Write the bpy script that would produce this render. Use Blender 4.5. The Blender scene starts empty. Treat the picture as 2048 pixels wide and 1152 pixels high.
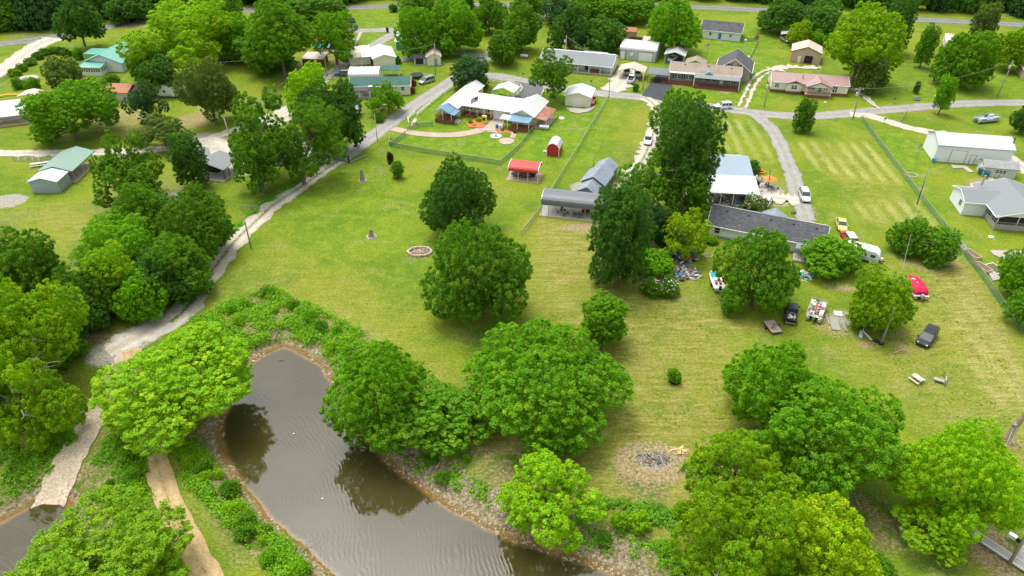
import bpy, math, random
import numpy as np
from mathutils import Vector, Matrix
R = math.radians
rnd = random.Random(7)
S = bpy.context.scene
COL = S.collection
# ---------------------------------------------------------------- camera, sky, sun, exposure
FPX, PITCH, CAMH = 1384.0, R(36), 70.0
cam_d = bpy.data.cameras.new('camera'); cam = bpy.data.objects.new('camera', cam_d); COL.objects.link(cam)
cam.location = (0, 0, CAMH); cam.rotation_euler = (R(90) - PITCH, 0, 0)
cam_d.sensor_width = 36; cam_d.lens = FPX / 2048 * 36; cam_d.clip_end = 6000; cam_d.clip_start = 0.5
S.camera = cam
SUN_EL, SUN_AZ = R(70), R(-40)        # azimuth measured from +Y towards +X
W = bpy.data.worlds.new("World"); S.world = W; W.use_nodes = True
nt = W.node_tree; nt.nodes.clear()
sky = nt.nodes.new('ShaderNodeTexSky'); sky.sky_type = 'NISHITA'; sky.sun_disc = False
sky.sun_elevation = SUN_EL; sky.sun_rotation = SUN_AZ; sky.dust_density = 4.0; sky.air_density = 1.0
hs = nt.nodes.new('ShaderNodeHueSaturation'); hs.inputs['Saturation'].default_value = 0.25
bg = nt.nodes.new('ShaderNodeBackground'); bg.inputs['Strength'].default_value = 0.15
ow = nt.nodes.new('ShaderNodeOutputWorld')
nt.links.new(sky.outputs[0], hs.inputs['Color']); tcw = nt.nodes.new('ShaderNodeTexCoord'); cl = nt.nodes.new('ShaderNodeTexNoise'); cl.inputs['Scale'].default_value = 3.2; cl.inputs['Detail'].default_value = 6; cl.inputs['Distortion'].default_value = .6
nt.links.new(tcw.outputs['Generated'], cl.inputs['Vector']); mr = nt.nodes.new('ShaderNodeMapRange'); mr.inputs[1].default_value = .3; mr.inputs[2].default_value = .7; mr.inputs[3].default_value = .62; mr.inputs[4].default_value = 1.55
nt.links.new(cl.outputs['Fac'], mr.inputs[0]); vm = nt.nodes.new('ShaderNodeVectorMath'); vm.operation = 'SCALE'; nt.links.new(hs.outputs[0], vm.inputs[0]); nt.links.new(mr.outputs[0], vm.inputs['Scale'])
nt.links.new(vm.outputs[0], bg.inputs[0]); nt.links.new(bg.outputs[0], ow.inputs[0])
sd = bpy.data.lights.new('sun', 'SUN'); sd.energy = 0.9; sd.angle = R(25); sd.color = (1, .955, .88)
sun = bpy.data.objects.new('sun', sd); COL.objects.link(sun)
sv = Vector((math.sin(SUN_AZ) * math.cos(SUN_EL), math.cos(SUN_AZ) * math.cos(SUN_EL), math.sin(SUN_EL)))
sun.rotation_euler = sv.to_track_quat('Z', 'Y').to_euler(); sun.location = (0, 100, 150)
S.view_settings.view_transform = 'Standard'; S.view_settings.look = 'None'
S.view_settings.exposure = 0.97; S.view_settings.gamma = 1.0
S.render.resolution_x = 1024; S.render.resolution_y = 576

# ---------------------------------------------------------------- helpers
def tag(o, label=None, cat=None, group=None, kind=None):
    if label: o['label'] = label
    if cat: o['category'] = cat
    if group: o['group'] = group
    if kind: o['kind'] = kind
    return o
def empty(name, loc=(0, 0, 0), rz=0.0, label=None, cat=None, group=None, parent=None):
    o = bpy.data.objects.new(name, None); COL.objects.link(o); o.empty_display_size = .5
    o.location = loc; o.rotation_euler = (0, 0, rz)
    if parent: o.parent = parent
    return tag(o, label, cat, group)
def P(px, py, z=0.0):
    """point of the place seen at a pixel of the photograph, at height z"""
    a = (px - 1024) / FPX; b = (576 - py) / FPX
    dx, dy, dz = a, b * math.sin(PITCH) + math.cos(PITCH), b * math.cos(PITCH) - math.sin(PITCH)
    t = (z - CAMH) / dz
    return dx * t, dy * t
def hd(p, q):
    a = P(*p, .5); b = P(*q, .5); return math.degrees(math.atan2(b[1] - a[1], b[0] - a[0]))
class MB:
    def __init__(s): s.v = []; s.f = []; s.m = Matrix.Identity(4)
    def add(s, vs, fs):
        n = len(s.v); s.v += [tuple(s.m @ Vector(v)) for v in vs]; s.f += [tuple(i + n for i in f) for f in fs]; return s
    def box(s, x0, x1, y0, y1, z0, z1):
        return s.add([(x0,y0,z0),(x1,y0,z0),(x1,y1,z0),(x0,y1,z0),(x0,y0,z1),(x1,y0,z1),(x1,y1,z1),(x0,y1,z1)],
            [(3,2,1,0),(4,5,6,7),(0,1,5,4),(1,2,6,5),(2,3,7,6),(3,0,4,7)])
    def bar(s, a, b, r, n=4, r2=None):
        a = Vector(a); b = Vector(b); d = (b - a)
        if d.length < 1e-6: return s
        q = d.to_track_quat('Z', 'Y'); r2 = r if r2 is None else r2
        vs = []
        for p, rr in ((a, r), (b, r2)):
            for i in range(n):
                t = 2 * math.pi * (i + .5) / n
                vs.append(tuple(p + q @ Vector((math.cos(t) * rr, math.sin(t) * rr, 0))))
        fs = [(i, (i + 1) % n, n + (i + 1) % n, n + i) for i in range(n)] + [tuple(range(n - 1, -1, -1)), tuple(range(n, 2 * n))]
        return s.add(vs, fs)
    def tube(s, pts, rs, n=6):
        rings = []; vs = []; fs = []
        for i, p in enumerate(pts):
            a = Vector(pts[max(i - 1, 0)]); b = Vector(pts[min(i + 1, len(pts) - 1)])
            q = (b - a).to_track_quat('Z', 'Y'); r = rs[i] if hasattr(rs, '__len__') else rs
            for k in range(n):
                t = 2 * math.pi * k / n
                vs.append(tuple(Vector(p) + q @ Vector((math.cos(t) * r, math.sin(t) * r, 0))))
        for i in range(len(pts) - 1):
            for k in range(n):
                fs.append((i * n + k, i * n + (k + 1) % n, (i + 1) * n + (k + 1) % n, (i + 1) * n + k))
        fs.append(tuple(range(n - 1, -1, -1))); fs.append(tuple(range((len(pts) - 1) * n, len(pts) * n)))
        return s.add(vs, fs)
    def lathe(s, prof, n=14, c=(0, 0), close=True):
        vs = []; fs = []
        for r, z in prof:
            for k in range(n):
                t = 2 * math.pi * k / n; vs.append((c[0] + r * math.cos(t), c[1] + r * math.sin(t), z))
        for i in range(len(prof) - 1):
            for k in range(n):
                fs.append((i * n + k, i * n + (k + 1) % n, (i + 1) * n + (k + 1) % n, (i + 1) * n + k))
        if close: fs.append(tuple(range(n - 1, -1, -1))); fs.append(tuple(range((len(prof) - 1) * n, len(prof) * n)))
        return s.add(vs, fs)
    def loft(s, secs, cap=True):
        n = len(secs[0]); vs = [p for q in secs for p in q]; fs = []
        for i in range(len(secs) - 1):
            for k in range(n):
                fs.append((i * n + k, i * n + (k + 1) % n, (i + 1) * n + (k + 1) % n, (i + 1) * n + k))
        if cap: fs += [tuple(range(n - 1, -1, -1)), tuple(range((len(secs) - 1) * n, len(secs) * n))]
        return s.add(vs, fs)
    def prism(s, pts, z0, z1):
        n = len(pts); area = sum(pts[i][0]*pts[(i+1)%n][1]-pts[(i+1)%n][0]*pts[i][1] for i in range(n))
        if area < 0: pts = pts[::-1]
        return s.add([(x, y, z0) for x, y in pts] + [(x, y, z1) for x, y in pts],
            [tuple(range(n-1, -1, -1)), tuple(range(n, 2*n))] + [(i, (i+1)%n, n+(i+1)%n, n+i) for i in range(n)])
    def build(s, name, mat, parent=None, smooth=False, bevel=0):
        me = bpy.data.meshes.new(name); me.from_pydata(s.v, [], s.f); me.validate(); me.update()
        me.materials.append(mat)
        if smooth: me.polygons.foreach_set('use_smooth', [True] * len(me.polygons))
        o = bpy.data.objects.new(name, me); COL.objects.link(o)
        if parent: o.parent = parent
        if bevel:
            b = o.modifiers.new('bevel', 'BEVEL'); b.width = bevel; b.segments = 2; b.limit_method = 'ANGLE'
        return o
def copy_tree(o, parent=None):
    c = o.copy(); COL.objects.link(c)
    if parent: c.parent = parent
    for ch in list(o.children): copy_tree(ch, c)
    return c
# ---------------------------------------------------------------- materials
MATS = {}
def newmat(name):
    m = bpy.data.materials.new(name); m.use_nodes = True; m.node_tree.nodes.clear(); return m, m.node_tree
def N(nt, t, **kw):
    n = nt.nodes.new(t)
    for k, v in kw.items():
        if k.startswith('i_'): n.inputs[int(k[2:])].default_value = v
        else: setattr(n, k, v)
    return n
def math_(nt, op, a, b=None, clamp=False):
    n = nt.nodes.new('ShaderNodeMath'); n.operation = op; n.use_clamp = clamp
    for i, v in enumerate((a, b)):
        if v is None: continue
        if isinstance(v, (int, float)): n.inputs[i].default_value = v
        else: nt.links.new(v, n.inputs[i])
    return n.outputs[0]
def mixc(nt, f, a, b, bt='MIX'):
    n = nt.nodes.new('ShaderNodeMix'); n.data_type = 'RGBA'; n.blend_type = bt
    for s, v in ((n.inputs[0], f), (n.inputs[6], a), (n.inputs[7], b)):
        if isinstance(v, (int, float)): s.default_value = v
        elif isinstance(v, (tuple, list)): s.default_value = (*v[:3], 1)
        else: nt.links.new(v, s)
    return n.outputs[2]
def ramp(nt, f, lo, hi):
    n = nt.nodes.new('ShaderNodeMapRange'); n.interpolation_type = 'SMOOTHSTEP'
    n.inputs[1].default_value = lo; n.inputs[2].default_value = hi; nt.links.new(f, n.inputs[0]); return n.outputs[0]
def noise(nt, vec, scale, detail=3, rough=.6, dist=0):
    n = nt.nodes.new('ShaderNodeTexNoise'); n.inputs['Scale'].default_value = scale
    n.inputs['Detail'].default_value = detail; n.inputs['Roughness'].default_value = rough; n.inputs['Distortion'].default_value = dist
    if vec is not None: nt.links.new(vec, n.inputs['Vector'])
    return n.outputs['Fac']
def mapping(nt, vec, scale=(1,1,1), rot=(0,0,0)):
    n = nt.nodes.new('ShaderNodeMapping'); n.inputs['Scale'].default_value = scale; n.inputs['Rotation'].default_value = rot
    nt.links.new(vec, n.inputs['Vector']); return n.outputs[0]
def mat(name, col, rough=.7, metal=0.0, var=.12, vscale=1.5, ribs=None, rib_w=.3, rib_d=.5, dirt=0.0, dcol=(.2,.15,.1), bump=.0, bscale=8, spec=.4, dscale=.6, emit=None):
    if name in MATS: return MATS[name]
    m, t = newmat(name)
    tc = N(t, 'ShaderNodeTexCoord'); ob = tc.outputs['Object']
    pb = N(t, 'ShaderNodeBsdfPrincipled'); out = N(t, 'ShaderNodeOutputMaterial'); t.links.new(pb.outputs[0], out.inputs[0])
    pb.inputs['Roughness'].default_value = rough; pb.inputs['Metallic'].default_value = metal
    pb.inputs['Specular IOR Level'].default_value = spec
    nz = noise(t, ob, vscale, 5, .65)
    k = math_(t, 'MULTIPLY_ADD', nz, 2 * var); t.nodes[-1].inputs[2].default_value = 1 - var
    c = mixc(t, 1.0, col, k, 'MULTIPLY')
    if dirt:
        d = ramp(t, noise(t, ob, dscale, 6, .7), .62 - dirt * .3, .85 - dirt * .3)
        c = mixc(t, math_(t, 'MULTIPLY', d, min(1, dirt * 1.3)), c, dcol)
    t.links.new(c, pb.inputs['Base Color'])
    hgt = None
    if ribs:
        sp = N(t, 'ShaderNodeSeparateXYZ'); t.links.new(ob, sp.inputs[0])
        a = sp.outputs['xyz'.index(ribs)]
        fr = math_(t, 'FRACT', math_(t, 'DIVIDE', a, rib_w))
        hgt = math_(t, 'ABSOLUTE', math_(t, 'SUBTRACT', fr, .5))
        hgt = ramp(t, hgt, .30, .42)
        c2 = mixc(t, math_(t, 'MULTIPLY', hgt, .22 * rib_d), c, (.02, .02, .02)); t.links.new(c2, pb.inputs['Base Color'])
    if bump:
        h2 = math_(t, 'MULTIPLY', noise(t, ob, bscale, 4, .7), bump)
        hgt = h2 if hgt is None else math_(t, 'ADD', math_(t, 'MULTIPLY', hgt, rib_d), h2)
    if hgt is not None:
        b = N(t, 'ShaderNodeBump'); b.inputs['Strength'].default_value = .6; b.inputs['Distance'].default_value = .04
        t.links.new(hgt, b.inputs['Height']); t.links.new(b.outputs[0], pb.inputs['Normal'])
    if emit: pb.inputs['Emission Color'].default_value = (*emit, 1); pb.inputs['Emission Strength'].default_value = 1
    MATS[name] = m; return m
def shingle(name, col, col2, var=.5):
    if name in MATS: return MATS[name]
    m, t = newmat(name); tc = N(t, 'ShaderNodeTexCoord'); ob = tc.outputs['Object']
    pb = N(t, 'ShaderNodeBsdfPrincipled'); out = N(t, 'ShaderNodeOutputMaterial'); t.links.new(pb.outputs[0], out.inputs[0])
    pb.inputs['Roughness'].default_value = .9; pb.inputs['Specular IOR Level'].default_value = .2
    br = N(t, 'ShaderNodeTexBrick'); t.links.new(mapping(t, ob), br.inputs['Vector'])
    br.inputs['Scale'].default_value = 1; br.inputs['Brick Width'].default_value = .5; br.inputs['Row Height'].default_value = .28
    br.inputs['Mortar Size'].default_value = .012
    br.inputs['Color1'].default_value = (*col, 1); br.inputs['Color2'].default_value = (*col2, 1)
    br.inputs['Mortar'].default_value = (col[0]*.4, col[1]*.4, col[2]*.4, 1)
    vo = N(t, 'ShaderNodeTexVoronoi'); vo.inputs['Scale'].default_value = 3.2; t.links.new(ob, vo.inputs['Vector'])
    c = mixc(t, .5, br.outputs['Color'], mixc(t, vo.outputs['Color'], col, col2))
    c = mixc(t, ramp(t, noise(t, ob, .5, 4), .4, .75), c, tuple((a + b) * .38 for a, b in zip(col, col2)))
    t.links.new(c, pb.inputs['Base Color']); MATS[name] = m; return m
def glassmat(name='window_glass', col=(.03,.045,.055)):
    return mat(name, col, rough=.08, var=.3, vscale=.8, spec=.9)
def meshwire(name, col, dens=.3, s=.07):
    if name in MATS: return MATS[name]
    m, t = newmat(name); tc = N(t, 'ShaderNodeTexCoord'); sp = N(t, 'ShaderNodeSeparateXYZ'); t.links.new(tc.outputs['Object'], sp.inputs[0])
    L = None
    h = math_(t, 'ADD', sp.outputs[0], sp.outputs[1])
    for sg in ('ADD', 'SUBTRACT'):
        fr = math_(t, 'FRACT', math_(t, 'DIVIDE', math_(t, sg, h, sp.outputs[2]), s))
        c = math_(t, 'LESS_THAN', fr, dens / 2)
        L = c if L is None else math_(t, 'MAXIMUM', L, c)
    tr = N(t, 'ShaderNodeBsdfTransparent'); df = N(t, 'ShaderNodeBsdfPrincipled'); df.inputs['Base Color'].default_value = (*col, 1)
    df.inputs['Roughness'].default_value = .5
    mx = N(t, 'ShaderNodeMixShader'); out = N(t, 'ShaderNodeOutputMaterial')
    t.links.new(L, mx.inputs[0]); t.links.new(tr.outputs[0], mx.inputs[1]); t.links.new(df.outputs[0], mx.inputs[2]); t.links.new(mx.outputs[0], out.inputs[0])
    MATS[name] = m; return m

# ---------------------------------------------------------------- terrain: the pond sits lower than the lawn
ZW = -1.6
POND = [(566,695),(585,699),(612,712),(640,732),(662,760),(668,790),(672,815),(700,850),(728,880),(752,903),(790,940),(820,963),(850,985),(890,1010),
        (930,1035),(965,1053),(1000,1070),(1060,1092),(1130,1113),(1200,1138),(1290,1175),(1500,1290),(1500,1900),(1000,1900),(760,1400),
        (700,1180),(668,1145),(640,1118),(600,1085),(560,1052),(530,1020),(505,990),(480,960),(462,930),(450,905),(443,880),(444,850),(458,818),
        (472,790),(480,765),(492,740),(510,722),(540,704)]
POND2 = [(0,1046),(25,1032),(50,1018),(80,1004),(132,1003),(140,1030),(150,1070),(120,1110),(130,1180),(180,1300),(200,1900),(-900,1900),(-900,1100),(-200,1075)]
def wpoly(px, z=0.0): return np.array([P(x, y, z) for x, y in px])
POLYW = [wpoly(POND, ZW), wpoly(POND2, ZW)]
def seg_dist(X, Y, poly, closed=True):
    d = np.full(X.shape, 1e9); n = len(poly)
    for i in range(n if closed else n - 1):
        a = poly[i]; b = poly[(i + 1) % n]; e = b - a; L = e @ e + 1e-9
        t = np.clip(((X - a[0]) * e[0] + (Y - a[1]) * e[1]) / L, 0, 1)
        d = np.minimum(d, np.hypot(X - a[0] - t * e[0], Y - a[1] - t * e[1]))
    return d
def inside(X, Y, poly):
    r = np.zeros(X.shape, bool); n = len(poly)
    for i in range(n):
        a = poly[i]; b = poly[(i + 1) % n]
        c = ((a[1] > Y) != (b[1] > Y)); r ^= c & (X < (b[0] - a[0]) * (Y - a[1]) / (b[1] - a[1] + 1e-12) + a[0])
    return r
def sdist(X, Y, poly): return seg_dist(X, Y, poly) * np.where(inside(X, Y, poly), -1, 1)
def wob(X, Y): return .35 * np.sin(X * 1.3 + 1.7 * np.sin(Y * .7)) + .25 * np.sin(Y * 1.9 + X * .6) + .15 * np.sin(X * 3.7 - Y * 2.9)
def Hfield(X, Y):
    X = np.asarray(X, float); Y = np.asarray(Y, float); h = np.zeros(X.shape)
    m = Y < 105
    if not m.any(): return h
    x = X[m]; y = Y[m]
    d = np.minimum(sdist(x, y, POLYW[0]), sdist(x, y, POLYW[1])) + wob(x, y) * .35
    t = np.clip(d / 5.5, 0, 1); up = ZW * (1 - (t * t * (3 - 2 * t)) ** .75)
    z = np.where(d < 0, ZW + np.maximum(d * .3, -1.6), up)
    z = np.where(d > 0, z + .05 * wob(x * 3, y * 3) * np.exp(-((d - 3) / 3) ** 2), z)
    h[m] = z; return h
def H(x, y): return float(Hfield(np.array([x]), np.array([y]))[0])
def G(px, py):
    z = 0.0
    for _ in range(5):
        x, y = P(px, py, z); z = H(x, y)
    x, y = P(px, py, z); return (x, y, z)
def GW(px): return np.array([G(x, y)[:2] for x, y in px])

def axis(*segs):
    r = []
    for a, b, s in segs: r += list(np.arange(a, b, s))
    return np.array(r)
ys = axis((-600,-40,40),(-40,36,3),(36,80,.45),(80,135,.6),(135,230,.9),(230,330,2),(330,600,15),(600,2600,100))
xs = axis((-2200,-400,100),(-400,-220,12),(-220,-100,2.5),(-100,-60,1),(-60,65,.5),(65,110,.9),(110,230,2.5),(230,400,12),(400,2300,100))
GX, GY = np.meshgrid(xs, ys); GZ = Hfield(GX, GY)
A = {k: np.zeros(GX.shape) for k in ('dry', 'dirt', 'stone', 'lush', 'mow', 'litter', 'gravel')}
def paint(ch, poly, soft=.6, amt=1.0, closed=True, width=None):
    """blend a patch of another ground cover (world polygon, or polyline with a width)"""
    x0, y0 = poly.min(0) - 12; x1, y1 = poly.max(0) + 12
    iy = (ys > y0) & (ys < y1); ix = (xs > x0) & (xs < x1); sub = np.ix_(iy, ix)
    X = GX[sub]; Y = GY[sub]
    d = sdist(X, Y, poly) if width is None else seg_dist(X, Y, poly, False) - width / 2
    v = np.clip(.5 - d / (2 * soft), 0, 1) * amt
    A[ch][sub] = np.maximum(A[ch][sub], v)
def ppoly(ch, px, soft=.6, amt=1.0): paint(ch, GW(px), soft, amt)
def pblob(ch, px, py, rx, ry=None, soft=.8, amt=1.0):
    x, y, z = G(px, py); ry = ry or rx
    paint(ch, np.array([(x + rx * math.cos(t), y + ry * math.sin(t)) for t in np.linspace(0, 2 * math.pi, 14)[:-1]]), soft, amt)
def pline(ch, px, w, soft=.4, amt=1.0): paint(ch, GW(px), soft, amt, False, w)
# ---------------------------------------------------------------- roads, paths (pixel centre lines -> ground), each a sheet on the ground
def resample(pw, step):
    out = [pw[0]]; 
    for a, b in zip(pw[:-1], pw[1:]):
        n = max(1, int(np.hypot(*(b - a)) / step))
        for i in range(1, n + 1): out.append(a + (b - a) * i / n)
    return np.array(out)
def smooth(pw, k=2):
    for _ in range(k):
        q = [pw[0]]
        for a, b in zip(pw[:-1], pw[1:]): q += [a * .75 + b * .25, a * .25 + b * .75]
        q.append(pw[-1]); pw = np.array(q)
    return pw
def roadmat(name, c1, c2, track=0.0, grass=0.0, speck=9, rough=.92, crack=0.0):
    m, t = newmat(name); tc = N(t, 'ShaderNodeTexCoord'); uv = N(t, 'ShaderNodeSeparateXYZ'); t.links.new(tc.outputs['UV'], uv.inputs[0])
    ob = tc.outputs['Object']; pb = N(t, 'ShaderNodeBsdfPrincipled'); out = N(t, 'ShaderNodeOutputMaterial'); t.links.new(pb.outputs[0], out.inputs[0])
    pb.inputs['Roughness'].default_value = rough; pb.inputs['Specular IOR Level'].default_value = .2
    n1 = noise(t, ob, .45, 6, .7); n2 = noise(t, ob, speck, 3, .8)
    c = mixc(t, ramp(t, n1, .35, .68), c1, c2)
    c = mixc(t, ramp(t, n2, .34, .62), tuple(v * .7 for v in c1), c)
    au = math_(t, 'ABSOLUTE', uv.outputs[0])
    if track:
        w = ramp(t, math_(t, 'ABSOLUTE', math_(t, 'SUBTRACT', au, .5)), .42, .0)
        c = mixc(t, math_(t, 'MULTIPLY', math_(t, 'MULTIPLY', w, ramp(t, noise(t, ob, 1.1, 4), .3, .6)), track), c, tuple(min(1, v * 1.18) for v in c2))
    if crack:
        vo = N(t, 'ShaderNodeTexVoronoi'); vo.feature = 'DISTANCE_TO_EDGE'; vo.inputs['Scale'].default_value = .5; t.links.new(ob, vo.inputs['Vector'])
        c = mixc(t, math_(t, 'MULTIPLY', ramp(t, vo.outputs[0], .03, .0), crack), c, (.03, .03, .03))
    if grass:
        g = math_(t, 'SUBTRACT', .34 * grass + .1, au); g = math_(t, 'ADD', g, math_(t, 'MULTIPLY', math_(t, 'SUBTRACT', noise(t, ob, 1.6, 5, .75), .5), 1.1))
        c = mixc(t, ramp(t, g, .12, .3), c, mixc(t, n2, (.07, .13, .012), (.19, .22, .04)))
    b = N(t, 'ShaderNodeBump'); b.inputs['Strength'].default_value = .5; b.inputs['Distance'].default_value = .05
    t.links.new(n2, b.inputs['Height']); t.links.new(b.outputs[0], pb.inputs['Normal']); t.links.new(c, pb.inputs['Base Color'])
    return m
M_ASPH = roadmat('old_asphalt', (.17,.167,.158), (.26,.255,.24), track=.5, crack=.35)
M_LANE = roadmat('chip_seal', (.27,.26,.235), (.36,.35,.315), track=.35, crack=.2)
M_GRAV = roadmat('pale_gravel', (.42,.375,.295), (.54,.495,.405), track=.6, speck=5)
M_TRACK = roadmat('gravel_two_track', (.42,.375,.295), (.54,.495,.40), track=.5, grass=.6, speck=5)
M_DIRT = roadmat('tan_dirt', (.40,.285,.13), (.53,.40,.21), track=.35, grass=.3, speck=5)
M_CONC = roadmat('pink_concrete', (.42,.34,.26), (.50,.42,.33), speck=14)
M_RAMP = roadmat('ramp_concrete', (.46,.37,.26), (.58,.49,.375), speck=3)
M_BLACK = roadmat('new_asphalt', (.055,.06,.068), (.085,.09,.10), speck=14)
M_DRIVE = roadmat('grey_asphalt', (.13,.13,.135), (.19,.19,.19), speck=10, crack=.3)
M_SLAB = roadmat('slab_concrete', (.38,.345,.29), (.49,.455,.39), speck=9)
_rz = [0.02]
def sheet_z(): _rz[0] += .004; return _rz[0]
def ribbon(name, px, w, m, jit=.12, label=None, world=None, grav=.8, z=None, ns=2, w2=None):
    pw = smooth(GW(px) if world is None else np.array(world), 2); pw = resample(pw, .9); n = len(pw); z = z or sheet_z()
    d = np.gradient(pw, axis=0); d /= np.linalg.norm(d, axis=1)[:, None] + 1e-9; nn = np.stack([-d[:, 1], d[:, 0]], 1)
    rg = np.random.default_rng(int(w * 1000) + n); vs = []; K = 5
    ww = np.linspace(w, w2 or w, n)
    for k in range(K):
        u = -1 + 2 * k / (K - 1); off = (ww / 2 * u)[:, None] * nn
        if k in (0, K - 1): off = off * (1 + (rg.normal(0, jit, n) / ww * 2)[:, None])
        q = pw + off; zz = Hfield(q[:, 0], q[:, 1]) + z + (.03 if (Hfield(q[:, 0], q[:, 1]) < -.02).any() else 0)
        vs.append(np.column_stack([q, zz]))
    V = np.stack(vs, 1).reshape(-1, 3); fs = []; 
    for i in range(n - 1):
        for k in range(K - 1): a = i * K + k; fs.append((a, a + 1, a + K + 1, a + K))
    me = bpy.data.meshes.new(name); me.from_pydata(V.tolist(), [], [f[::-1] for f in fs]); me.update(); me.materials.append(m)
    uv = me.uv_layers.new(name='UVMap'); vi = np.array([l.vertex_index for l in me.loops])
    U = np.column_stack([-1 + 2 * (vi % K) / (K - 1), (vi // K) * .9 / 10]); uv.data.foreach_set('uv', U.ravel().astype('f'))
    o = bpy.data.objects.new(name, me); COL.objects.link(o); o['kind'] = 'structure'
    if label: o['label'] = label
    if grav: paint('gravel', pw, .9, grav * .75, False, w + .2)
    return o
def slab(name, px, m, label=None, world=None, th=.06, grav=.5, kind='structure', z=None):
    pw = GW(px) if world is None else np.array(world); z = z or sheet_z() + .02
    pts = [tuple(p) for p in pw]
    o = MB().prism(pts, -.1, z + th * .5).build(name, m); tag(o, label, kind=kind)
    if grav: paint('gravel', pw, .5, grav)
    return o
ribbon('road', [(-160,100),(-60,94),(0,88),(75,79),(140,68),(200,56),(250,47),(330,33),(430,23),(560,18),(690,16),(780,12.5),(900,10),(1100,9),(1250,9),(1400,14.5),(1480,18),(1540,21),(1620,27),(1700,32),(1850,40),(1930,43),(2048,50),(2200,60)], 6.6, M_ASPH, .08)
ribbon('lane', [(1095,10),(1085,28),(1060,50),(1020,80),(975,112),(935,140),(905,161),(850,196),(800,231),(755,265),(700,305),(672,325)], 4.6, M_LANE, .1)
ribbon('gravel_track', [(676,322),(650,340),(600,376),(550,405),(515,440),(480,470),(440,520),(410,560),(385,600),(358,634),(320,655),(285,670)], 3.3, M_TRACK, .25, w2=5)
ribbon('gravel_turnout', [(330,640),(290,665),(245,690),(215,705)], 7, M_GRAV, .5, w2=4)
ribbon('village_road', [(905,161),(940,152),(985,150),(1040,160),(1110,176),(1180,186),(1280,194),(1340,202),(1440,216),(1510,226),(1560,231),(1620,233),(1700,227),(1760,221),(1850,213),(1940,206),(2060,205),(2180,207)], 4.8, M_LANE, .12)
ribbon('gravel_branch', [(1700,228),(1740,232),(1775,243),(1805,253),(1860,265),(1940,275),(1990,295),(2030,325),(2100,370)], 3.6, M_GRAV, .3)
ribbon('driveway', [(1505,226),(1530,243),(1552,270),(1566,300),(1585,350),(1600,400),(1612,440)], 3.6, M_LANE, .2)
ribbon('driveway', [(880,58),(830,60),(788,66),(740,96),(700,121),(665,146),(640,158)], 4.4, M_LANE, .2)
ribbon('driveway', [(800,61),(760,60),(720,62),(690,60),(660,58)], 5.5, M_LANE, .4)
ribbon('driveway', [(905,84),(880,100),(848,112),(800,120)], 4, M_LANE, .2)
ribbon('driveway', [(975,112),(930,108),(885,104),(870,98)], 4.2, M_LANE, .3)
ribbon('footpath', [(722,64),(712,85),(700,100),(690,115)], 1.2, M_SLAB, .08)
ribbon('gravel_drive', [(110,76),(75,90),(45,112),(20,132),(-10,150),(-120,210)], 8, M_GRAV, .4, w2=5.5)
ribbon('gravel_drive', [(-120,308),(0,307),(90,307),(190,306),(300,300),(345,297),(400,285),(440,270),(480,257),(520,245),(560,226),(600,203),(635,175),(655,150)], 3.6, M_GRAV, .25)
ribbon('gravel_yard', [(400,282),(430,298),(462,318),(475,335)], 11, M_GRAV, .9)
ribbon('gravel_yard', [(500,250),(560,238),(620,225),(660,215)], 8, M_GRAV, .9, w2=6)
ribbon('concrete_path', [(785,257),(812,264),(845,269),(885,271),(925,269),(958,262),(982,252),(995,244)], 2.5, M_CONC, .03, grav=0, w2=3.2)
slab('concrete_path', [(985,238),(1010,240),(1003,262),(975,262),(960,262),(975,250)], M_CONC, grav=0)
ribbon('concrete_path', [(975,262),(1005,265),(1030,267),(1024,276)], 1.3, M_CONC, .02, grav=0)
def disc(px, py, r, n=22): x, y, z = G(px, py); return [(x + r * math.cos(2*math.pi*i/n), y + r * math.sin(2*math.pi*i/n)) for i in range(n)]
slab('round_patio', None, M_CONC, world=disc(1013, 283, 1.9), grav=0)
slab('driveway', [(1030,163),(1085,173),(1086,182),(1074,199),(1062,205),(1024,203),(1040,182)], M_DRIVE, grav=.3)
slab('driveway', [(1284,191),(1313,150),(1336,152),(1334,163),(1340,168),(1345,173),(1338,195),(1325,202)], M_BLACK, grav=.2)
slab('driveway', [(1330,128),(1343,103),(1366,104),(1362,124),(1356,131)], M_BLACK, grav=.2)
ribbon('gravel_drive', [(1222,183),(1238,168),(1252,150),(1262,140)], 6.5, M_GRAV, .6)
ribbon('stony_track', [(1290,196),(1312,212),(1322,232),(1310,255),(1300,285),(1290,312),(1275,335),(1250,352)], 3.4, M_TRACK, .5)
ribbon('wheel_track', [(1478,214),(1486,195),(1494,175),(1506,156),(1524,143),(1540,138)], .85, M_GRAV, .2, grav=.4)
ribbon('wheel_track', [(1490,216),(1500,196),(1507,178),(1517,160),(1530,149),(1545,144)], .85, M_GRAV, .2, grav=.4)
ribbon('gravel_yard', [(1540,140),(1580,133),(1640,135)], 3.4, M_GRAV, .7, grav=.6)
ribbon('wheel_track', [(1755,218),(1740,203),(1725,190),(1710,178)], 1.6, M_TRACK, .4, grav=.5)
ribbon('gravel_yard', [(1598,402),(1580,400),(1560,398),(1545,395),(1525,392)], 4.0, M_GRAV, .8)
ribbon('gravel_yard', [(1490,372),(1515,378),(1535,382)], 8.0, M_SLAB, .8)
ribbon('dirt_road', [(262,700),(272,760),(284,820),(298,870),(312,920),(330,980),(352,1040),(385,1100),(425,1170),(480,1290),(560,1500)], 2.6, M_DIRT, .1, w2=3.2)
ribbon('concrete_ramp', [(262,700),(232,760),(205,800),(172,860),(140,920),(118,965),(98,1012),(90,1040)], 3.6, M_RAMP, .1, grav=.4, w2=3.9, z=.09)
ribbon('concrete_path', [(1955,335),(1972,345),(1990,372)], 1.1, M_SLAB, .03, grav=.2)
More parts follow.
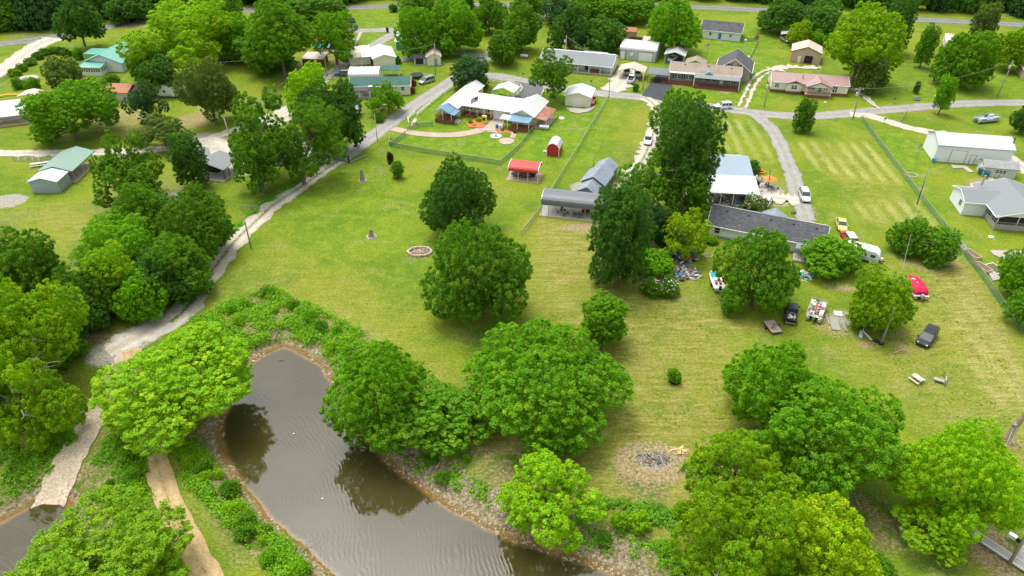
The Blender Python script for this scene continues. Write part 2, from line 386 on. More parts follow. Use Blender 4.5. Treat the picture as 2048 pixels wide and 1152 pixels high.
slab('concrete_pad', [(1902,331),(1932,333),(1947,345),(1938,346),(1925,337),(1905,338)], M_SLAB, grav=.3)
slab('concrete_pad', [(1132,216),(1170,219),(1195,212),(1178,224),(1155,228),(1140,224)], M_SLAB, grav=.2)
# patches of bare ground and different grass
for a in ([(1,395),(38,392),(36,408),(12,416),(-10,410)],): ppoly('gravel', a, .8, .95); 
pblob('gravel', 14, 402, 4, 3.2, 1.2, 1)
for (x, y, r, r2, c, am) in [(1170,455,6,2.2,'dirt',.85),(1215,290,5,4,'gravel',0),(1170,375,3.5,3,'gravel',.85),(1155,395,3,4,'gravel',.8),(1245,370,5,3,'gravel',.6),(1290,350,3,4,'gravel',.7),
    (1655,577,0,0,'dirt',0),(1690,577,3.2,1.1,'dirt',.9),(1660,571,2.5,.9,'gravel',.6),(1310,928,3.8,2.6,'dirt',.75),(1285,948,4,3.4,'litter',.95),(1300,985,3,2.5,'litter',.8),(1345,960,3,2,'dirt',.35),
    (1450,185,3,1.6,'dirt',.8),(1830,528,4,3,'dirt',.55),(1880,505,5,4,'dirt',.6),(1905,530,3,2,'dirt',.55),(2035,480,1,1,'dirt',0),(1975,365,6,3,'dirt',.7),(1990,372,5,2,'gravel',.7),
    (240,235,9,8,'dirt',.6),(280,262,9,5,'dirt',.55),(390,240,6,7,'dirt',.65),(425,215,5,6,'dirt',.6),(370,262,3,5,'dirt',.5),(480,205,8,5,'litter',.7),(460,195,4,5,'dirt',.5),(570,270,9,7,'litter',.4),
    (610,150,10,6,'dirt',.5),(590,130,8,6,'dirt',.5),(230,52,14,3.5,'dirt',.85),(100,78,0,0,'dirt',0),(75,72,12,3,'litter',.9),(290,35,12,4,'dirt',.7),(1140,12,15,4,'litter',.5),
    (330,395,6,3,'gravel',.7),(340,380,5,3,'litter',.7),(655,155,5,3,'gravel',.5),(1665,650,4,4,'dirt',.6),(1695,635,3.3,3,'gravel',.55),(1735,690,2,1.2,'dirt',.8),(1780,665,3,2,'litter',.7),(1800,690,2.2,1.4,'dirt',.7),
    (1640,555,3,2,'dirt',.4),(1340,540,6,5,'dirt',.5),(1300,560,5,3,'litter',.7),(1205,525,3,3,'dirt',.5),(1232,575,1.5,5,'dirt',.4),(1205,715,1.2,2.5,'dirt',.6),(1480,475,9,2.5,'litter',.6),(1445,490,5,2,'dirt',.3),
    (1555,370,3,3,'dirt',.5),(1500,360,5,4,'dirt',.7),(1560,410,3,1.2,'gravel',.6),(1622,415,1.8,3.5,'gravel',.45),(1630,425,2,2,'dirt',.5),
    (2015,885,2.5,1.5,'dirt',.7),(1905,845,1,1,'dirt',.6),(1950,860,1,1,'dirt',.5),(1985,1100,3.5,4.5,'dirt',.75),(1800,930,3,2,'dirt',.55),(1750,1040,4,5,'litter',.8),(1700,900,6,6,'litter',.6),(1560,905,5,4,'dirt',.45),(1880,1110,5,4,'litter',.5),
    (1195,420,0,0,'dirt',0),(930,765,1.5,1,'dirt',.6),(555,345,0,0,'dirt',0),(725,361,1.4,1,'dirt',.8),(743,474,1.4,1,'dirt',.85),(840,506,2.7,2,'dirt',.7),(790,304,3,.5,'dirt',.5),(900,315,2,1,'dirt',.5),
    (185,675,6,3,'litter',.95),(190,672,4,1.5,'dirt',.7),(255,640,4,5,'litter',.3),(640,905,2,2,'dirt',.3),(1060,950,8,3,'litter',.9),(990,915,7,3,'litter',.8),(1100,960,6,2.5,'litter',.7),
    (60,600,10,8,'litter',.3),(1045,100,2.5,1.5,'dirt',.7),(1950,50,22,2.2,'litter',.9),(1760,30,30,2,'litter',.8),(1485,10,25,2,'litter',.8),(645,115,8,9,'litter',.7),(580,180,10,6,'litter',.5),(1175,330,0,0,'dirt',0)]:
    if r: pblob(c, x, y, r, r2, .9 + .15 * r, am)
ppoly('dirt', [(870,262),(905,265),(930,255),(905,262),(860,268),(835,266)], .5, .7)
# dry / lush zones
ppoly('dry', [(1030,600),(1200,560),(1420,590),(1500,680),(1460,900),(1430,1060),(1000,1000),(930,860),(1250,800),(1130,650)], 4, .62)
ppoly('dry', [(520,600),(700,610),(820,700),(930,790),(870,840),(740,720),(640,620)], 3.5, .6)
ppoly('dry', [(560,510),(760,560),(850,640),(820,700),(600,600),(420,640),(400,600)], 5, .35)
ppoly('dry', [(1800,520),(1920,560),(2100,750),(2100,980),(1850,850),(1650,700),(1800,680)], 4, .45)
ppoly('dry', [(1060,450),(1200,450),(1200,560),(1060,640),(1050,560)], 3, .55)
ppoly('dry', [(1250,330),(1310,300),(1290,250),(1330,210),(1280,200),(1230,330)], 2, .3)
ppoly('dry', [(40,420),(220,400),(200,470),(150,520),(60,450)], 4, .5)
ppoly('dry', [(860,830),(1300,800),(1500,850),(1420,1080),(1300,1080),(1050,950),(880,890)], 3, .7)
ppoly('lush', [(740,190),(960,170),(1230,190),(1180,320),(1020,330),(1000,320),(780,290),(820,230)], 3, .75)
ppoly('lush', [(1350,120),(1530,30),(1550,200),(1400,200)], 4, .7); ppoly('lush', [(1700,160),(2048,150),(2048,190),(1720,210)], 4, .6)
ppoly('lush', [(700,20),(1000,15),(960,90),(720,170),(700,190)], 4, .55); ppoly('lush', [(1730,240),(1860,290),(1850,370),(1960,520),(2080,560),(2080,700),(1960,560)], 2, .7)
ppoly('lush', [(560,300),(720,300),(880,440),(860,540),(640,520),(520,450)], 8, .35)
ppoly('lush', [(1350,590),(1450,600),(1560,680),(1500,720),(1380,650)], 2.5, .4)
ppoly('mow', [(1585,285),(1742,285),(1812,368),(1735,362),(1650,345),(1625,330)], 1.5, 1)
ppoly('mow', [(1700,405),(1830,398),(1880,450),(1868,478),(1780,440),(1710,440)], 2, .8)
ppoly('mow', [(1440,240),(1500,240),(1530,270),(1560,320),(1510,325),(1450,300)], 1.5, .85)
ppoly('mow', [(1890,545),(1915,545),(2060,760),(2048,860),(1960,760)], 2, .55)
ppoly('mow', [(620,610),(700,620),(780,690),(740,690),(690,650)], 1, .45)
pline('litter', [(783,300),(850,312),(1000,334)], .35, .2, .8); pline('litter', [(1005,330),(1040,300),(1068,275)], .5, .2, .7)
pline('dirt', [(1852,420),(1870,455),(1880,460)], .5, .3, .5); pline('dirt', [(1888,505),(1905,530),(1950,590),(2048,720)], .5, .3, .5)
for c, am in (('litter', .55), ('dirt', .5)):
    pline(c, [(1230,572),(1222,610),(1212,650)], .8, .4, am)
# left woods floor, spit between the ponds, banks
ppoly('litter', [(-60,420),(60,420),(110,600),(240,640),(330,560),(460,430),(440,360),(300,330),(180,360),(140,520),(180,700),(60,1000),(-80,1000)], 3, .55)
ppoly('litter', [(215,830),(270,830),(300,1000),(330,1140),(160,1060),(140,1000)], 1.2, .8); ppoly('litter', [(320,900),(400,900),(500,1040),(600,1152),(450,1152)], 1.5, .6)
dW = np.minimum(sdist(GX[(ys<110)], GY[(ys<110)], POLYW[0]), sdist(GX[(ys<110)], GY[(ys<110)], POLYW[1])) + wob(GX[(ys<110)], GY[(ys<110)]) * .6
D = np.full(GX.shape, 99.); D[ys < 110] = dW
A['stone'] = np.clip((2.6 + 1.2 * wob(GX * .4, GY * .4) - D) / 1.8, 0, 1); A['litter'] = np.maximum(A['litter'], np.clip((6.5 - D) / 2.5, 0, .85))
sb = (GX > -15) & (GX < 15) & (GY < 71) & (D < 9); A['stone'][sb] = np.maximum(A['stone'][sb], np.clip((5.6 - D[sb]) / 2.4, 0, 1))

for px in ([(1130,650),(1215,640),(1300,655),(1400,640),(1540,660)], [(1210,700),(1260,760),(1300,800),(1420,830)], [(1810,700),(1900,690),(1960,640),(1930,560),(1905,520)]): pline('dry', px, 2.2, 1.2, .9); pline('dirt', px, .5, .5, .28)
pline('dirt', [(1925,540),(1960,610),(2010,700),(2048,800)], 1.8, 1.2, .62); pline('dirt', [(1880,560),(1925,640),(1975,740),(2010,840)], 1.6, 1.2, .55); pline('dry', [(1900,540),(1950,640),(2020,780)], 9, 2, 1)
pline('dirt', [(1290,300),(1282,330),(1262,350),(1230,360)], 2.2, 1, .4)

ppoly('litter', [(400,700),(480,590),(560,578),(640,615),(740,670),(800,720),(760,760),(690,790),(640,720),(560,670),(480,740),(430,780)], 1, .8); ppoly('gravel', [(1255,915),(1310,895),(1370,920),(1350,945),(1290,945)], 1.4, .45)

x_, y_, _z = G(1306, 925)
for ch, r_, am in (('dirt', 4.6, .85), ('gravel', 2.4, .55)): paint(ch, np.array([(x_ + r_ * math.cos(a) * 1.15, y_ + r_ * math.sin(a) * .85) for a in np.linspace(0, 6.1, 16)]), 1.1, am)
ppoly('dry', [(1620,300),(1730,290),(1870,470),(1740,450)], 2, .35); ppoly('dry', [(1060,440),(1200,440),(1190,560),(1080,620)], 3, .8); ppoly('dirt', [(1085,455),(1190,452),(1185,520),(1100,560)], 4, .3)
# ---------------------------------------------------------------- ground sheet
def build_ground():
    ny, nx = GX.shape; V = np.column_stack([GX.ravel(), GY.ravel(), GZ.ravel()]).astype('f')
    i = np.arange(ny * nx).reshape(ny, nx); q = np.stack([i[:-1, :-1], i[:-1, 1:], i[1:, 1:], i[1:, :-1]], -1).reshape(-1, 4)
    me = bpy.data.meshes.new('ground'); me.vertices.add(len(V)); me.vertices.foreach_set('co', V.ravel())
    me.loops.add(q.size); me.loops.foreach_set('vertex_index', q.ravel().astype('i')); me.polygons.add(len(q))
    me.polygons.foreach_set('loop_start', np.arange(0, q.size, 4, dtype='i')); me.polygons.foreach_set('use_smooth', [True] * len(q)); me.update(); me.validate()
    for k, v in A.items():
        at = me.attributes.new(k, 'FLOAT', 'POINT'); at.data.foreach_set('value', v.ravel().astype('f'))
    m, t = newmat('lawn'); tc = N(t, 'ShaderNodeTexCoord'); ob = tc.outputs['Object']
    pb = N(t, 'ShaderNodeBsdfPrincipled'); out = N(t, 'ShaderNodeOutputMaterial'); t.links.new(pb.outputs[0], out.inputs[0])
    pb.inputs['Roughness'].default_value = .95; pb.inputs['Specular IOR Level'].default_value = .1
    at = {k: N(t, 'ShaderNodeAttribute', attribute_name=k).outputs['Fac'] for k in A}
    n_l = noise(t, ob, .07, 4, .6, .4); n_m = noise(t, ob, .42, 5, .68, .3); n_f = noise(t, ob, 2.6, 4, .75); n_s = noise(t, mapping(t, ob, (.35, 2.2, 1), (0, 0, R(32))), 1.0, 4, .7)
    n_ff = noise(t, ob, 9, 2, .7); n_s2 = noise(t, mapping(t, ob, (.25, 1.5, 1), (0, 0, R(-62))), 1.0, 4, .7)
    base = mixc(t, ramp(t, n_l, .38, .6), (.120, .205, .014), (.215, .265, .018))
    lush = mixc(t, ramp(t, n_m, .35, .68), (.090, .220, .010), (.185, .320, .010))
    c = mixc(t, at['lush'], base, lush)
    patch = math_(t, 'ADD', math_(t, 'MULTIPLY', ramp(t, n_m, .46, .7), .55), math_(t, 'MULTIPLY', ramp(t, n_s, .5, .75), .35))
    c = mixc(t, patch, c, (.265, .315, .030))
    c = mixc(t, math_(t, 'MULTIPLY', ramp(t, math_(t, 'ADD', n_m, math_(t, 'MULTIPLY', n_s2, .5)), .62, .48), .5), c, (.060, .145, .010))
    dry = mixc(t, ramp(t, n_s2, .35, .7), (.225, .215, .035), (.40, .35, .11))
    dfac = math_(t, 'MULTIPLY', at['dry'], ramp(t, math_(t, 'ADD', n_m, math_(t, 'MULTIPLY', n_f, .35)), .38, .78)); c = mixc(t, math_(t, 'MULTIPLY', dfac, 1.35, True), c, dry)
    # mowing stripes run with the long fence
    sp = N(t, 'ShaderNodeSeparateXYZ'); t.links.new(mapping(t, ob, (1, 1, 1), (0, 0, R(3))), sp.inputs[0])
    st = math_(t, 'SINE', math_(t, 'MULTIPLY', math_(t, 'ADD', sp.outputs[0], math_(t, 'MULTIPLY', n_m, 2.4)), 2 * math.pi / 3.1))
    sf = math_(t, 'MULTIPLY', math_(t, 'MULTIPLY', ramp(t, st, -.9, 1.0), math_(t, 'MULTIPLY', at['mow'], ramp(t, noise(t, ob, .11, 3), .22, .62))), math_(t, 'MULTIPLY_ADD', n_s2, .8)); t.nodes[-1].inputs[2].default_value = .15
    c = mixc(t, math_(t, 'MULTIPLY', sf, .95), c, (.42, .41, .13))
    worn = ramp(t, math_(t, 'ADD', noise(t, ob, .16, 6, .72, .8), math_(t, 'MULTIPLY', n_f, .12)), .60, .72)
    c = mixc(t, math_(t, 'MULTIPLY', worn, .38), c, (.33, .29, .12))
    # leaf litter, dirt, gravel, stones with ragged edges
    def edge(a, w=.25, k=.9):
        v = math_(t, 'ADD', a, math_(t, 'MULTIPLY', math_(t, 'SUBTRACT', math_(t, 'ADD', math_(t, 'MULTIPLY', n_f, .6), math_(t, 'MULTIPLY', n_m, .4)), .5), k))
        return ramp(t, v, .5 - w / 2, .5 + w / 2)
    lit = mixc(t, ramp(t, n_f, .35, .65), (.16, .115, .050), (.36, .30, .15)); lit = mixc(t, ramp(t, n_m, .48, .62), lit, (.10, .17, .015))
    c = mixc(t, edge(math_(t, 'MULTIPLY', at['litter'], .8), .5, 1.3), c, lit)
    dr = mixc(t, ramp(t, n_f, .3, .7), (.30, .20, .105), (.46, .35, .21)); c = mixc(t, edge(math_(t, 'MULTIPLY', at['dirt'], .85), .4, 1.1), c, dr)
    gr = mixc(t, ramp(t, n_ff, .35, .65), (.30, .265, .21), (.48, .45, .385)); c = mixc(t, edge(at['gravel'], .3, .9), c, gr)
    vo = N(t, 'ShaderNodeTexVoronoi'); vo.inputs['Scale'].default_value = 3.0; t.links.new(ob, vo.inputs['Vector'])
    vsp = N(t, 'ShaderNodeSeparateColor'); t.links.new(vo.outputs['Color'], vsp.inputs[0])
    stn = mixc(t, vsp.outputs[0], (.22, .15, .072), (.42, .32, .18)); stn = mixc(t, ramp(t, vo.outputs['Distance'], .25, .7), stn, (.13, .085, .045))
    stn = mixc(t, math_(t, 'MULTIPLY', vsp.outputs[1], .4), stn, (.62, .55, .45))
    c = mixc(t, edge(at['stone'], .3, .8), c, stn)
    gz = N(t, 'ShaderNodeSeparateXYZ'); t.links.new(ob, gz.inputs[0])
    c = mixc(t, ramp(t, gz.outputs[2], ZW + .26, ZW + .02), c, (.24, .13, .045))
    tex = math_(t, 'ADD', math_(t, 'MULTIPLY', n_f, .5), math_(t, 'MULTIPLY', noise(t, mapping(t, ob, (1.2, 4.2, 1), (0, 0, R(25))), 1.3, 5, .8), .5))
    c = mixc(t, math_(t, 'MULTIPLY', ramp(t, tex, .56, .36), .62), c, (.035, .080, .006)); c = mixc(t, math_(t, 'MULTIPLY', ramp(t, tex, .52, .66), .34), c, (.38, .42, .07))
    c = mixc(t, math_(t, 'MULTIPLY', ramp(t, n_ff, .62, .35), .30), c, (.03, .06, .006)) 
    t.links.new(c, pb.inputs['Base Color'])
    b = N(t, 'ShaderNodeBump'); b.inputs['Strength'].default_value = .9; b.inputs['Distance'].default_value = .12
    t.links.new(math_(t, 'ADD', n_f, math_(t, 'MULTIPLY', n_ff, .5)), b.inputs['Height']); t.links.new(b.outputs[0], pb.inputs['Normal'])
    me.materials.append(m); o = bpy.data.objects.new('ground', me); COL.objects.link(o); o['kind'] = 'structure'
def build_water():
    m, t = newmat('pond_water'); tc = N(t, 'ShaderNodeTexCoord'); ob = tc.outputs['Object']
    pb = N(t, 'ShaderNodeBsdfPrincipled'); out = N(t, 'ShaderNodeOutputMaterial'); t.links.new(pb.outputs[0], out.inputs[0])
    pb.inputs['Roughness'].default_value = .02; pb.inputs['IOR'].default_value = 1.62
    at = N(t, 'ShaderNodeAttribute', attribute_name='shallow').outputs['Fac']
    c = mixc(t, ramp(t, noise(t, ob, .12, 3), .3, .7), (.044, .037, .009), (.054, .048, .017))
    c = mixc(t, ramp(t, at, .2, 1.0), c, (.17, .105, .035)); t.links.new(c, pb.inputs['Base Color'])
    wv = N(t, 'ShaderNodeTexWave', wave_type='RINGS', rings_direction='Z'); wv.inputs['Scale'].default_value = .55; wv.inputs['Distortion'].default_value = 16; wv.inputs['Detail'].default_value = 3; wv.inputs['Detail Scale'].default_value = .35; wv.inputs['Detail Roughness'].default_value = .6
    mp = mapping(t, ob, (1, 1, 1)); t.nodes[-1].inputs['Location'].default_value = (62, -38, 0); t.links.new(mp, wv.inputs['Vector'])
    calm = ramp(t, noise(t, mapping(t, ob, (.6, 1.4, 1), (0, 0, R(40))), .16, 3), .40, .66); fine = noise(t, mapping(t, ob, (1, 3.2, 1), (0, 0, R(-50))), 2.4, 3)
    h = math_(t, 'ADD', math_(t, 'MULTIPLY', wv.outputs['Fac'], math_(t, 'ADD', calm, .10)), math_(t, 'MULTIPLY', fine, .30))
    b = N(t, 'ShaderNodeBump'); b.inputs['Strength'].default_value = .5; b.inputs['Distance'].default_value = .013
    t.links.new(h, b.inputs['Height']); t.links.new(b.outputs[0], pb.inputs['Normal'])
    for nm, po in (('pond_water', POLYW[0]), ('pond_water', POLYW[1])):
        x0, y0 = po.min(0) - 2; x1, y1 = po.max(0) + 2; x0 = max(x0, -75); x1 = min(x1, 45)
        if nm == 'pond_water' and po is POLYW[1]: x1 = min(x1, -24)
        gx = np.arange(x0, x1, .6); gy = np.arange(max(y0, 10), y1, .6); X, Y = np.meshgrid(gx, gy)
        d = sdist(X, Y, po) + wob(X, Y) * .35; keep = d < 2.0
        idx = -np.ones(X.shape, int); q = []
        for j in range(X.shape[0] - 1):
            for i in range(X.shape[1] - 1):
                if keep[j:j+2, i:i+2].all(): q.append(((j, i), (j, i+1), (j+1, i+1), (j+1, i)))
        vs = []; fs = []; sh = []
        for f in q:
            g = []
            for ji in f:
                if idx[ji] < 0: idx[ji] = len(vs); vs.append((X[ji], Y[ji], ZW)); sh.append(float(np.clip(1 + d[ji] / .8, 0, 1)))
                g.append(int(idx[ji]))
            fs.append(tuple(g))
        me = bpy.data.meshes.new(nm); me.from_pydata(vs, [], fs); me.update(); a = me.attributes.new('shallow', 'FLOAT', 'POINT'); a.data.foreach_set('value', sh)
        me.materials.append(m); o = bpy.data.objects.new(nm, me); COL.objects.link(o); o['kind'] = 'structure'
build_ground(); build_water()

# ---------------------------------------------------------------- foliage
def leafmat(name, lo, hi, tip, vary=.35, trans=.42):
    m, t = newmat(name); ge = N(t, 'ShaderNodeNewGeometry'); oi = N(t, 'ShaderNodeObjectInfo'); tc = N(t, 'ShaderNodeTexCoord')
    r = ge.outputs['Random Per Island']
    c = mixc(t, r, lo, hi)
    wn = noise(t, tc.outputs['Object'], 3.2, 4, .7); c = mixc(t, ramp(t, wn, .48, .68), c, tip); w2 = noise(t, tc.outputs['Object'], 1.1, 3, .6); c = mixc(t, math_(t, 'MULTIPLY', ramp(t, w2, .5, .72), .45), c, tuple(a * k for a, k in zip(lo, (1.35, .82, 1.6))))
    br = math_(t, 'MULTIPLY_ADD', oi.outputs['Random'], vary); t.nodes[-1].inputs[2].default_value = 1 - vary / 2
    c = mixc(t, 1.0, c, br, 'MULTIPLY')
    df = N(t, 'ShaderNodeBsdfDiffuse'); tr = N(t, 'ShaderNodeBsdfTranslucent'); gl = N(t, 'ShaderNodeBsdfGlossy'); gl.inputs['Roughness'].default_value = .45
    gl.inputs['Color'].default_value = (.9, 1, .85, 1)
    t.links.new(c, df.inputs[0]); tc2 = mixc(t, 1.0, c, (1.25, 1.15, .5), 'MULTIPLY'); t.links.new(tc2, tr.inputs[0])
    m1 = N(t, 'ShaderNodeMixShader'); m1.inputs[0].default_value = trans; t.links.new(df.outputs[0], m1.inputs[1]); t.links.new(tr.outputs[0], m1.inputs[2])
    m2 = N(t, 'ShaderNodeMixShader'); m2.inputs[0].default_value = .012; t.links.new(m1.outputs[0], m2.inputs[1]); t.links.new(gl.outputs[0], m2.inputs[2])
    out = N(t, 'ShaderNodeOutputMaterial'); t.links.new(m2.outputs[0], out.inputs[0]); return m
LEAF = {
 'lime': leafmat('lime_leaves', (.155,.38,.004), (.30,.54,.006), (.42,.60,.008)),
 'yellow': leafmat('yellow_green_leaves', (.21,.40,.004), (.35,.54,.006), (.50,.60,.009)),
 'green': leafmat('green_leaves', (.095,.29,.005), (.185,.43,.006), (.27,.50,.008)),
 'mid': leafmat('mid_green_leaves', (.072,.225,.010), (.145,.34,.012), (.23,.40,.014)),
 'dark': leafmat('dark_green_leaves', (.048,.165,.018), (.10,.26,.024), (.15,.31,.024)),
 'blue': leafmat('bluish_green_leaves', (.030,.115,.028), (.070,.190,.042), (.11,.22,.040)),
 'olive': leafmat('olive_leaves', (.10,.18,.026), (.18,.28,.040), (.28,.35,.065)),
 'purple': leafmat('purple_leaves', (.035,.018,.022), (.08,.035,.045), (.10,.05,.05)),
 'red': leafmat('red_leaves', (.16,.03,.025), (.30,.07,.05), (.13,.16,.03)),
 'grass': leafmat('weed_blades', (.075,.195,.008), (.135,.30,.010), (.20,.34,.02)),
 'white': leafmat('white_blossom', (.62,.64,.48), (.85,.85,.74), (.8,.82,.6), .05, .1),
 'yellowflower': leafmat('yellow_blossom', (.55,.42,.05), (.75,.6,.12), (.6,.55,.15), .05, .1),
}
M_BARK = mat('bark', (.17,.14,.115), .95, var=.45, vscale=3, bump=.8, bscale=6)
M_BARKP = mat('pale_bark', (.27,.245,.21), .95, var=.35, vscale=3, bump=.6, bscale=6)
def mesh_quads(name, V, mats=None, mi=None):
    n = len(V) // 4; me = bpy.data.meshes.new(name); me.vertices.add(len(V)); me.vertices.foreach_set('co', V.astype('f').ravel())
    me.loops.add(len(V)); me.loops.foreach_set('vertex_index', np.arange(len(V), dtype='i')); me.polygons.add(n)
    me.polygons.foreach_set('loop_start', np.arange(0, len(V), 4, dtype='i')); me.update()
    return me
def leaf_quads(rg, C, Nn, size):
    n = len(C); a = rg.normal(size=(n, 3)); t = np.cross(Nn, a); t /= np.linalg.norm(t, axis=1)[:, None] + 1e-9; b = np.cross(Nn, t)
    s = (size * rg.uniform(.6, 1.35, n))[:, None]; w = rg.uniform(.45, .8, n)[:, None]; dr = Nn * s * rg.uniform(-.25, .1, n)[:, None]
    return np.stack([C + t * s + dr, C + b * s * w, C - t * s + dr, C - b * s * w], 1).reshape(-1, 3)
def unit(v): return v / (np.linalg.norm(v, axis=-1, keepdims=True) + 1e-9)
def fib(n, rg):
    i = np.arange(n) + .5; ph = np.arccos(1 - 2 * i / n); th = math.pi * (1 + 5 ** .5) * i + rg.uniform(0, 6)
    return np.column_stack([np.cos(th) * np.sin(ph), np.sin(th) * np.sin(ph), np.cos(ph)])
def crown_leaves(kind, seed, nleaf, leaf, clump):
    rg = np.random.default_rng(seed); L = []; dome = kind == 'dome'; kind = 'round' if dome else kind
    if kind in ('round', 'open'):
        nl = 19 if kind == 'round' else 17; f = fib(nl, rg) + rg.normal(0, .2, (nl, 3))
        for p in unit(f):
            if p[2] < -.6: continue
            rad = rg.uniform(.20, .42) if kind == 'round' else rg.uniform(.17, .32)
            k = rg.uniform(.48, .78) if kind == 'round' else rg.uniform(.5, .86)
            L.append((p * [k, k, k * .95], rad))
        if kind == 'round': L.append((np.array([0, 0, .1]), .52))
        else: L += [(rg.uniform(-.3, .3, 3), .24) for _ in range(3)]
    elif kind == 'tall':
        for i in range(16):
            z = -.72 + 1.5 * i / 15; w = .55 * math.sqrt(max(.05, 1 - (z * .98) ** 2)); a = i * 2.4 + rg.uniform(-.4, .4)
            L.append((np.array([math.cos(a) * w, math.sin(a) * w, z]), rg.uniform(.26, .38)))
        L.append((np.array([0, 0, -.2]), .45)); L.append((np.array([0, 0, .35]), .4)); L.append((np.array([0.05, 0, .75]), .22))
    elif kind == 'cone':
        for i in range(22):
            z = -.8 + 1.65 * i / 21; w = .62 * (1 - (z + .8) / 1.8); a = i * 2.4 + rg.uniform(-.4, .4)
            L.append((np.array([math.cos(a) * w, math.sin(a) * w, z]), .12 + .25 * (1 - (z + .8) / 1.75)))
    elif kind == 'spread':
        for i in range(14):
            a = i * 2.4; rr = .75 * math.sqrt((i + .5) / 14); L.append((np.array([math.cos(a) * rr, math.sin(a) * rr, rg.uniform(.0, .5) * (1 - rr * .8)]), rg.uniform(.26, .36)))
    C = []; Cd = []
    for i, (p, r) in enumerate(L):
        n = int(14 * (r / .4) ** 2 * (.16 / clump) ** 2 * 1.5) + 5; q = fib(n, rg) + rg.normal(0, .14, (n, 3)); q = unit(q); pos = p + q * r * rg.uniform(.82, 1.08, (n, 1))
        ok = np.ones(n, bool)
        for j, (p2, r2) in enumerate(L):
            if j != i: ok &= np.linalg.norm(pos - p2, axis=1) > r2 * .8
        ok &= (pos[:, 2] > -.9) & ~((pos[:, 2] < -.3) & (rg.random(n) < .25)) 
        if kind == 'open': ok &= rg.random(n) < .8
        C.append(pos[ok]); Cd.append(q[ok])
    C = np.concatenate(C); Cd = np.concatenate(Cd); nc = len(C)
    ci = rg.integers(0, nc, nleaf); cr = clump * rg.uniform(.45, 1.45, nc)
    d = unit(rg.normal(size=(nleaf, 3)) + Cd[ci] * 1.1 + [0, 0, .5]); pos = C[ci] + d * (cr[ci] * rg.uniform(.12, 1.12, nleaf) ** .7)[:, None] * [1, 1, .8]
    nn = unit(d * .8 + rg.normal(size=(nleaf, 3)) * .62 + [0, 0, .4])
    V = leaf_quads(rg, pos, nn, leaf)
    nin = int(nleaf * (.16 if kind != 'open' else .05)); li = rg.integers(0, len(L), nin); LP = np.array([l[0] for l in L]); LR = np.array([l[1] for l in L])
    pin = LP[li] + unit(rg.normal(size=(nin, 3))) * (LR[li] * rg.uniform(.3, .85, nin))[:, None]
    V = np.concatenate([V, leaf_quads(rg, pin, unit(rg.normal(size=(nin, 3))), leaf * 1.25)])
    lo = np.percentile(V, .4, axis=0); hi = np.percentile(V, 99.6, axis=0); c = (lo + hi) / 2; sc = 2 / (hi - lo); c[:2] = 0; sc[:2] = sc[:2].mean()
    V = (V - c) * sc; LP = (LP - c) * sc
    if dome:
        for Q in (V, LP): k = 1.07 - .27 * np.clip((Q[:, 2] + .35) / 1.35, 0, 1) ** 1.4; Q[:, :2] *= k[:, None]
    return V, LP
CROWN = {}
SIZES = {'L': (76000, .0180, .070), 'M': (26000, .030, .095), 'S': (5200, .068, .17), 'XL': (150000, .0125, .052)}
def crown(kind, sz, k):
    key = (kind, sz, k)
    if key not in CROWN:
        n, lf, cl = SIZES[sz]
        if kind == 'open': n = int(n * .72)
        V, LP = crown_leaves(kind, hash_(kind) * 7 + ord(sz[0]) + k * 31, n, lf, cl); CROWN[key] = (V, LP, {})
    return CROWN[key]
def hash_(s): return sum(ord(c) * (i + 3) for i, c in enumerate(s)) % 9973
def crown_obj(kind, sz, k, hue, name='crown'):
    V, LP, ms = crown(kind, sz, k)
    if hue not in ms: me = mesh_quads(name, V); me.materials.append(LEAF[hue]); ms[hue] = me
    o = bpy.data.objects.new(name, ms[hue]); COL.objects.link(o); return o, LP
NT = [0]
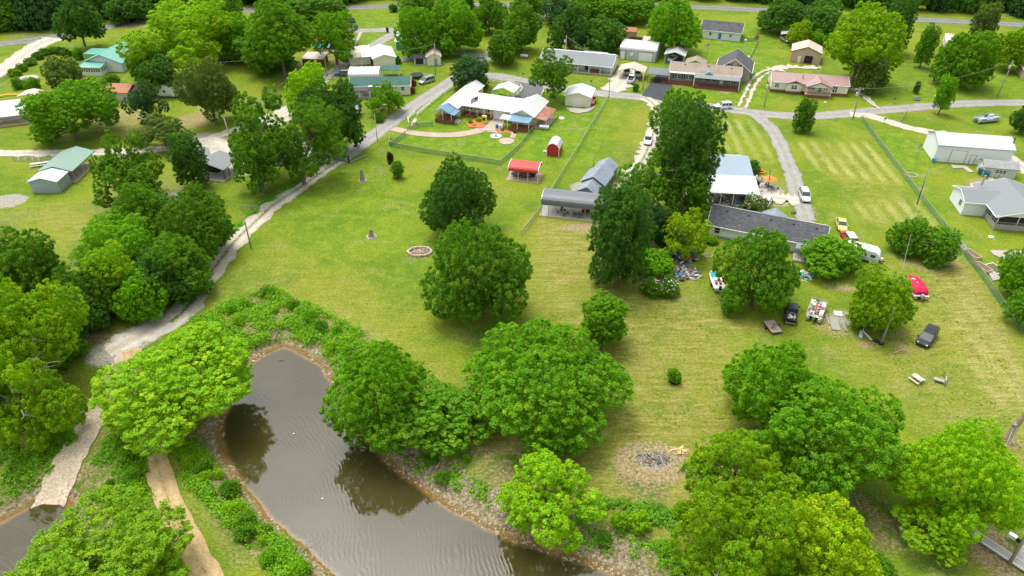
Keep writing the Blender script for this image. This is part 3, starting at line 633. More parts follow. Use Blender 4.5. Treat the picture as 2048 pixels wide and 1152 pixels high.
def tree_at(x, y, r, hz, zc, kind='round', hue='green', label='', name='tree', cat='tree', bark=M_BARK, group=None, dead=0, lean=(0, 0), sz=None):
    NT[0] += 1; g = H(x, y); rr = (r * r * hz) ** (1 / 3)
    sz = sz or ('XL' if rr > 6.2 else 'L' if rr > 4.2 else 'M' if rr > 2.1 else 'S')
    root = empty(name, (x, y, g), 0, label, cat, group)
    c, LP = crown_obj(kind, sz, NT[0] % 3, hue); c.parent = root; c.location = (lean[0], lean[1], zc - g)
    rot = (NT[0] * 2.399) % 6.283; c.rotation_euler = (0, 0, rot); c.scale = (r, r, hz)
    rg = random.Random(NT[0]); mb = MB(); tr = max(.07, min(.55, rr * .055)); top = zc - g + hz * .25
    pts = [(0, 0, -.3), (0, 0, .15), (lean[0] * .2 + rg.uniform(-.1, .1), lean[1] * .2, top * .35), (lean[0] * .7, lean[1] * .7, top * .7), (lean[0], lean[1], top)]
    mb.tube(pts, [tr * 1.7, tr * 1.15, tr * .9, tr * .6, tr * .2], 8)
    if sz != 'S':
        for lp in LP:
            q = Vector((lp[0] * r, lp[1] * r, lp[2] * hz)); q.rotate(Matrix.Rotation(rot, 3, 'Z')); q = q + Vector((lean[0], lean[1], zc - g)); s0 = max(.25, min(.85, (q.z / top) - .35 + rg.uniform(-.1, .1)))
            a = Vector((lean[0] * s0, lean[1] * s0, top * s0)); mid = a.lerp(q, .5) + Vector((0, 0, -.05 * rr + rg.uniform(-.1, .1) * rr))
            mb.tube([a, mid, q], [tr * .45, tr * .28, tr * .1], 5)
    mb.build('trunk', bark, root, smooth=True)
    if dead:
        for _ in range(dead):
            mb = MB(); a0 = rg.uniform(0, 6.28); el = rg.uniform(-.2, .9); p0 = Vector((math.cos(a0) * r * .5, math.sin(a0) * r * .5, zc - g + hz * el * .5)); d = Vector((math.cos(a0), math.sin(a0), rg.uniform(-.1, .6)))
            p1 = p0 + d * r * .32; p2 = p1 + Vector((d.x + rg.uniform(-.5, .5), d.y + rg.uniform(-.5, .5), rg.uniform(-.4, .5))) * r * .16
            mb.tube([p0, p1, p2], [.08, .055, .02], 5)
            for _k in range(3): mb.tube([p0.lerp(p1, (.4, .7, 1)[_k]), p1 + Vector([rg.uniform(-.18, .18) * r for _q in range(3)])], [.05, .015], 4)
            mb.build('dead_branch', M_BARKP, root)
    return root
def tree(x0, y0, x1, y1, kind, hue, label, clear=None, base=None, **kw):
    """crown box in the photograph -> a crown of real size standing on the ground"""
    cx, cy = (x0 + x1) / 2, (y0 + y1) / 2; clear = .9 if clear is None else clear; zc = 4.0; hz = 3; r = 3
    for _ in range(12):
        x, y = P(cx, cy, zc); dep = y * math.cos(PITCH) + (CAMH - zc) * math.sin(PITCH); s = FPX / dep
        th = math.atan2(CAMH - zc, math.hypot(x, y)); r = (x1 - x0) / 2 / s
        v = ((y1 - y0) / 2 / s) ** 2 - (r * math.sin(th)) ** 2; hz = math.sqrt(max(v, (.42 * r * math.cos(th)) ** 2)) / math.cos(th); hz = min(hz, 2.3 * r)
        zc = hz + clear
    x, y = P(cx, cy, zc); n = NT[0] + 1; rr = (r * r * hz) ** (1 / 3)
    sz = kw.pop('sz', None) or ('XL' if rr > 6.2 else 'L' if rr > 4.2 else 'M' if rr > 2.1 else 'S')
    if y > 190 and sz in ('L', 'XL'): sz = 'M' if rr < 6 else 'L'
    V = crown(kind, sz, n % 3)[0][::61]; a = (n * 2.399) % 6.283; ca, sa = math.cos(a), math.sin(a); U = np.column_stack([V[:, 0] * ca - V[:, 1] * sa, V[:, 0] * sa + V[:, 1] * ca, V[:, 2]])
    cp, sp_ = math.cos(PITCH), math.sin(PITCH); g = 0
    for _ in range(9):          # fit the real crown, leaf by leaf, to the size it shows
        g = H(x, y); zc = g + hz + clear; X = U[:, 0] * r + x; Y = U[:, 1] * r + y; Z = U[:, 2] * hz + zc - CAMH; f = Y * cp - Z * sp_; px = 1024 + FPX * X / f; py = 576 - FPX * (Y * sp_ + Z * cp) / f
        l, rt = np.percentile(px, (1, 99)); tp, bt = np.percentile(py, (1, 99)); r *= ((x1 - x0) / (rt - l)) ** .9; hz *= ((y1 - y0) / (bt - tp)) ** 1.1; hz = max(.45 * r, min((2.0 if kind in ('tall', 'cone') else 1.12) * r, hz))
        dep = y * cp + (CAMH - zc) * sp_; x += (cx - (l + rt) / 2) * dep / FPX; y -= (cy - (tp + bt) / 2) * dep / FPX / max(.3, sp_ * 1.0 + 0 * cp)* .6
    zc = H(x, y) + hz + clear; lean = (0, 0)
    if base:
        bx, by, _ = G(*base); lean = (max(-3, min(3, x - bx)), max(-3, min(3, y - by))); x -= lean[0]; y -= lean[1]
    return tree_at(x, y, r, hz, zc, kind, hue, label, lean=lean, sz=sz, **kw)
# ---------------------------------------------------------------- building kit
WHT = (.78,.78,.76)
M_WHITE = mat('white_paint', WHT, .55, var=.04)
M_WROOF = mat('white_metal_roof', (.52,.52,.505), .45, var=.05, ribs='x', rib_w=.9, rib_d=.5, dirt=.12, dcol=(.55,.52,.46))
M_WROOFY = mat('white_metal_roof_cross', (.52,.52,.505), .45, var=.05, ribs='y', rib_w=.9, rib_d=.5, dirt=.12, dcol=(.55,.52,.46))
M_CREAM = mat('cream_siding', (.80,.73,.50), .7, var=.05, ribs='z', rib_w=.22, rib_d=.5)
M_CREAM2 = mat('pale_cream_siding', (.78,.73,.58), .7, var=.06, ribs='z', rib_w=.22, rib_d=.4)
M_WSID = mat('white_siding', (.80,.82,.84), .65, var=.04, ribs='z', rib_w=.2, rib_d=.45)
M_GSID = mat('grey_siding', (.26,.25,.235), .75, var=.08, ribs='z', rib_w=.22, rib_d=.5)
M_LGREY = mat('light_grey_metal', (.48,.49,.48), .5, var=.06, ribs='x', rib_w=.35, rib_d=.5)
M_TAN = mat('tan_siding', (.52,.40,.28), .7, var=.06, ribs='x', rib_w=.4, rib_d=.5)
M_BRICK = mat('red_brick', (.20,.075,.05), .85, var=.3, vscale=6)
M_GLASS = glassmat()
M_WOODR = mat('red_brown_wood', (.20,.085,.045), .8, var=.3, vscale=4, ribs='z', rib_w=.16)
M_WOODG = mat('grey_weathered_wood', (.36,.34,.31), .9, var=.25, vscale=4, ribs='z', rib_w=.16)
M_WOODP = mat('pale_wood', (.55,.42,.27), .85, var=.25, vscale=4)
M_STEEL = mat('galvanised_steel', (.42,.44,.45), .4, metal=.6, var=.1)
M_DSTEEL = mat('dark_steel', (.05,.055,.06), .5, metal=.3, var=.2)
M_CONCR = mat('concrete_edge', (.45,.42,.37), .9, var=.15)
M_DARK = mat('dark_paint_and_shade', (.03,.028,.025), .9, var=.4)  # near-black paint; panels in open doorways use it as painted-in shade
M_BLUEM = mat('blue_metal_roof', (.13,.25,.35), .45, var=.06, ribs='y', rib_w=.5, rib_d=.6)
M_RUST = mat('rusty_metal_roof', (.28,.11,.065), .7, var=.35, vscale=1.2, ribs='x', rib_w=.5, dirt=.5, dcol=(.42,.33,.26))
M_FEN = meshwire('chain_link_green', (.10,.24,.15), .62); M_FENG = meshwire('chain_link_grey', (.30,.36,.31), .42)
class Bld:
    def __init__(s, name, label, cat, px, py, rot, z=0.0, group=None):
        x, y = P(px, py, z); s.o = Vector((x, y, 0)); s.r = R(rot)
        s.e = empty(name, s.o, s.r, label, cat, group)
    def L(s, px, py, z=0.0):
        x, y = P(px, py, z); d = Vector((x, y, 0)) - s.o; c, q = math.cos(-s.r), math.sin(-s.r)
        return (d.x * c - d.y * q, d.x * q + d.y * c)
    def part(s, mb, name, m, **k): return mb.build(name, m, s.e, **k)
    def walls(s, x0, x1, y0, y1, h, m, rise=0, ridge='x', z0=0, name='wall', rpos=.5, found=None):
        mb = MB()
        if rise == 0: mb.box(x0, x1, y0, y1, z0, h)
        else:
            xm = x0 + (x1 - x0) * rpos; ym = y0 + (y1 - y0) * rpos
            mb.box(x0, x1, y0, y1, z0, h)
            if ridge == 'x': mb.add([(x0,y0,h),(x0,y1,h),(x0,ym,h+rise-.05),(x1,y0,h),(x1,y1,h),(x1,ym,h+rise-.05)], [(0,2,1),(3,4,5),(0,3,5,2),(1,2,5,4)])
            else: mb.add([(x0,y0,h),(x1,y0,h),(xm,y0,h+rise-.05),(x0,y1,h),(x1,y1,h),(xm,y1,h+rise-.05)], [(0,1,2),(3,5,4),(0,2,5,3),(1,4,5,2)])
        w = s.part(mb, name, m)
        if found: s.part(MB().box(x0 - .05, x1 + .05, y0 - .05, y1 + .05, -.1, found[0]), 'foundation', found[1])
        return w
    def roof(s, x0, x1, y0, y1, h, rise, m, ridge='x', ov=.35, th=.12, rpos=.5, name='roof', fascia=None, ovx=None, vents=0):
        ovx = ov if ovx is None else ovx; par = None
        if ridge == 'x':
            ym = y0 + (y1 - y0) * rpos; a = rise / max(ym - y0, .01); b = rise / max(y1 - ym, .01)
            pr = [(y0 - ov, h - a * ov), (ym, h + rise), (y1 + ov, h - b * ov)]
            X0, X1 = x0 - ovx, x1 + ovx; sec = lambda X: [(X, y, z) for y, z in pr] + [(X, y, z - th) for y, z in pr[::-1]]
        else:
            xm = x0 + (x1 - x0) * rpos; a = rise / max(xm - x0, .01); b = rise / max(x1 - xm, .01)
            pr = [(x0 - ov, h - a * ov), (xm, h + rise), (x1 + ov, h - b * ov)]
            X0, X1 = y0 - ovx, y1 + ovx; sec = lambda Y: [(x, Y, z) for x, z in pr] + [(x, Y, z - th) for x, z in pr[::-1]]
        mb = MB(); mb.m = Matrix.Translation((0, 0, .08)); mb.loft([sec(X0), sec(X1)]); o = s.part(mb, name, m)
        if fascia:
            for X, g in ((X0, -.06), (X1, .06)):
                f = MB()
                for i in range(2):
                    p, q = pr[i], pr[i + 1]
                    vs = [(p[0], p[1] + .11), (q[0], q[1] + .11), (q[0], q[1] - .10), (p[0], p[1] - .10)]
                    if ridge == 'x': V = [(X, a_, b_) for a_, b_ in vs] + [(X + g, a_, b_) for a_, b_ in vs]
                    else: V = [(a_, X, b_) for a_, b_ in vs] + [(a_, X + g, b_) for a_, b_ in vs]
                    f.add(V, [(0,1,2,3),(7,6,5,4),(0,4,5,1),(1,5,6,2),(2,6,7,3),(3,7,4,0)])
                f.build('fascia', fascia, o)
            for p in (pr[0], pr[2]):
                g = MB(); sg = -1 if p is pr[0] else 1
                if ridge == 'x': g.box(X0, X1, *sorted((p[0] + sg * .01, p[0] + sg * .12)), p[1] - .1, p[1] + .07)
                else: g.box(*sorted((p[0] + sg * .01, p[0] + sg * .12)), X0, X1, p[1] - .1, p[1] + .07)
                g.build('gutter', fascia, o)
        for i in range(vents):
            t = (i + .6) / vents; X = x0 + (x1 - x0) * t
            if ridge == 'x': ym = y0 + (y1 - y0) * rpos; c = (X, ym - .9, h + rise - .75 * a)
            else: xm = x0 + (x1 - x0) * rpos; c = (xm + .9, y0 + (y1 - y0) * t, h + rise - .75 * b)
            MB().box(c[0]-.16, c[0]+.16, c[1]-.16, c[1]+.16, c[2] - .1, c[2]+.2).build('roof_vent', M_DSTEEL, o)
        return o
    def slope(s, x0, x1, y0, y1, h0, h1, m, axis='y', th=.1, name='roof'):
        """mono-pitch sheet: height h0 at the low coordinate, h1 at the high one"""
        if axis == 'y': V = [(x0,y0,h0),(x1,y0,h0),(x1,y1,h1),(x0,y1,h1)]
        else: V = [(x0,y0,h0),(x1,y0,h1),(x1,y1,h1),(x0,y1,h0)]
        V += [(a, b, c - th) for a, b, c in V]
        return s.part(MB().add(V, [(0,1,2,3),(7,6,5,4),(0,4,5,1),(1,5,6,2),(2,6,7,3),(3,7,4,0)]), name, m)
    def posts(s, pts, h, r=.07, m=None, name='post', base=0):
        for x, y in pts: s.part(MB().box(x - r, x + r, y - r, y + r, base, h if not callable(h) else h(x, y)), name, m or M_WHITE)
    def _place(s, f, u, z, w, h, x0, x1, y0, y1, t0, t1):
        if f == 'f': return (u - w/2, u + w/2, y0 - t1, y0 - t0, z, z + h)
        if f == 'b': return (u - w/2, u + w/2, y1 + t0, y1 + t1, z, z + h)
        if f == 'l': return (x0 - t1, x0 - t0, u - w/2, u + w/2, z, z + h)
        return (x1 + t0, x1 + t1, u - w/2, u + w/2, z, z + h)
    def win(s, f, u, z, w, h, box, mull=1, m=None, shutter=None):
        a = s._place(f, u, z, w, h, *box, -.02, .05); o = s.part(MB().box(*a), 'window', m or M_WHITE)
        n = mull + 1; g = MB()
        for i in range(n):
            uu = u - w/2 + w * (i + .5) / n; g.box(*s._place(f, uu, z + .09, w / n - .12, h / 2 - .12, *box, .05, .065)); g.box(*s._place(f, uu, z + h / 2 + .04, w / n - .12, h / 2 - .12, *box, .05, .065))
        g.build('pane', M_GLASS, o)
        if shutter:
            for sg in (-1, 1): MB().box(*s._place(f, u + sg * (w / 2 + .22), z, .35, h, *box, -.02, .07)).build('shutter', shutter, o)
        return o
    def door(s, f, u, w, h, box, m, z=0, panels=0, name='door', frame=None):
        o = s.part(MB().box(*s._place(f, u, z, w, h, *box, -.02, .06)), name, m)
        if panels:
            g = MB()
            for i in range(1, panels): g.box(*s._place(f, u, z + h * i / panels - .015, w - .02, .03, *box, .06, .075))
            g.build('panel_groove', M_STEEL, o)
        else: MB().box(*s._place(f, u + w * .36, z + h * .45, .07, .1, *box, .06, .12)).build('handle', M_DSTEEL, o)
        if frame:
            g = MB()
            for uu in (u - w/2 - .07, u + w/2 + .07): g.box(*s._place(f, uu, z, .12, h + .12, *box, -.02, .08))
            g.box(*s._place(f, u, z + h + .02, w + .03, .1, *box, -.02, .08)); g.build('door_frame', frame, o)
        return o
    def barrel(s, x0, x1, y0, y1, h, rise, m, axis='x', th=.08, drop=.9, name='roof', n=9, trim=None):
        """rounded carport roof running along axis, sides bent down by drop"""
        prof = [];  lo, hi = (y0, y1) if axis == 'x' else (x0, x1); c = (lo + hi) / 2; w = (hi - lo) / 2
        prof.append((lo, h - drop))
        for i in range(n + 1):
            t = math.pi * (1 - i / n); xx = math.copysign(abs(math.cos(t)) ** .8, math.cos(t)); prof.append((c + w * xx, h + rise * math.sin(t) ** .9))
        prof.append((hi, h - drop)); q = []
        for k, (u, z) in enumerate(prof): q.append((u + (th if u < c else -th) * (1 if abs(u - c) > w * .7 else .3), z - th * (0 if k in (0, len(prof) - 1) else 1)))
        sec = (lambda X: [(X, a, b) for a, b in prof] + [(X, a, b) for a, b in q[::-1]]) if axis == 'x' else (lambda Y: [(a, Y, b) for a, b in prof] + [(a, Y, b) for a, b in q[::-1]])
        e = (x0, x1) if axis == 'x' else (y0, y1); o = s.part(MB().loft([sec(e[0]), sec(e[1])]), name, m)
        if trim:
            for X in e:
                f = MB(); pp = [(X, a, b) if axis == 'x' else (a, X, b) for a, b in prof]
                for a, b in zip(pp[:-1], pp[1:]): f.bar(a, b, .09)
                f.build('roof_trim', trim, o)
        return o
    def rail(s, pts, z, m, h=1.0, mid=8, solid=False, name='railing'):
        mb = MB()
        for a, b in zip(pts[:-1], pts[1:]):
            mb.bar((a[0], a[1], z + h), (b[0], b[1], z + h), .05); mb.bar((a[0], a[1], z + .12), (b[0], b[1], z + .12), .04)
            n = max(1, int(math.dist(a, b) / .35))
            for i in range(n + 1):
                x = a[0] + (b[0] - a[0]) * i / n; y = a[1] + (b[1] - a[1]) * i / n; mb.box(x - .03, x + .03, y - .03, y + .03, z, z + h)
        return s.part(mb, name, m)
def simple_house(name, label, cat, fl, rot, w, d, h, rise, ridge, mw, mr, fascia=None, ov=.4, found=None, vents=0, z=0, group=None):
    b = Bld(name, label, cat, fl[0], fl[1], rot, z, group); b.walls(0, w, 0, d, h, mw, rise, ridge, found=found)
    b.roof(0, w, 0, d, h, rise, mr, ridge, ov, fascia=fascia, vents=vents); b.box = (0, w, 0, d); return b
SH_DARK = shingle('dark_shingles', (.055,.057,.063), (.135,.137,.145))
SH_BLUE = shingle('slate_shingles', (.20,.235,.28), (.29,.33,.38))
SH_BROWN = shingle('brown_shingles', (.25,.205,.155), (.36,.30,.235))
SH_GREEN = shingle('green_shingles', (.05,.12,.095), (.085,.17,.135))
M_MINT = mat('mint_metal_roof', (.12,.36,.28), .45, var=.08, ribs='x', rib_w=.5, dirt=.1)
M_MINTY = mat('mint_metal_roof_cross', (.12,.36,.28), .45, var=.08, ribs='y', rib_w=.5, dirt=.1)
M_GREYM = mat('grey_metal_roof', (.215,.23,.235), .62, spec=.2, var=.07, ribs='x', rib_w=.45, rib_d=.7)
M_GREYMY = mat('grey_metal_roof_cross', (.215,.23,.235), .62, spec=.2, var=.07, ribs='y', rib_w=.45, rib_d=.7)
M_DGREYM = mat('dark_grey_metal', (.15,.16,.17), .45, var=.06, ribs='z', rib_w=.28, rib_d=.8)
M_RED = mat('red_metal', (.50,.05,.04), .45, var=.06, ribs='y', rib_w=.4, rib_d=.5)
M_REDW = mat('red_siding', (.50,.03,.035), .6, var=.08, ribs='x', rib_w=.35, rib_d=.6)
M_TEAL = mat('teal_metal', (.03,.30,.33), .5, var=.1)
M_BLUEDOOR = mat('blue_door', (.06,.16,.35), .5)
M_TANROOF = mat('tan_metal_roof', (.55,.47,.37), .55, var=.1, ribs='x', rib_w=.5, dirt=.3, dcol=(.35,.27,.2))
M_TANROOFY = mat('tan_metal_roof_cross', (.50,.43,.34), .55, var=.1, ribs='y', rib_w=.6, dirt=.15, dcol=(.35,.27,.2))
M_PINKROOF = mat('dusty_pink_metal_roof', (.33,.215,.20), .5, var=.05, ribs='x', rib_w=.5, rib_d=.5)
M_ORROOF = mat('faded_orange_roof', (.38,.16,.08), .8, var=.12, dirt=.2)
M_DKASPH = mat('dark_porch_roof', (.06,.055,.06), .8, var=.2)
M_PINK = mat('pink_siding', (.52,.30,.28), .7, var=.08, ribs='x', rib_w=.3)

# 1 cream complex with the white roof --------------------------------------
rt = -20.5
b = Bld('cream_house', 'long cream house with white metal roofs, two wings, blue porch roofs and a flag', 'house', 985.7, 238, rt)
x_gr = 5.9; mainy1 = 8.6; box = (0, x_gr, 0, mainy1)
b.walls(-8.6, 0, 1.5, mainy1, 3, M_CREAM, 1.5, name='porch_wall'); b.walls(0, x_gr, 0, mainy1, 3, M_CREAM, name='wall')
b.roof(-8.8, x_gr + 2.4, -.6, mainy1, 2.95, 1.55, M_WROOF, ov=.25, fascia=M_WHITE, name='main_roof')
b.posts([(x, -.5) for x in (-8.2, -6.2, -4.2, -2.2, -.3)], 2.9, .09); b.part(MB().box(-8.6, -.1, -.7, 1.5, 0, .45), 'porch_deck', M_WOODR)
b.rail([(-8.2, -.7), (-5.4, -.7)], .45, M_WOODR); b.rail([(-5.4, -.7), (-6.3, -3.2)], .2, M_WOODR); b.rail([(-4.0, -.7), (-4.9, -3.4)], .2, M_WOODR)
b.win('f', -7, 1.1, 1.3, 1.2, (-8.6, 0, 1.5, mainy1)); b.win('f', -4.9, 1.1, 1.3, 1.2, (-8.6, 0, 1.5, mainy1)); b.door('f', -3.2, .95, 2.0, (-8.6, 0, 1.5, mainy1), M_WHITE, .45); b.win('f', -1.4, 1.1, 1.3, 1.2, (-8.6, 0, 1.5, mainy1))
b.door('f', 1.7, 2.5, 2.15, box, M_WHITE, panels=5, name='garage_door'); b.win('f', 4.5, 1.2, 2.0, .9, box, 2)
wx0, wx1 = -12.9, -8.7; wy0, wy1 = -3.3, 14.6; bx = (wx0, wx1, wy0, wy1)
b.walls(wx0, wx1, wy0 + .2, wy1, 3, M_CREAM, 1.1, 'y', name='wing_wall'); b.roof(wx0, wx1, wy0, wy1, 3.0, 1.1, M_WROOFY, 'y', .35, fascia=M_WHITE, name='wing_roof', ovx=.1)
b.win('r', -1.8, 1.2, 1.1, 1.2, bx); b.win('r', 12.2, 1.2, 1.2, 1.1, bx)
b.part(MB().box(wx0 - .3, wx1 + .3, -7.1, wy0 + .15, 0, .9), 'deck', M_WOODR); b.roof(wx0 - .2, wx1 - .4, -7.2, wy0 + .1, 2.95, .95, M_BLUEM, 'y', .2, name='porch_roof', ovx=.1)
b.slope(wx1 - .3, wx1 + 1.1, -7.1, -3.4, 2.85, 2.5, M_BLUEM, 'x', name='porch_roof')
b.posts([(wx0 - .1, -7), (wx0 - .1, -3.6), (wx1 + .2, -7), (wx0 + 2, -7), (wx1 + .2, -4)], 2.85, .07); b.rail([(wx0 - .2, -7.05), (wx1 + .25, -7.05), (wx1 + .25, -4)], .9, M_WOODR); b.rail([(wx0 - .2, -7.05), (wx0 - .2, -3.4)], .9, M_WOODR)
b.part(MB().box(wx1 + .4, wx1 + 1.7, -6.1, -4.2, 0, .25).box(wx1 + .4, wx1 + 1.3, -6.1, -4.2, .25, .5), 'steps', M_CONCR)
rx0, rx1 = x_gr + .1, x_gr + 5.6; ry0, ry1 = -1.6, 9.4; br = (rx0, rx1, ry0, ry1)
b.walls(rx0, rx1, ry0, ry1, 3, M_CREAM, 1.25, 'y', name='wing_wall'); b.roof(rx0, rx1, ry0, ry1, 3.02, 1.3, M_WROOFY, 'y', .4, fascia=M_WHITE, name='wing_roof')
b.win('f', rx0 + 1.3, 1, 1.3, 1.2, br); b.door('f', rx0 + 3.3, .9, 2, br, M_WHITE)
b.slope(rx0 + .2, rx1 + .2, ry0 - 3.6, ry0 - .1, 2.5, 2.95, M_BLUEM, name='porch_roof'); b.slope(rx0 - 2.3, rx0 + .15, ry0 - 3.1, ry0 - .6, 2.45, 2.7, M_WROOF, name='porch_roof')
b.posts([(rx0 - 2.2, ry0 - 3), (rx0, ry0 - 3.4), (rx0 + 2.6, ry0 - 3.5), (rx1 + .1, ry0 - 3.5), (rx0 - 2.2, ry0 - .8)], 2.45, .06)
b.part(MB().box(rx0 + .1, rx1 + .3, ry0 - 3.7, ry0, 0, .4), 'deck', M_WOODR); b.rail([(rx0 + .2, ry0 - 3.65), (rx0 + 1.6, ry0 - 3.65)], .4, M_WOODR, .8); b.rail([(rx0 + 3, ry0 - 3.65), (rx1 + .2, ry0 - 3.65), (rx1 + .2, ry0)], .4, M_WOODR, .8)
b.slope(rx1 + .15, rx1 + 3.6, ry0 - .2, ry0 + 8.2, 2.75, 2.3, M_RUST, 'x', name='lean_to_roof'); b.posts([(rx1 + 3.5, ry0 + v) for v in (0, 2, 4, 6, 8)], 2.3, .07)
b.part(MB().box(rx1 + .1, rx1 + 3.6, ry0 - .2, ry0 + 8, 0, .12), 'slab', M_CONCR)
b.part(MB().bar((-11, 5, 3.9), (-11, 5, 4.6), .1, 8), 'vent_pipe', M_STEEL); b.part(MB().bar((2, 5.5, 4), (2, 5.5, 4.7), .1, 8), 'vent_pipe', M_STEEL)
# its white canopy behind
c = Bld('white_canopy', 'white pitched canopy on posts behind the cream house', 'canopy', 985, 199, rt); c.roof(0, 6.2, 0, 5, 2.6, 1.1, M_WROOFY, 'y', .1); c.posts([(0.1,.1),(6.1,.1),(.1,4.9),(6.1,4.9)], 2.55)
# flag
def flag_obj(base, h, fw, fh, label, ang=0.5, pole_m=None):
    x, y, z = base; r = empty('flagpole', (x, y, z), ang, label, 'flag'); MB().bar((0, 0, 0), (0, 0, h), .05, 8).build('pole', pole_m or M_STEEL, r)
    m1 = mat('flag_red', (.5,.03,.04), .7); m2 = mat('flag_white', (.75,.75,.75), .7); m3 = mat('flag_blue', (.02,.03,.15), .7)
    wv = lambda u: (.12 * math.sin(u * 4.5), -.25 * u)
    f = MB(); g = MB(); k = MB(); n = 10
    for i in range(n):
        for j in range(13):
            u0, u1 = fw * i / n, fw * (i + 1) / n; z1, z0 = h - .1 - fh * j / 13, h - .1 - fh * (j + 1) / 13; t = k if (j < 7 and i < 4) else (f if j % 2 == 0 else g)
            (a, b_), (c_, d) = wv(u0), wv(u1); t.add([(u0, a, z0 + b_), (u1, c_, z0 + d), (u1, c_, z1 + d), (u0, a, z1 + b_)], [(0, 1, 2, 3)])
    o = f.build('flag_cloth', m1, r); g.build('stripe', m2, o); k.build('canton', m3, o); return r
x, y = P(957, 238); flag_obj((x, y, 0), 6.2, 2.0, 1.25, 'American flag flying in front of the white roofed cream house', R(205))
# 2 small houses and sheds by table -----------------------------------------
b = simple_house('white_house', 'white house with a dark shingle roof and blue door near the top road', 'house', (1400.6, 75.7), -19.5, 13, 8.6, 2.9, 2.0, 'x', M_WSID, SH_DARK, M_WHITE, vents=4)
b.win('f', 3.1, 1.1, .8, 1.1, b.box, 0); b.door('f', 6.3, .95, 2.05, b.box, M_BLUEDOOR, .1); b.win('f', 9.8, 1.1, .8, 1.1, b.box, 0); b.part(MB().box(5.5, 7.1, -.9, -.02, 0, .15), 'step', M_CONCR)
# barn
b = Bld('white_barn', 'long white metal barn with a roll-up door beside the gravel branch road', 'barn', 1865, 322, -10.5); x1 = 15.9; d = b.L(1845, 294)[1] ; d = max(7.5, min(10.5, d))
b.walls(0, x1, 0, d, 4.0, M_WSID, 1.5); b.roof(0, x1, 0, d, 4.0, 1.5, M_WROOF, ov=.15, fascia=M_STEEL); bb = (0, x1, 0, d)
b.door('f', 4.9, 3.2, 2.9, bb, M_WHITE, panels=5, name='roll_up_door', frame=M_STEEL); b.door('f', 8.1, .95, 2.1, bb, M_WHITE, frame=M_STEEL)
b.part(MB().bar((16.0, 2.2, 4.5), (16.0, 2.2, 6.1), .11, 8).lathe([(.4,4.75),(.25,4.95)], 8, (16.0,2.2)), 'stove_pipe', M_DSTEEL)
b = simple_house('old_shed', 'weathered white shed with a grey shingle roof in front of the white barn', 'shed', (1963, 352), -12, 6.6, 3.6, 2.3, .9, 'x', mat('peeling_white_wood', (.66,.66,.64), .9, var=.15, dirt=.6, dcol=(.25,.22,.19), dscale=2.5, ribs='z', rib_w=.2), shingle('mossy_shingles', (.24,.25,.24), (.36,.37,.35)), ov=.3)
b.win('f', 3.4, .9, 2.2, .9, b.box, 2); b.door('l', 1.8, .9, 1.9, b.box, M_WHITE)
# gray hip/gable white house right
b = Bld('deck_house', 'white house with grey metal roofs and a screened deck at the right edge', 'house', 1921, 429, -10)
w = 4.2
b.walls(0, w, 0, 6.8, 2.9, M_WSID, 1.1, 'x', name='wing_wall'); b.roof(0, w + 4, 0, 6.8, 2.9, 1.1, M_GREYM, 'x', .25, fascia=M_WHITE, name='wing_roof'); b.win('l', 1.9, 1.1, 1.1, 1.3, (0, w, 0, 7.5))
dx0, dx1 = w, w + 11; dy0 = -5.0; b.walls(dx0 + .2, dx1 + 7, .2, 7.8, 2.9, M_WSID, name='wall')
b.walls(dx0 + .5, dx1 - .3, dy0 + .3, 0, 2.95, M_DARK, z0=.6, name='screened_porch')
b.roof(dx0, dx1, dy0, 8.0, 3.0, 1.7, M_GREYMY, 'y', .5, fascia=M_WHITE, name='main_roof')
b.part(MB().add([(dx0 - .3, dy0 - .1, 3.0), (dx1 + .3, dy0 - .1, 3.0), ((dx0 + dx1) / 2, dy0 - .1, 4.6), (dx0 - .3, dy0 + .1, 3.0), (dx1 + .3, dy0 + .1, 3.0), ((dx0 + dx1) / 2, dy0 + .1, 4.6)], [(0,1,2),(5,4,3),(0,3,4,1),(1,4,5,2),(2,5,3,0)]), 'gable', M_WHITE)
b.roof(dx1 - 2, dx1 + 9, 1, 8.5, 2.95, 1.2, M_GREYM, 'x', .3, name='main_roof')
b.part(MB().box(dx0 + .2, dx1, dy0, 0, 0, .62), 'deck', M_WOODG); b.rail([(dx0 + .2, -.1), (dx0 + .2, dy0), (dx1, dy0)], .6, M_WOODG, 1.05); b.part(MB().box(dx0 + .12, dx1, dy0 - .06, dy0, .05, 1.2).box(dx0 + .1, dx0 + .16, dy0, 0, .05, 1.2), 'lattice', M_WOODG)
b.posts([(dx0 + .25, dy0 + .1), (dx0 + .25, dy0 + 2.6), (dx0 + 3.8, dy0 + .05), (dx0 + 7.4, dy0 + .05)], 2.95, .06); b.part(MB().bar((4.6, 6.2, 3.8), (4.6, 6.2, 6.0), .2, 10), 'chimney_pipe', M_STEEL)
# dark carport with the long slab
b = Bld('long_carport', 'long dark grey metal carport over a concrete patio', 'carport', 1081, 432, -12.5); w = 13.5; d = 5.6
b.part(MB().box(-.3, w, 0, d, -.05, .12), 'slab', M_CONCR); b.barrel(0, w, .3, d - .3, 3.2, 1.0, M_DGREYM, drop=.75, trim=M_STEEL)
b.posts([(.1 + i * (w - .4) / 9, .35) for i in range(10)] + [(.1 + i * (w - .4) / 9, d - .35) for i in range(10)], 2.6, .045, M_STEEL)
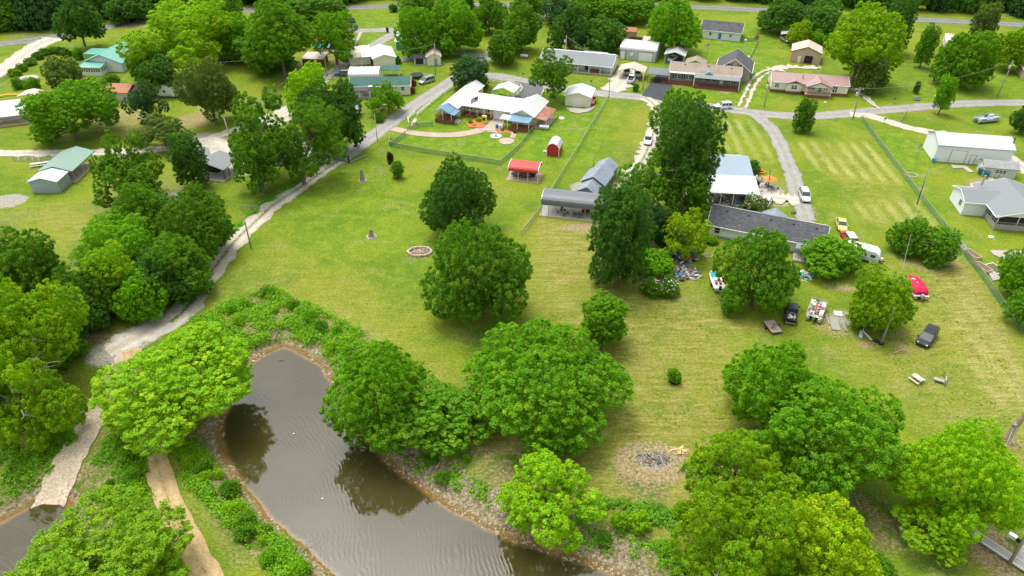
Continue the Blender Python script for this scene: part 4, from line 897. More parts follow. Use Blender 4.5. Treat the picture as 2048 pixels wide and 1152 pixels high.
# blue-grey three-part shed behind it
b = Bld('grey_lodge', 'narrow blue-grey building with a three step shingle roof behind the long carport', 'shed', 1152, 402, 66)
mw = mat('slate_siding', (.20,.23,.27), .7, var=.08, ribs='z', rib_w=.2)
b.walls(0, 5.5, -4.2, 0, 2.4, mw, 1.3, 'x', name='wall'); b.roof(0, 5.5, -4.2, 0, 2.4, 1.3, SH_BLUE, 'x', .2, name='roof')
b.walls(4.2, 10, -4.6, .4, 2.7, mw, 1.45, 'x', name='wall'); b.roof(4.2, 10, -4.6, .4, 2.7, 1.45, SH_BLUE, 'x', .3, name='roof')
b.walls(9.8, 15.0, -4.2, 0, 2.4, mw, 1.3, 'x', name='wall'); b.roof(9.9, 15.0, -4.2, 0, 2.4, 1.3, SH_BLUE, 'x', .2, name='roof')
b.posts([(x, -4.9) for x in (1, 3, 5, 7, 9)], 2.3, .05, M_DSTEEL)
b.rail([(.5, -4.9), (9.5, -4.9)], 0, M_DSTEEL, 1.0)
# red carport
b = Bld('red_carport', 'open carport with a red barrel roof on the lawn', 'carport', 1016, 359, -13); b.barrel(0, 6.7, 0, 4.4, 2.5, .85, M_RED, drop=.35, trim=M_WHITE)
b.posts([(.1 + i * 2.15, y) for i in range(4) for y in (.1, 4.3)], 2.2, .045, M_WHITE); b.part(MB().box(-.4, 7.0, -.4, 4.5, -.05, .05), 'gravel_pad', mat('pad_gravel', (.35,.27,.2), .95, var=.4, vscale=6))
# red barn shed (gambrel)
b = Bld('red_shed', 'small red barn shed with a white gambrel roof', 'shed', 1093, 311, -14); w, d = 2.9, 4.3
g = [(0, 0), (0, 1.9), (.55, 2.75), (w/2, 3.15), (w - .55, 2.75), (w, 1.9), (w, 0)]
b.part(MB().loft([[(x, 0, z) for x, z in g[::-1]], [(x, d, z) for x, z in g[::-1]]]), 'wall', M_REDW)
pr = [(-.12, 1.85), (.5, 2.84), (w/2, 3.26), (w - .5, 2.84), (w + .12, 1.85)]; b.part(MB().loft([[(x, -.12, z) for x, z in pr] + [(x, -.12, z - .07) for x, z in pr[::-1]], [(x, d + .12, z) for x, z in pr] + [(x, d + .12, z - .07) for x, z in pr[::-1]]]), 'roof', M_WROOFY)
for xx in (.02, w - .02): b.part(MB().box(xx - .07, xx + .07, -.05, -.01, 0, 1.9), 'corner_trim', M_WHITE)
b.part(MB().box(w/2-.9, w/2+.9, -.04, -.01, .1, 2.0), 'door', M_REDW)
o = Bld('stone_step', 'pale slab on the grass left of the red shed', 'slab', 1086, 305, -14); o.part(MB().box(0, 1.0, 0, .9, 0, .25), 'slab_top', M_CONCR)
# cream garage
b = simple_house('cream_garage', 'cream garage with a white metal roof beside the village road', 'garage', (1130, 211), -14, 6.7, 6.9, 2.9, 1.0, 'y', M_CREAM2, M_WROOFY, M_WHITE, .25); b.door('f', 3.1, 2.3, 2.1, b.box, M_WHITE, panels=5, name='garage_door')
# grey ranch
b = Bld('ranch_house', 'long ranch house with a light grey roof and a front porch', 'house', 1112, 140, -17); w = b.L(1222, 152)[0]; b.walls(-5, w, 2, 10, 2.8, M_WSID, 1.7); b.roof(-5, w, -.5, 10, 2.7, 1.9, M_GREYM, 'x', .3, fascia=M_WHITE)
b.posts([(w * i / 5, -.4) for i in range(0, 6)], 2.6, .09); b.part(MB().box(-2, w, -.6, 2, 0, .3), 'porch_slab', M_CONCR); bb = (-5, w, 2, 10)
for u in (2.0, 3.6, 6.2): b.win('f', u, 1.1, 1.2, .9, bb)
b.door('f', 9, 1, 2.1, bb, M_DARK, .3); b.win('r', 4, 1.2, 1, 1, bb); b.part(MB().box(w * .62, w * .8, -.2, 1.4, .3, .9), 'bench', M_WOODR)
b.slope(w * .35, w * .8, 10.2, 12.4, 3.2, 2.8, M_WROOF, name='rear_roof'); b.posts([(w*.36, 12.3), (w*.79, 12.3)], 2.7)
# grey metal garage, rounded eaves
b = Bld('metal_garage', 'grey metal garage with a white curved roof', 'garage', 1239, 117.5, -18.5); w, d = 11.2, 8.5; b.walls(0, w, 0, d, 3.1, M_LGREY); b.barrel(-.1, w + .1, -.15, d + .15, 3.2, 1.25, M_WROOF, drop=.12, trim=M_STEEL)
g = [(w, .1, 3.1)] + [(w, d/2 - (d/2 - .1) * math.cos(t), 3.1 + 1.1 * math.sin(t)) for t in np.linspace(0, math.pi, 9)]; 
b.part(MB().loft([[(x - .01, y, z) for x, y, z in g], [(x - .15, y, z) for x, y, z in g]]), 'gable', M_WHITE); bb = (0, w, 0, d)
b.door('f', 8.0, 4.2, 2.6, bb, M_WHITE, panels=5, name='garage_door', frame=M_STEEL); b.door('f', .9, 1.1, 2.3, bb, M_WHITE); b.part(MB().box(3.3, 4.2, -.4, -.02, 1.4, 2.1), 'air_conditioner', M_WHITE)
for u in (.02, 1.9, w - .02): b.part(MB().box(u - .09, u + .09, -.03, 0, 0, 3.1), 'corner_trim', M_WOODR if u == 1.9 else M_STEEL)
# white carport behind brown house
def canopy(name, label, px, py, rot, w, d, h, rise, m, ridge='y', post_m=None, cat='carport', trim=None, z=0):
    b = Bld(name, label, cat, px, py, rot, z); b.roof(0, w, 0, d, h, rise, m, ridge, .15, fascia=trim, th=.08); b.posts([(.1, .1), (w - .1, .1), (.1, d - .1), (w - .1, d - .1), (.1, d / 2), (w - .1, d / 2)], h, .05, post_m or M_WHITE); return b
canopy('white_carport', 'white pitched carport sheltering a white sedan', 1328, 124, -19, 6.0, 5.6, 2.5, .9, M_WROOFY, trim=M_WHITE)
canopy('tan_carport', 'tan pitched carport with two vehicles beneath', 1235, 157, -17, 7.6, 5.4, 2.4, 1.1, M_TANROOFY)
b = simple_house('tool_shed', 'small grey shed with a dark roof under the big green tree', 'shed', (1349, 100), -19, 3.2, 2.8, 1.9, .8, 'y', M_GSID, SH_DARK); 
canopy('gazebo', 'square tan shingled gazebo behind the brown roofed house', 1368, 142, -19, 6.0, 4.6, 2.3, 1.2, SH_BROWN, 'y', cat='gazebo')
# brown roofed mobile home with long porch
b = Bld('porch_house', 'grey sided house with a brown shingle roof and a long brick based porch', 'house', 1336, 168, -15.5); w = b.L(1476, 184)[0]; w = min(w, 24)
b.walls(0, w, 1.6, 8.6, 3.5, M_GSID, 1.5, found=(.6, M_BRICK)); b.roof(0, w, 1.6, 8.6, 3.5, 1.5, SH_BROWN, 'x', .3, fascia=M_WHITE, name='roof', vents=3); b.slope(0, w * .36, .5, 1.3, 3.25, 3.4, M_WROOF, name='porch_roof'); b.slope(w * .36, w + .1, -1.3, 1.3, 3.0, 3.4, M_GREYM, name='porch_roof')
b.part(MB().box(-2, w, 0, 1.55, 0, .55).box(w * .36, w, -1.3, 0, 0, .55), 'porch', M_BRICK); b.rail([(-2, 0), (w * .36, 0), (w * .36, -1.25), (w, -1.25), (w, 1.4)], .55, M_WOODR, .8)
b.posts([(.1, .6), (w * .36, .6), (w * .36 + .1, -1.2), (w, -1.2)], 3.0, .09); bb = (0, w, 1.6, 8.6)
for u in (.12, .28): b.win('f', w * u, 1.3, 2.0, 1.3, bb, 1, shutter=M_DARK)
for u in (.5, .6, .88): b.win('f', w * u, 1.4, 1.6, 1.2, bb, 1, shutter=M_DARK)
b.door('f', w * .75, .95, 1.9, bb, M_WHITE, .8); b.part(MB().add([(w*.5, 1.0, 3.45), (w*.62, 1.0, 3.45), (w*.56, 1.0, 4.2), (w*.56, 3.5, 4.2), (w*.5, 3, 3.45), (w*.62, 3, 3.45)], [(0,1,2),(0,2,3,4),(1,5,3,2)]), 'porch_gable', mat('pale_teal_paint', (.18,.30,.31), .6))
b.slope(-6.2, .1, -.2, 5.6, 2.5, 2.7, M_DGREYM, name='carport_roof'); b.posts([(-6, 0), (-6, 5.4), (-3, 0)], 2.5, .06, M_DSTEEL)
# two-storey gabled rear house
b = simple_house('gabled_house', 'beige two storey house with a steep slate shingle roof and two gable windows', 'house', (1430, 158), -19, 9.6, 9.5, 3.2, 3.2, 'y', mat('beige_siding', (.40,.36,.30), .7, var=.05, ribs='z', rib_w=.2), SH_DARK, M_WHITE, .4)
for u in (3.2, 6.4): b.win('f', u, 3.6, .9, 1.4, b.box, 0, shutter=mat('maroon', (.12,.03,.03), .6))
# mobile home pink roof
b = Bld('mobile_home', 'cream mobile home with a dusty pink roof and a gabled front porch', 'house', 1540, 183, -11.5); w = 20.3; d = 8.0; b.walls(0, w, 0, d, 3.0, M_CREAM2, 1.3, found=(.75, M_BRICK)); b.roof(0, w, 0, d, 3.0, 1.3, M_PINKROOF, 'x', .25, fascia=M_WHITE); bb = (0, w, 0, d)
b.walls(4, 8, -.7, 0, 2.9, M_CREAM2, name='bay', found=(.75, M_BRICK)); b.roof(4, 8, -.9, 2.5, 2.95, .75, M_PINKROOF, 'y', .2, name='bay_roof', fascia=M_BRICK); b.roof(9, 15.6, -2.6, 3.8, 2.9, 1.35, M_PINKROOF, 'y', .2, name='porch_roof', fascia=M_BRICK)
b.part(MB().add([(9,-2.6,2.85),(15.6,-2.6,2.85),(12.3,-2.6,4.1),(9,-2.4,2.85),(15.6,-2.4,2.85),(12.3,-2.4,4.1)], [(0,1,2),(5,4,3),(0,3,4,1),(1,4,5,2),(2,5,3,0)]), 'gable', M_CREAM2)
b.part(MB().box(9, 15.5, -2.6, -.02, 0, .75), 'porch', M_BRICK); b.part(MB().box(8.95, 15.55, -2.65, -.02, .76, .84), 'deck', M_WOODP); b.posts([(9.1, -2.5), (15.5, -2.5)], 2.85, .08); b.rail([(9.1, -2.55), (13.8, -2.55)], .8, M_WOODP, .9)
b.win('f', 1.5, 1.3, 1.1, 1.2, bb, 1, shutter=M_WHITE); b.win('f', 6, 1.3, 1.5, 1.2, (4, 8, -.7, 0), 1, shutter=M_WHITE); b.win('f', 10.6, 1.3, 2.2, 1.2, bb, 2); b.door('f', 13, .95, 2, bb, M_TEAL, .8); b.win('f', 14.5, 1.4, 1.1, 1.1, bb); b.win('f', 16.9, 1.0, 1.3, 1.7, bb)
b.part(MB().bar((8.2, 2, 3.4), (8.2, 2, 5.0), .16, 8), 'chimney_pipe', M_STEEL); b.slope(1.5, 10, 8.3, 10, 2.6, 2.4, M_WROOF, name='rear_awning'); b.posts([(1.6, 9.8), (9.8, 9.8)], 2.3)
# tan garage
b = simple_house('tan_garage', 'tan metal garage with an open roll-up door and brown trim', 'garage', (1579, 123), -20, 8.8, 8.0, 3.2, 1.7, 'y', M_TAN, M_TANROOFY, mat('brown_trim', (.10,.05,.035), .6), .15); b.door('f', 5.3, 2.4, 2.3, b.box, M_DARK, name='doorway_shade_panel', panels=1); b.door('f', 2.6, .9, 2.0, b.box, M_WHITE)  # open door is a near-black panel, shade of the inside painted on
canopy('small_carport', 'small grey carport left of the tan garage', 1559, 84, -20, 4.4, 5.5, 2.5, .5, mat('grey_carport_roof', (.36,.36,.34), .6, ribs='y', rib_w=.4), post_m=M_DSTEEL)
# blue-grey metal barn with white lean-to full of stuff
b = Bld('metal_barn', 'blue-grey metal barn with a white open lean-to packed with stored things', 'barn', 1413, 409, -6); b.slope(0, 10.3, 0, 7.0, 2.8, 3.5, M_WROOF, name='lean_to_roof')
b.posts([(i * 2.5 + .1, .1) for i in range(5)], 2.75, .06); b.walls(1, 9.6, 7.2, 17, 3.4, mat('blue_grey_wall', (.32,.40,.45), .6, ribs='x', rib_w=.4), 0); b.roof(.9, 9.9, 7.1, 17, 3.4, 1.0, mat('blue_grey_metal_roof', (.26,.34,.39), .5, var=.05, ribs='x', rib_w=.35, rib_d=.9), 'x', .15, rpos=.75)
b.part(MB().box(.2, 10, .2, 7, 0, .06), 'floor', M_CONCR); b.slope(3, 9.4, 17.3, 18.8, 3.2, 2.8, M_WROOF, name='rear_roof'); b.posts([(3.1, 18.7), (9.3, 18.7)], 2.7)
# dark shingled house (two wings)
b = Bld('shingled_house', 'white sided house with a long dark grey shingle roof', 'house', 1420, 446, -23, 2.6)
rz = b.L(1651, 470, 4.0)[0]; rz = max(15, min(24, rz)); b.walls(0, rz, 0, 7.6, 2.6, M_WSID, 1.9, found=(.3, M_CONCR)); b.roof(0, rz, 0, 7.6, 2.6, 1.9, SH_DARK, 'x', .5, fascia=M_WHITE, vents=5)
b.roof(9.0, 13.0, 3.8, 8.7, 2.6, 1.1, SH_BLUE, 'y', .3, name='cross_gable_roof', ovx=.05); b.walls(9.2, 12.8, 7.4, 8.6, 2.6, M_WSID, .9, 'y', name='entry_wall'); b.win('f', 1.6, .7, 1.0, 1.3, (0, rz, 0, 7.6), 0)
b.win('f', 9, .7, 1.0, 1.3, (0, rz, 0, 7.6), 0); b.part(MB().box(rz - 4.5, rz - .5, -3.4, -.02, 0, .35), 'deck', M_WOODG); b.rail([(rz - 4.5, -3.4), (rz - .5, -3.4), (rz - .5, 0)], .35, M_WOODG, .9); b.slope(rz - 4.5, rz - .4, -2.2, -.5, 2.2, 2.5, M_GREYM, name='porch_roof')
# green roofed house by the lane
b = Bld('green_roof_house', 'cream house with a green shingle roof beside the lane', 'house', 701, 198, 3.5); w = b.L(821, 190)[0]; b.walls(0, w, 2.4, 8.5, 2.8, M_CREAM2, 1.4); b.roof(0, w, 2.2, 8.5, 2.8, 1.4, SH_GREEN, 'x', .3, fascia=M_WHITE)
b.slope(0, 5.6, -.3, 2.2, 2.3, 2.8, M_DKASPH, name='porch_roof'); b.posts([(.1, -.2), (5.4, -.2), (2.7, -.2)], 2.3, .08); b.part(MB().box(0, 5.6, -.3, 2.4, 0, .5), 'porch', M_WOODG); b.rail([(.1, -.25), (3.6, -.25)], .5, M_WHITE, .9)
bb = (0, w, 2.4, 8.5); b.win('f', 1.4, 1.2, 1.2, 1.1, bb); b.door('f', 3.6, .95, 2, bb, M_WHITE, .5); b.win('f', 11, 1.2, 1.3, 1.1, bb); b.win('f', w - 2, 1.2, .9, 1.1, bb, 0); b.part(MB().lathe([(.05,0),(.5,.15),(.55,.2),(.05,.1)], 12), 'satellite_dish', M_WHITE).location = (5.7, .6, 3.1)
canopy('green_canopy', 'green roofed canopy behind the green roofed house', 763, 158, 3, 5.2, 4.6, 2.5, .6, SH_GREEN, 'x', cat='canopy')
b = Bld('curved_garage', 'cream garage with a rounded white roof beside the green roofed house', 'garage', 700, 173, 2); b.walls(0, 8.4, 0, 6.4, 2.9, M_CREAM2); b.barrel(-.1, 8.5, -.1, 6.5, 2.95, 1.25, M_TANROOF if False else M_WROOF, drop=.2, trim=M_CREAM2)
b.part(MB().loft([[(8.4 - dx, 3.2 - 3.1 * math.cos(t), 2.85 + 1.1 * math.sin(t)) for t in np.linspace(0, math.pi, 9)] for dx in (0, .1)]), 'gable', M_CREAM2)
b = Bld('long_workshop', 'long low building with tan and white roof panels beside the driveway', 'building', 701, 134, 16); b.walls(.3, 6.4, 1, 9.5, 2.6, M_CREAM2, name='wall'); b.slope(0, 3.6, 0, 10, 2.7, 3.1, M_TANROOF, name='garage_roof'); b.slope(3.7, 7.2, -.4, 10, 2.75, 3.25, M_WROOF, name='roof')
b.walls(7.0, 13.6, -2.2, 8.2, 2.6, M_CREAM2, 1.0, 'y', name='wall'); b.roof(7.0, 13.6, -2.2, 8.2, 2.6, 1.0, M_WROOFY, 'y', .3, name='roof', fascia=M_WHITE); b.posts([(.1, .1), (3.5, .1)], 2.6, .08); b.win('r', 1.5, 1, 1.2, 1.2, (7, 13.6, -2.2, 8.2)); b.win('r', 5, 1, 1.2, 1.2, (7, 13.6, -2.2, 8.2))
b = simple_house('cream_shed', 'cream gabled shed with a pale roof near the lane', 'shed', (855, 131.5), 10, 4.2, 8.2, 2.7, 1.1, 'y', M_CREAM, M_TANROOFY, M_CREAM2, .2); b.door('f', 2.6, 1.0, 2.0, b.box, mat('blue_grey_door', (.2,.3,.38), .5)); b.win('r', 2.2, 1.2, .7, .9, b.box, 0); b.win('r', 5.2, 1.2, .7, .9, b.box, 0)
b = simple_house('potting_shed', 'small open fronted shed with a dark roof beside the cream shed', 'shed', (829, 130), 6, 3.8, 3.2, 2.2, .6, 'x', mat('pale_blue_siding', (.45,.52,.56), .7), M_DKASPH, None, .3); b.part(MB().box(.4, 2.8, -.04, 0, .2, 1.9), 'front_shade_panel', M_DARK)  # shade behind the open front is a flat dark panel on the wall
# hidden white house with green gable at the upper lane
b = simple_house('lane_house', 'white roofed house with a green gable hidden behind the fork trees', 'house', (793, 99), -8, 17, 9, 2.8, 1.7, 'x', M_TEAL, M_WROOF, M_WHITE, .4)
b = simple_house('hidden_white_house', 'tall pale roofed house between the lime tree and the tallest tree', 'house', (437, 116), 8, 5, 16, 4.5, 2.4, 'y', M_WSID, M_TANROOFY if False else mat('pale_grey_roof', (.50,.49,.46), .6, ribs='y', rib_w=.5), M_WHITE, .3)
b = simple_house('brown_roof_house', 'brown roofed house hidden behind the feathery bright tree', 'house', (628, 100), 10, 13, 9, 2.8, 2.0, 'x', M_WOODR, M_ORROOF, None, .4); b = Bld('teal_lean_to', 'small teal roofed lean-to in front of the hidden brown roof', 'shed', 629, 108, 5); b.slope(0, 5.0, 0, 2.4, 2.0, 2.4, M_TEAL); b.posts([(.1,.1),(4.9,.1)], 1.95, .06, M_WOODR)
b = Bld('flat_shed', 'flat tan roofed brown shed beside the utility pole', 'shed', 606, 133, -4); b.walls(0, 6.2, .2, 6, 2.3, M_WOODR); b.slope(-.2, 6.6, 0, 6.3, 2.4, 2.6, M_TANROOF)
b = simple_house('white_shed', 'white shed half hidden by the dark dense tree', 'shed', (676, 238), 2, 5.5, 4.0, 2.4, .6, 'x', M_WSID, M_WROOF, None, .2)
# mint green house
b = Bld('mint_house', 'white house with mint green metal roofs and a glazed sunroom', 'house', 164.5, 151, -4); w = b.L(205, 152)[0]; b.walls(0, w, 0, 3.6, 2.6, M_WSID, name='sunroom_wall'); b.slope(-.3, w + .3, -.3, 3.6, 2.55, 3.0, M_MINT, name='sunroom_roof')
for i in range(8): b.win('f', .55 + i * (w - 1) / 7.0, 1.1, .62, 1.1, (0, w, 0, 3.6), 0)
for i in range(3): b.win('r', .8 + i * 1.0, 1.1, .7, 1.1, (0, w, 0, 3.6), 0)
b.walls(-.5, w + 4.5, 3.8, 16, 2.9, M_WSID, 2.2, 'y', name='wall'); b.roof(-.5, w + 4.5, 3.8, 16, 2.9, 2.2, M_MINTY, 'y', .5, fascia=M_MINT); b.walls(w + 4, w + 9, 7, 15, 2.9, M_WSID, name='wall'); b.roof(w, w + 9, 7, 15, 2.9, 1.9, M_MINT, 'x', .4, fascia=M_WHITE, name='roof'); b.slope(-6, -.7, 12, 17, 2.5, 2.8, M_MINT, name='canopy_roof'); b.posts([(-5.9, 12.1), (-5.9, 16.8)], 2.4)
# orange roof and rusty roof
b = simple_house('orange_roof_shed', 'shed with a faded orange roof behind the very broad tree', 'shed', (208, 202), -4, 7.2, 6.5, 2.6, 1.0, 'x', mat('aged_white_wall', (.5,.49,.46), .8, var=.2), M_ORROOF, None, .4)
b = simple_house('brown_shed', 'shed with a patched dark brown roof beside the orange roof', 'shed', (248, 197), -3, 7, 4.0, 2.5, .8, 'x', mat('aged_white_wall', (.5,.49,.46), .8), mat('dark_brown_roof', (.11,.06,.05), .8, var=.4, dirt=.3, dcol=(.3,.26,.22)), None, .3)
# white buildings at left edge
b = Bld('verandah_house', 'white roofed house with a timber verandah at the left edge', 'house', -30, 258, 20); b.walls(-8, 10, 3, 12, 2.7, M_WSID); b.roof(-8, 10, .2, 12, 2.6, 1.7, M_WROOF, 'x', .4); b.posts([(-4, .3), (0, .3), (4, .3), (8, .3), (9.8, .3)], 2.6, .09, M_WOODP); b.part(MB().box(-8, 10, 0, 3, 0, .4), 'deck', M_WOODP); b.rail([(-8, .1), (10, .1)], .4, M_WOODG, .8)
b = canopy('pale_canopy', 'pale rounded canopy on posts behind the verandah house', 41, 212, 0, 4.6, 4.6, 2.6, .5, M_TANROOFY, cat='canopy'); b = canopy('pale_carport', 'cream roofed carport half hidden by the very broad tree', 22, 238, 30, 8.5, 3.6, 2.4, .5, M_TANROOF, 'x')
# long barn on the left with the green roof
b = Bld('long_barn', 'long barn, galvanised shed in front and open green roofed pole shed behind', 'barn', 69, 386, 1)
b.walls(-.2, 5.6, 0, 4.6, 2.7, mat('galvanised_wall', (.34,.42,.46), .45, metal=.25, var=.2, ribs='x', rib_w=.35, dirt=.3, dcol=(.5,.53,.54), dscale=1), .8, 'y'); b.roof(-.2, 5.6, 0, 4.6, 2.7, .8, mat('galvanised_roof', (.48,.52,.56), .4, metal=.3, var=.12, ribs='y', rib_w=.5), 'y', .3, name='roof')
b.roof(-.4, 6.0, 5.2, 14.6, 2.75, 1.0, mat('faded_green_roof', (.20,.30,.24), .5, var=.1, ribs='y', rib_w=.5), 'y', .5, name='green_roof', fascia=mat('green_trim', (.02,.20,.10), .5)); b.posts([(5.9, 5.6 + i * 1.75) for i in range(6)] + [(-.3, 5.6 + i * 1.75) for i in range(6)], 2.6, .06, M_WOODG); b.part(MB().box(-.5, 6.5, 4.7, 14.6, -.05, .07), 'dirt_floor', mat('dirt_floor', (.42,.34,.24), .95))
b.part(MB().box(-.4, 6.2, 6.32, 6.6, 3.0, 3.1), 'rust_flashing', mat('rust', (.35,.13,.07), .8)) if False else None
# two grey sheds
b = Bld('corrugated_shelter', 'open shelter with a corrugated grey hip roof on a stone slab', 'shelter', 388, 356, -13); 
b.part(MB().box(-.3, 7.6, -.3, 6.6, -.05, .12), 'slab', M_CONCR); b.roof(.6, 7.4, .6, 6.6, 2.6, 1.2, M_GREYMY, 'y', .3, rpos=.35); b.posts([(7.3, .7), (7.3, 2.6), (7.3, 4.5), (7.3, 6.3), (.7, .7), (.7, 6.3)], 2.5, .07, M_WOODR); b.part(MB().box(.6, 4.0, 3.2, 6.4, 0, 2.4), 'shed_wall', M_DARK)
b = simple_house('grey_shed', 'little grey shed left of the narrow dark tree', 'shed', (346, 333), -20, 4.2, 3.6, 2.3, .5, 'x', M_LGREY, M_GREYM, None, .2)
b = simple_house('grey_hut', 'grey hut on the gravel yard behind the narrow dark tree', 'shed', (388, 322), -62, 4.2, 3.6, 2.3, .7, 'x', M_LGREY, M_GREYM, None, .2)
# white house under the large open oaks
b = simple_house('oak_house', 'white roofed house hidden under the large open oaks', 'house', (512, 333), 12, 13, 9, 2.7, 1.5, 'x', M_WSID, M_WROOF, M_WHITE, .4); b.win('f', 3, 1, 1.2, 1.1, b.box); b.win('f', 8, 1, 1.2, 1.1, b.box)
b = simple_house('oak_annex', 'white annex with a grey roof right of the hidden white house', 'house', (618, 334), 40, 6, 9, 2.5, .8, 'y', M_WSID, M_WROOFY, None, .3)
b = simple_house('pink_shed', 'pink shed with a brown roof beyond the metal garage', 'shed', (1246, 76), -17, 4.2, 3.0, 2.4, .9, 'x', M_PINK, M_ORROOF, None, .2)
b = canopy('tan_patio_roof', 'tan patio roof behind the metal garage', 1284, 96, -17, 6, 4.0, 2.5, .8, M_TANROOF, 'x', cat='canopy')
b = Bld('plywood_shed', 'plywood box shed with a tin lid in the scrap heap', 'shed', 1297, 502, -12); b.walls(0, 3.0, 0, 2.2, 1.9, mat('plywood', (.48,.34,.16), .8, var=.15)); b.slope(1.4, 2.9, .4, 2.5, 2.1, 2.3, M_WROOF)
b = Bld('grey_shack', 'grey roofed house at the far right edge above the utility pole', 'house', 2044, 160, 70); b.walls(0, 8, -7, 0, 2.6, mat('aged_tan_wall', (.45,.36,.28), .8)); b.roof(0, 8, -7, 0, 2.6, 1.2, M_TANROOF, 'x', .3)
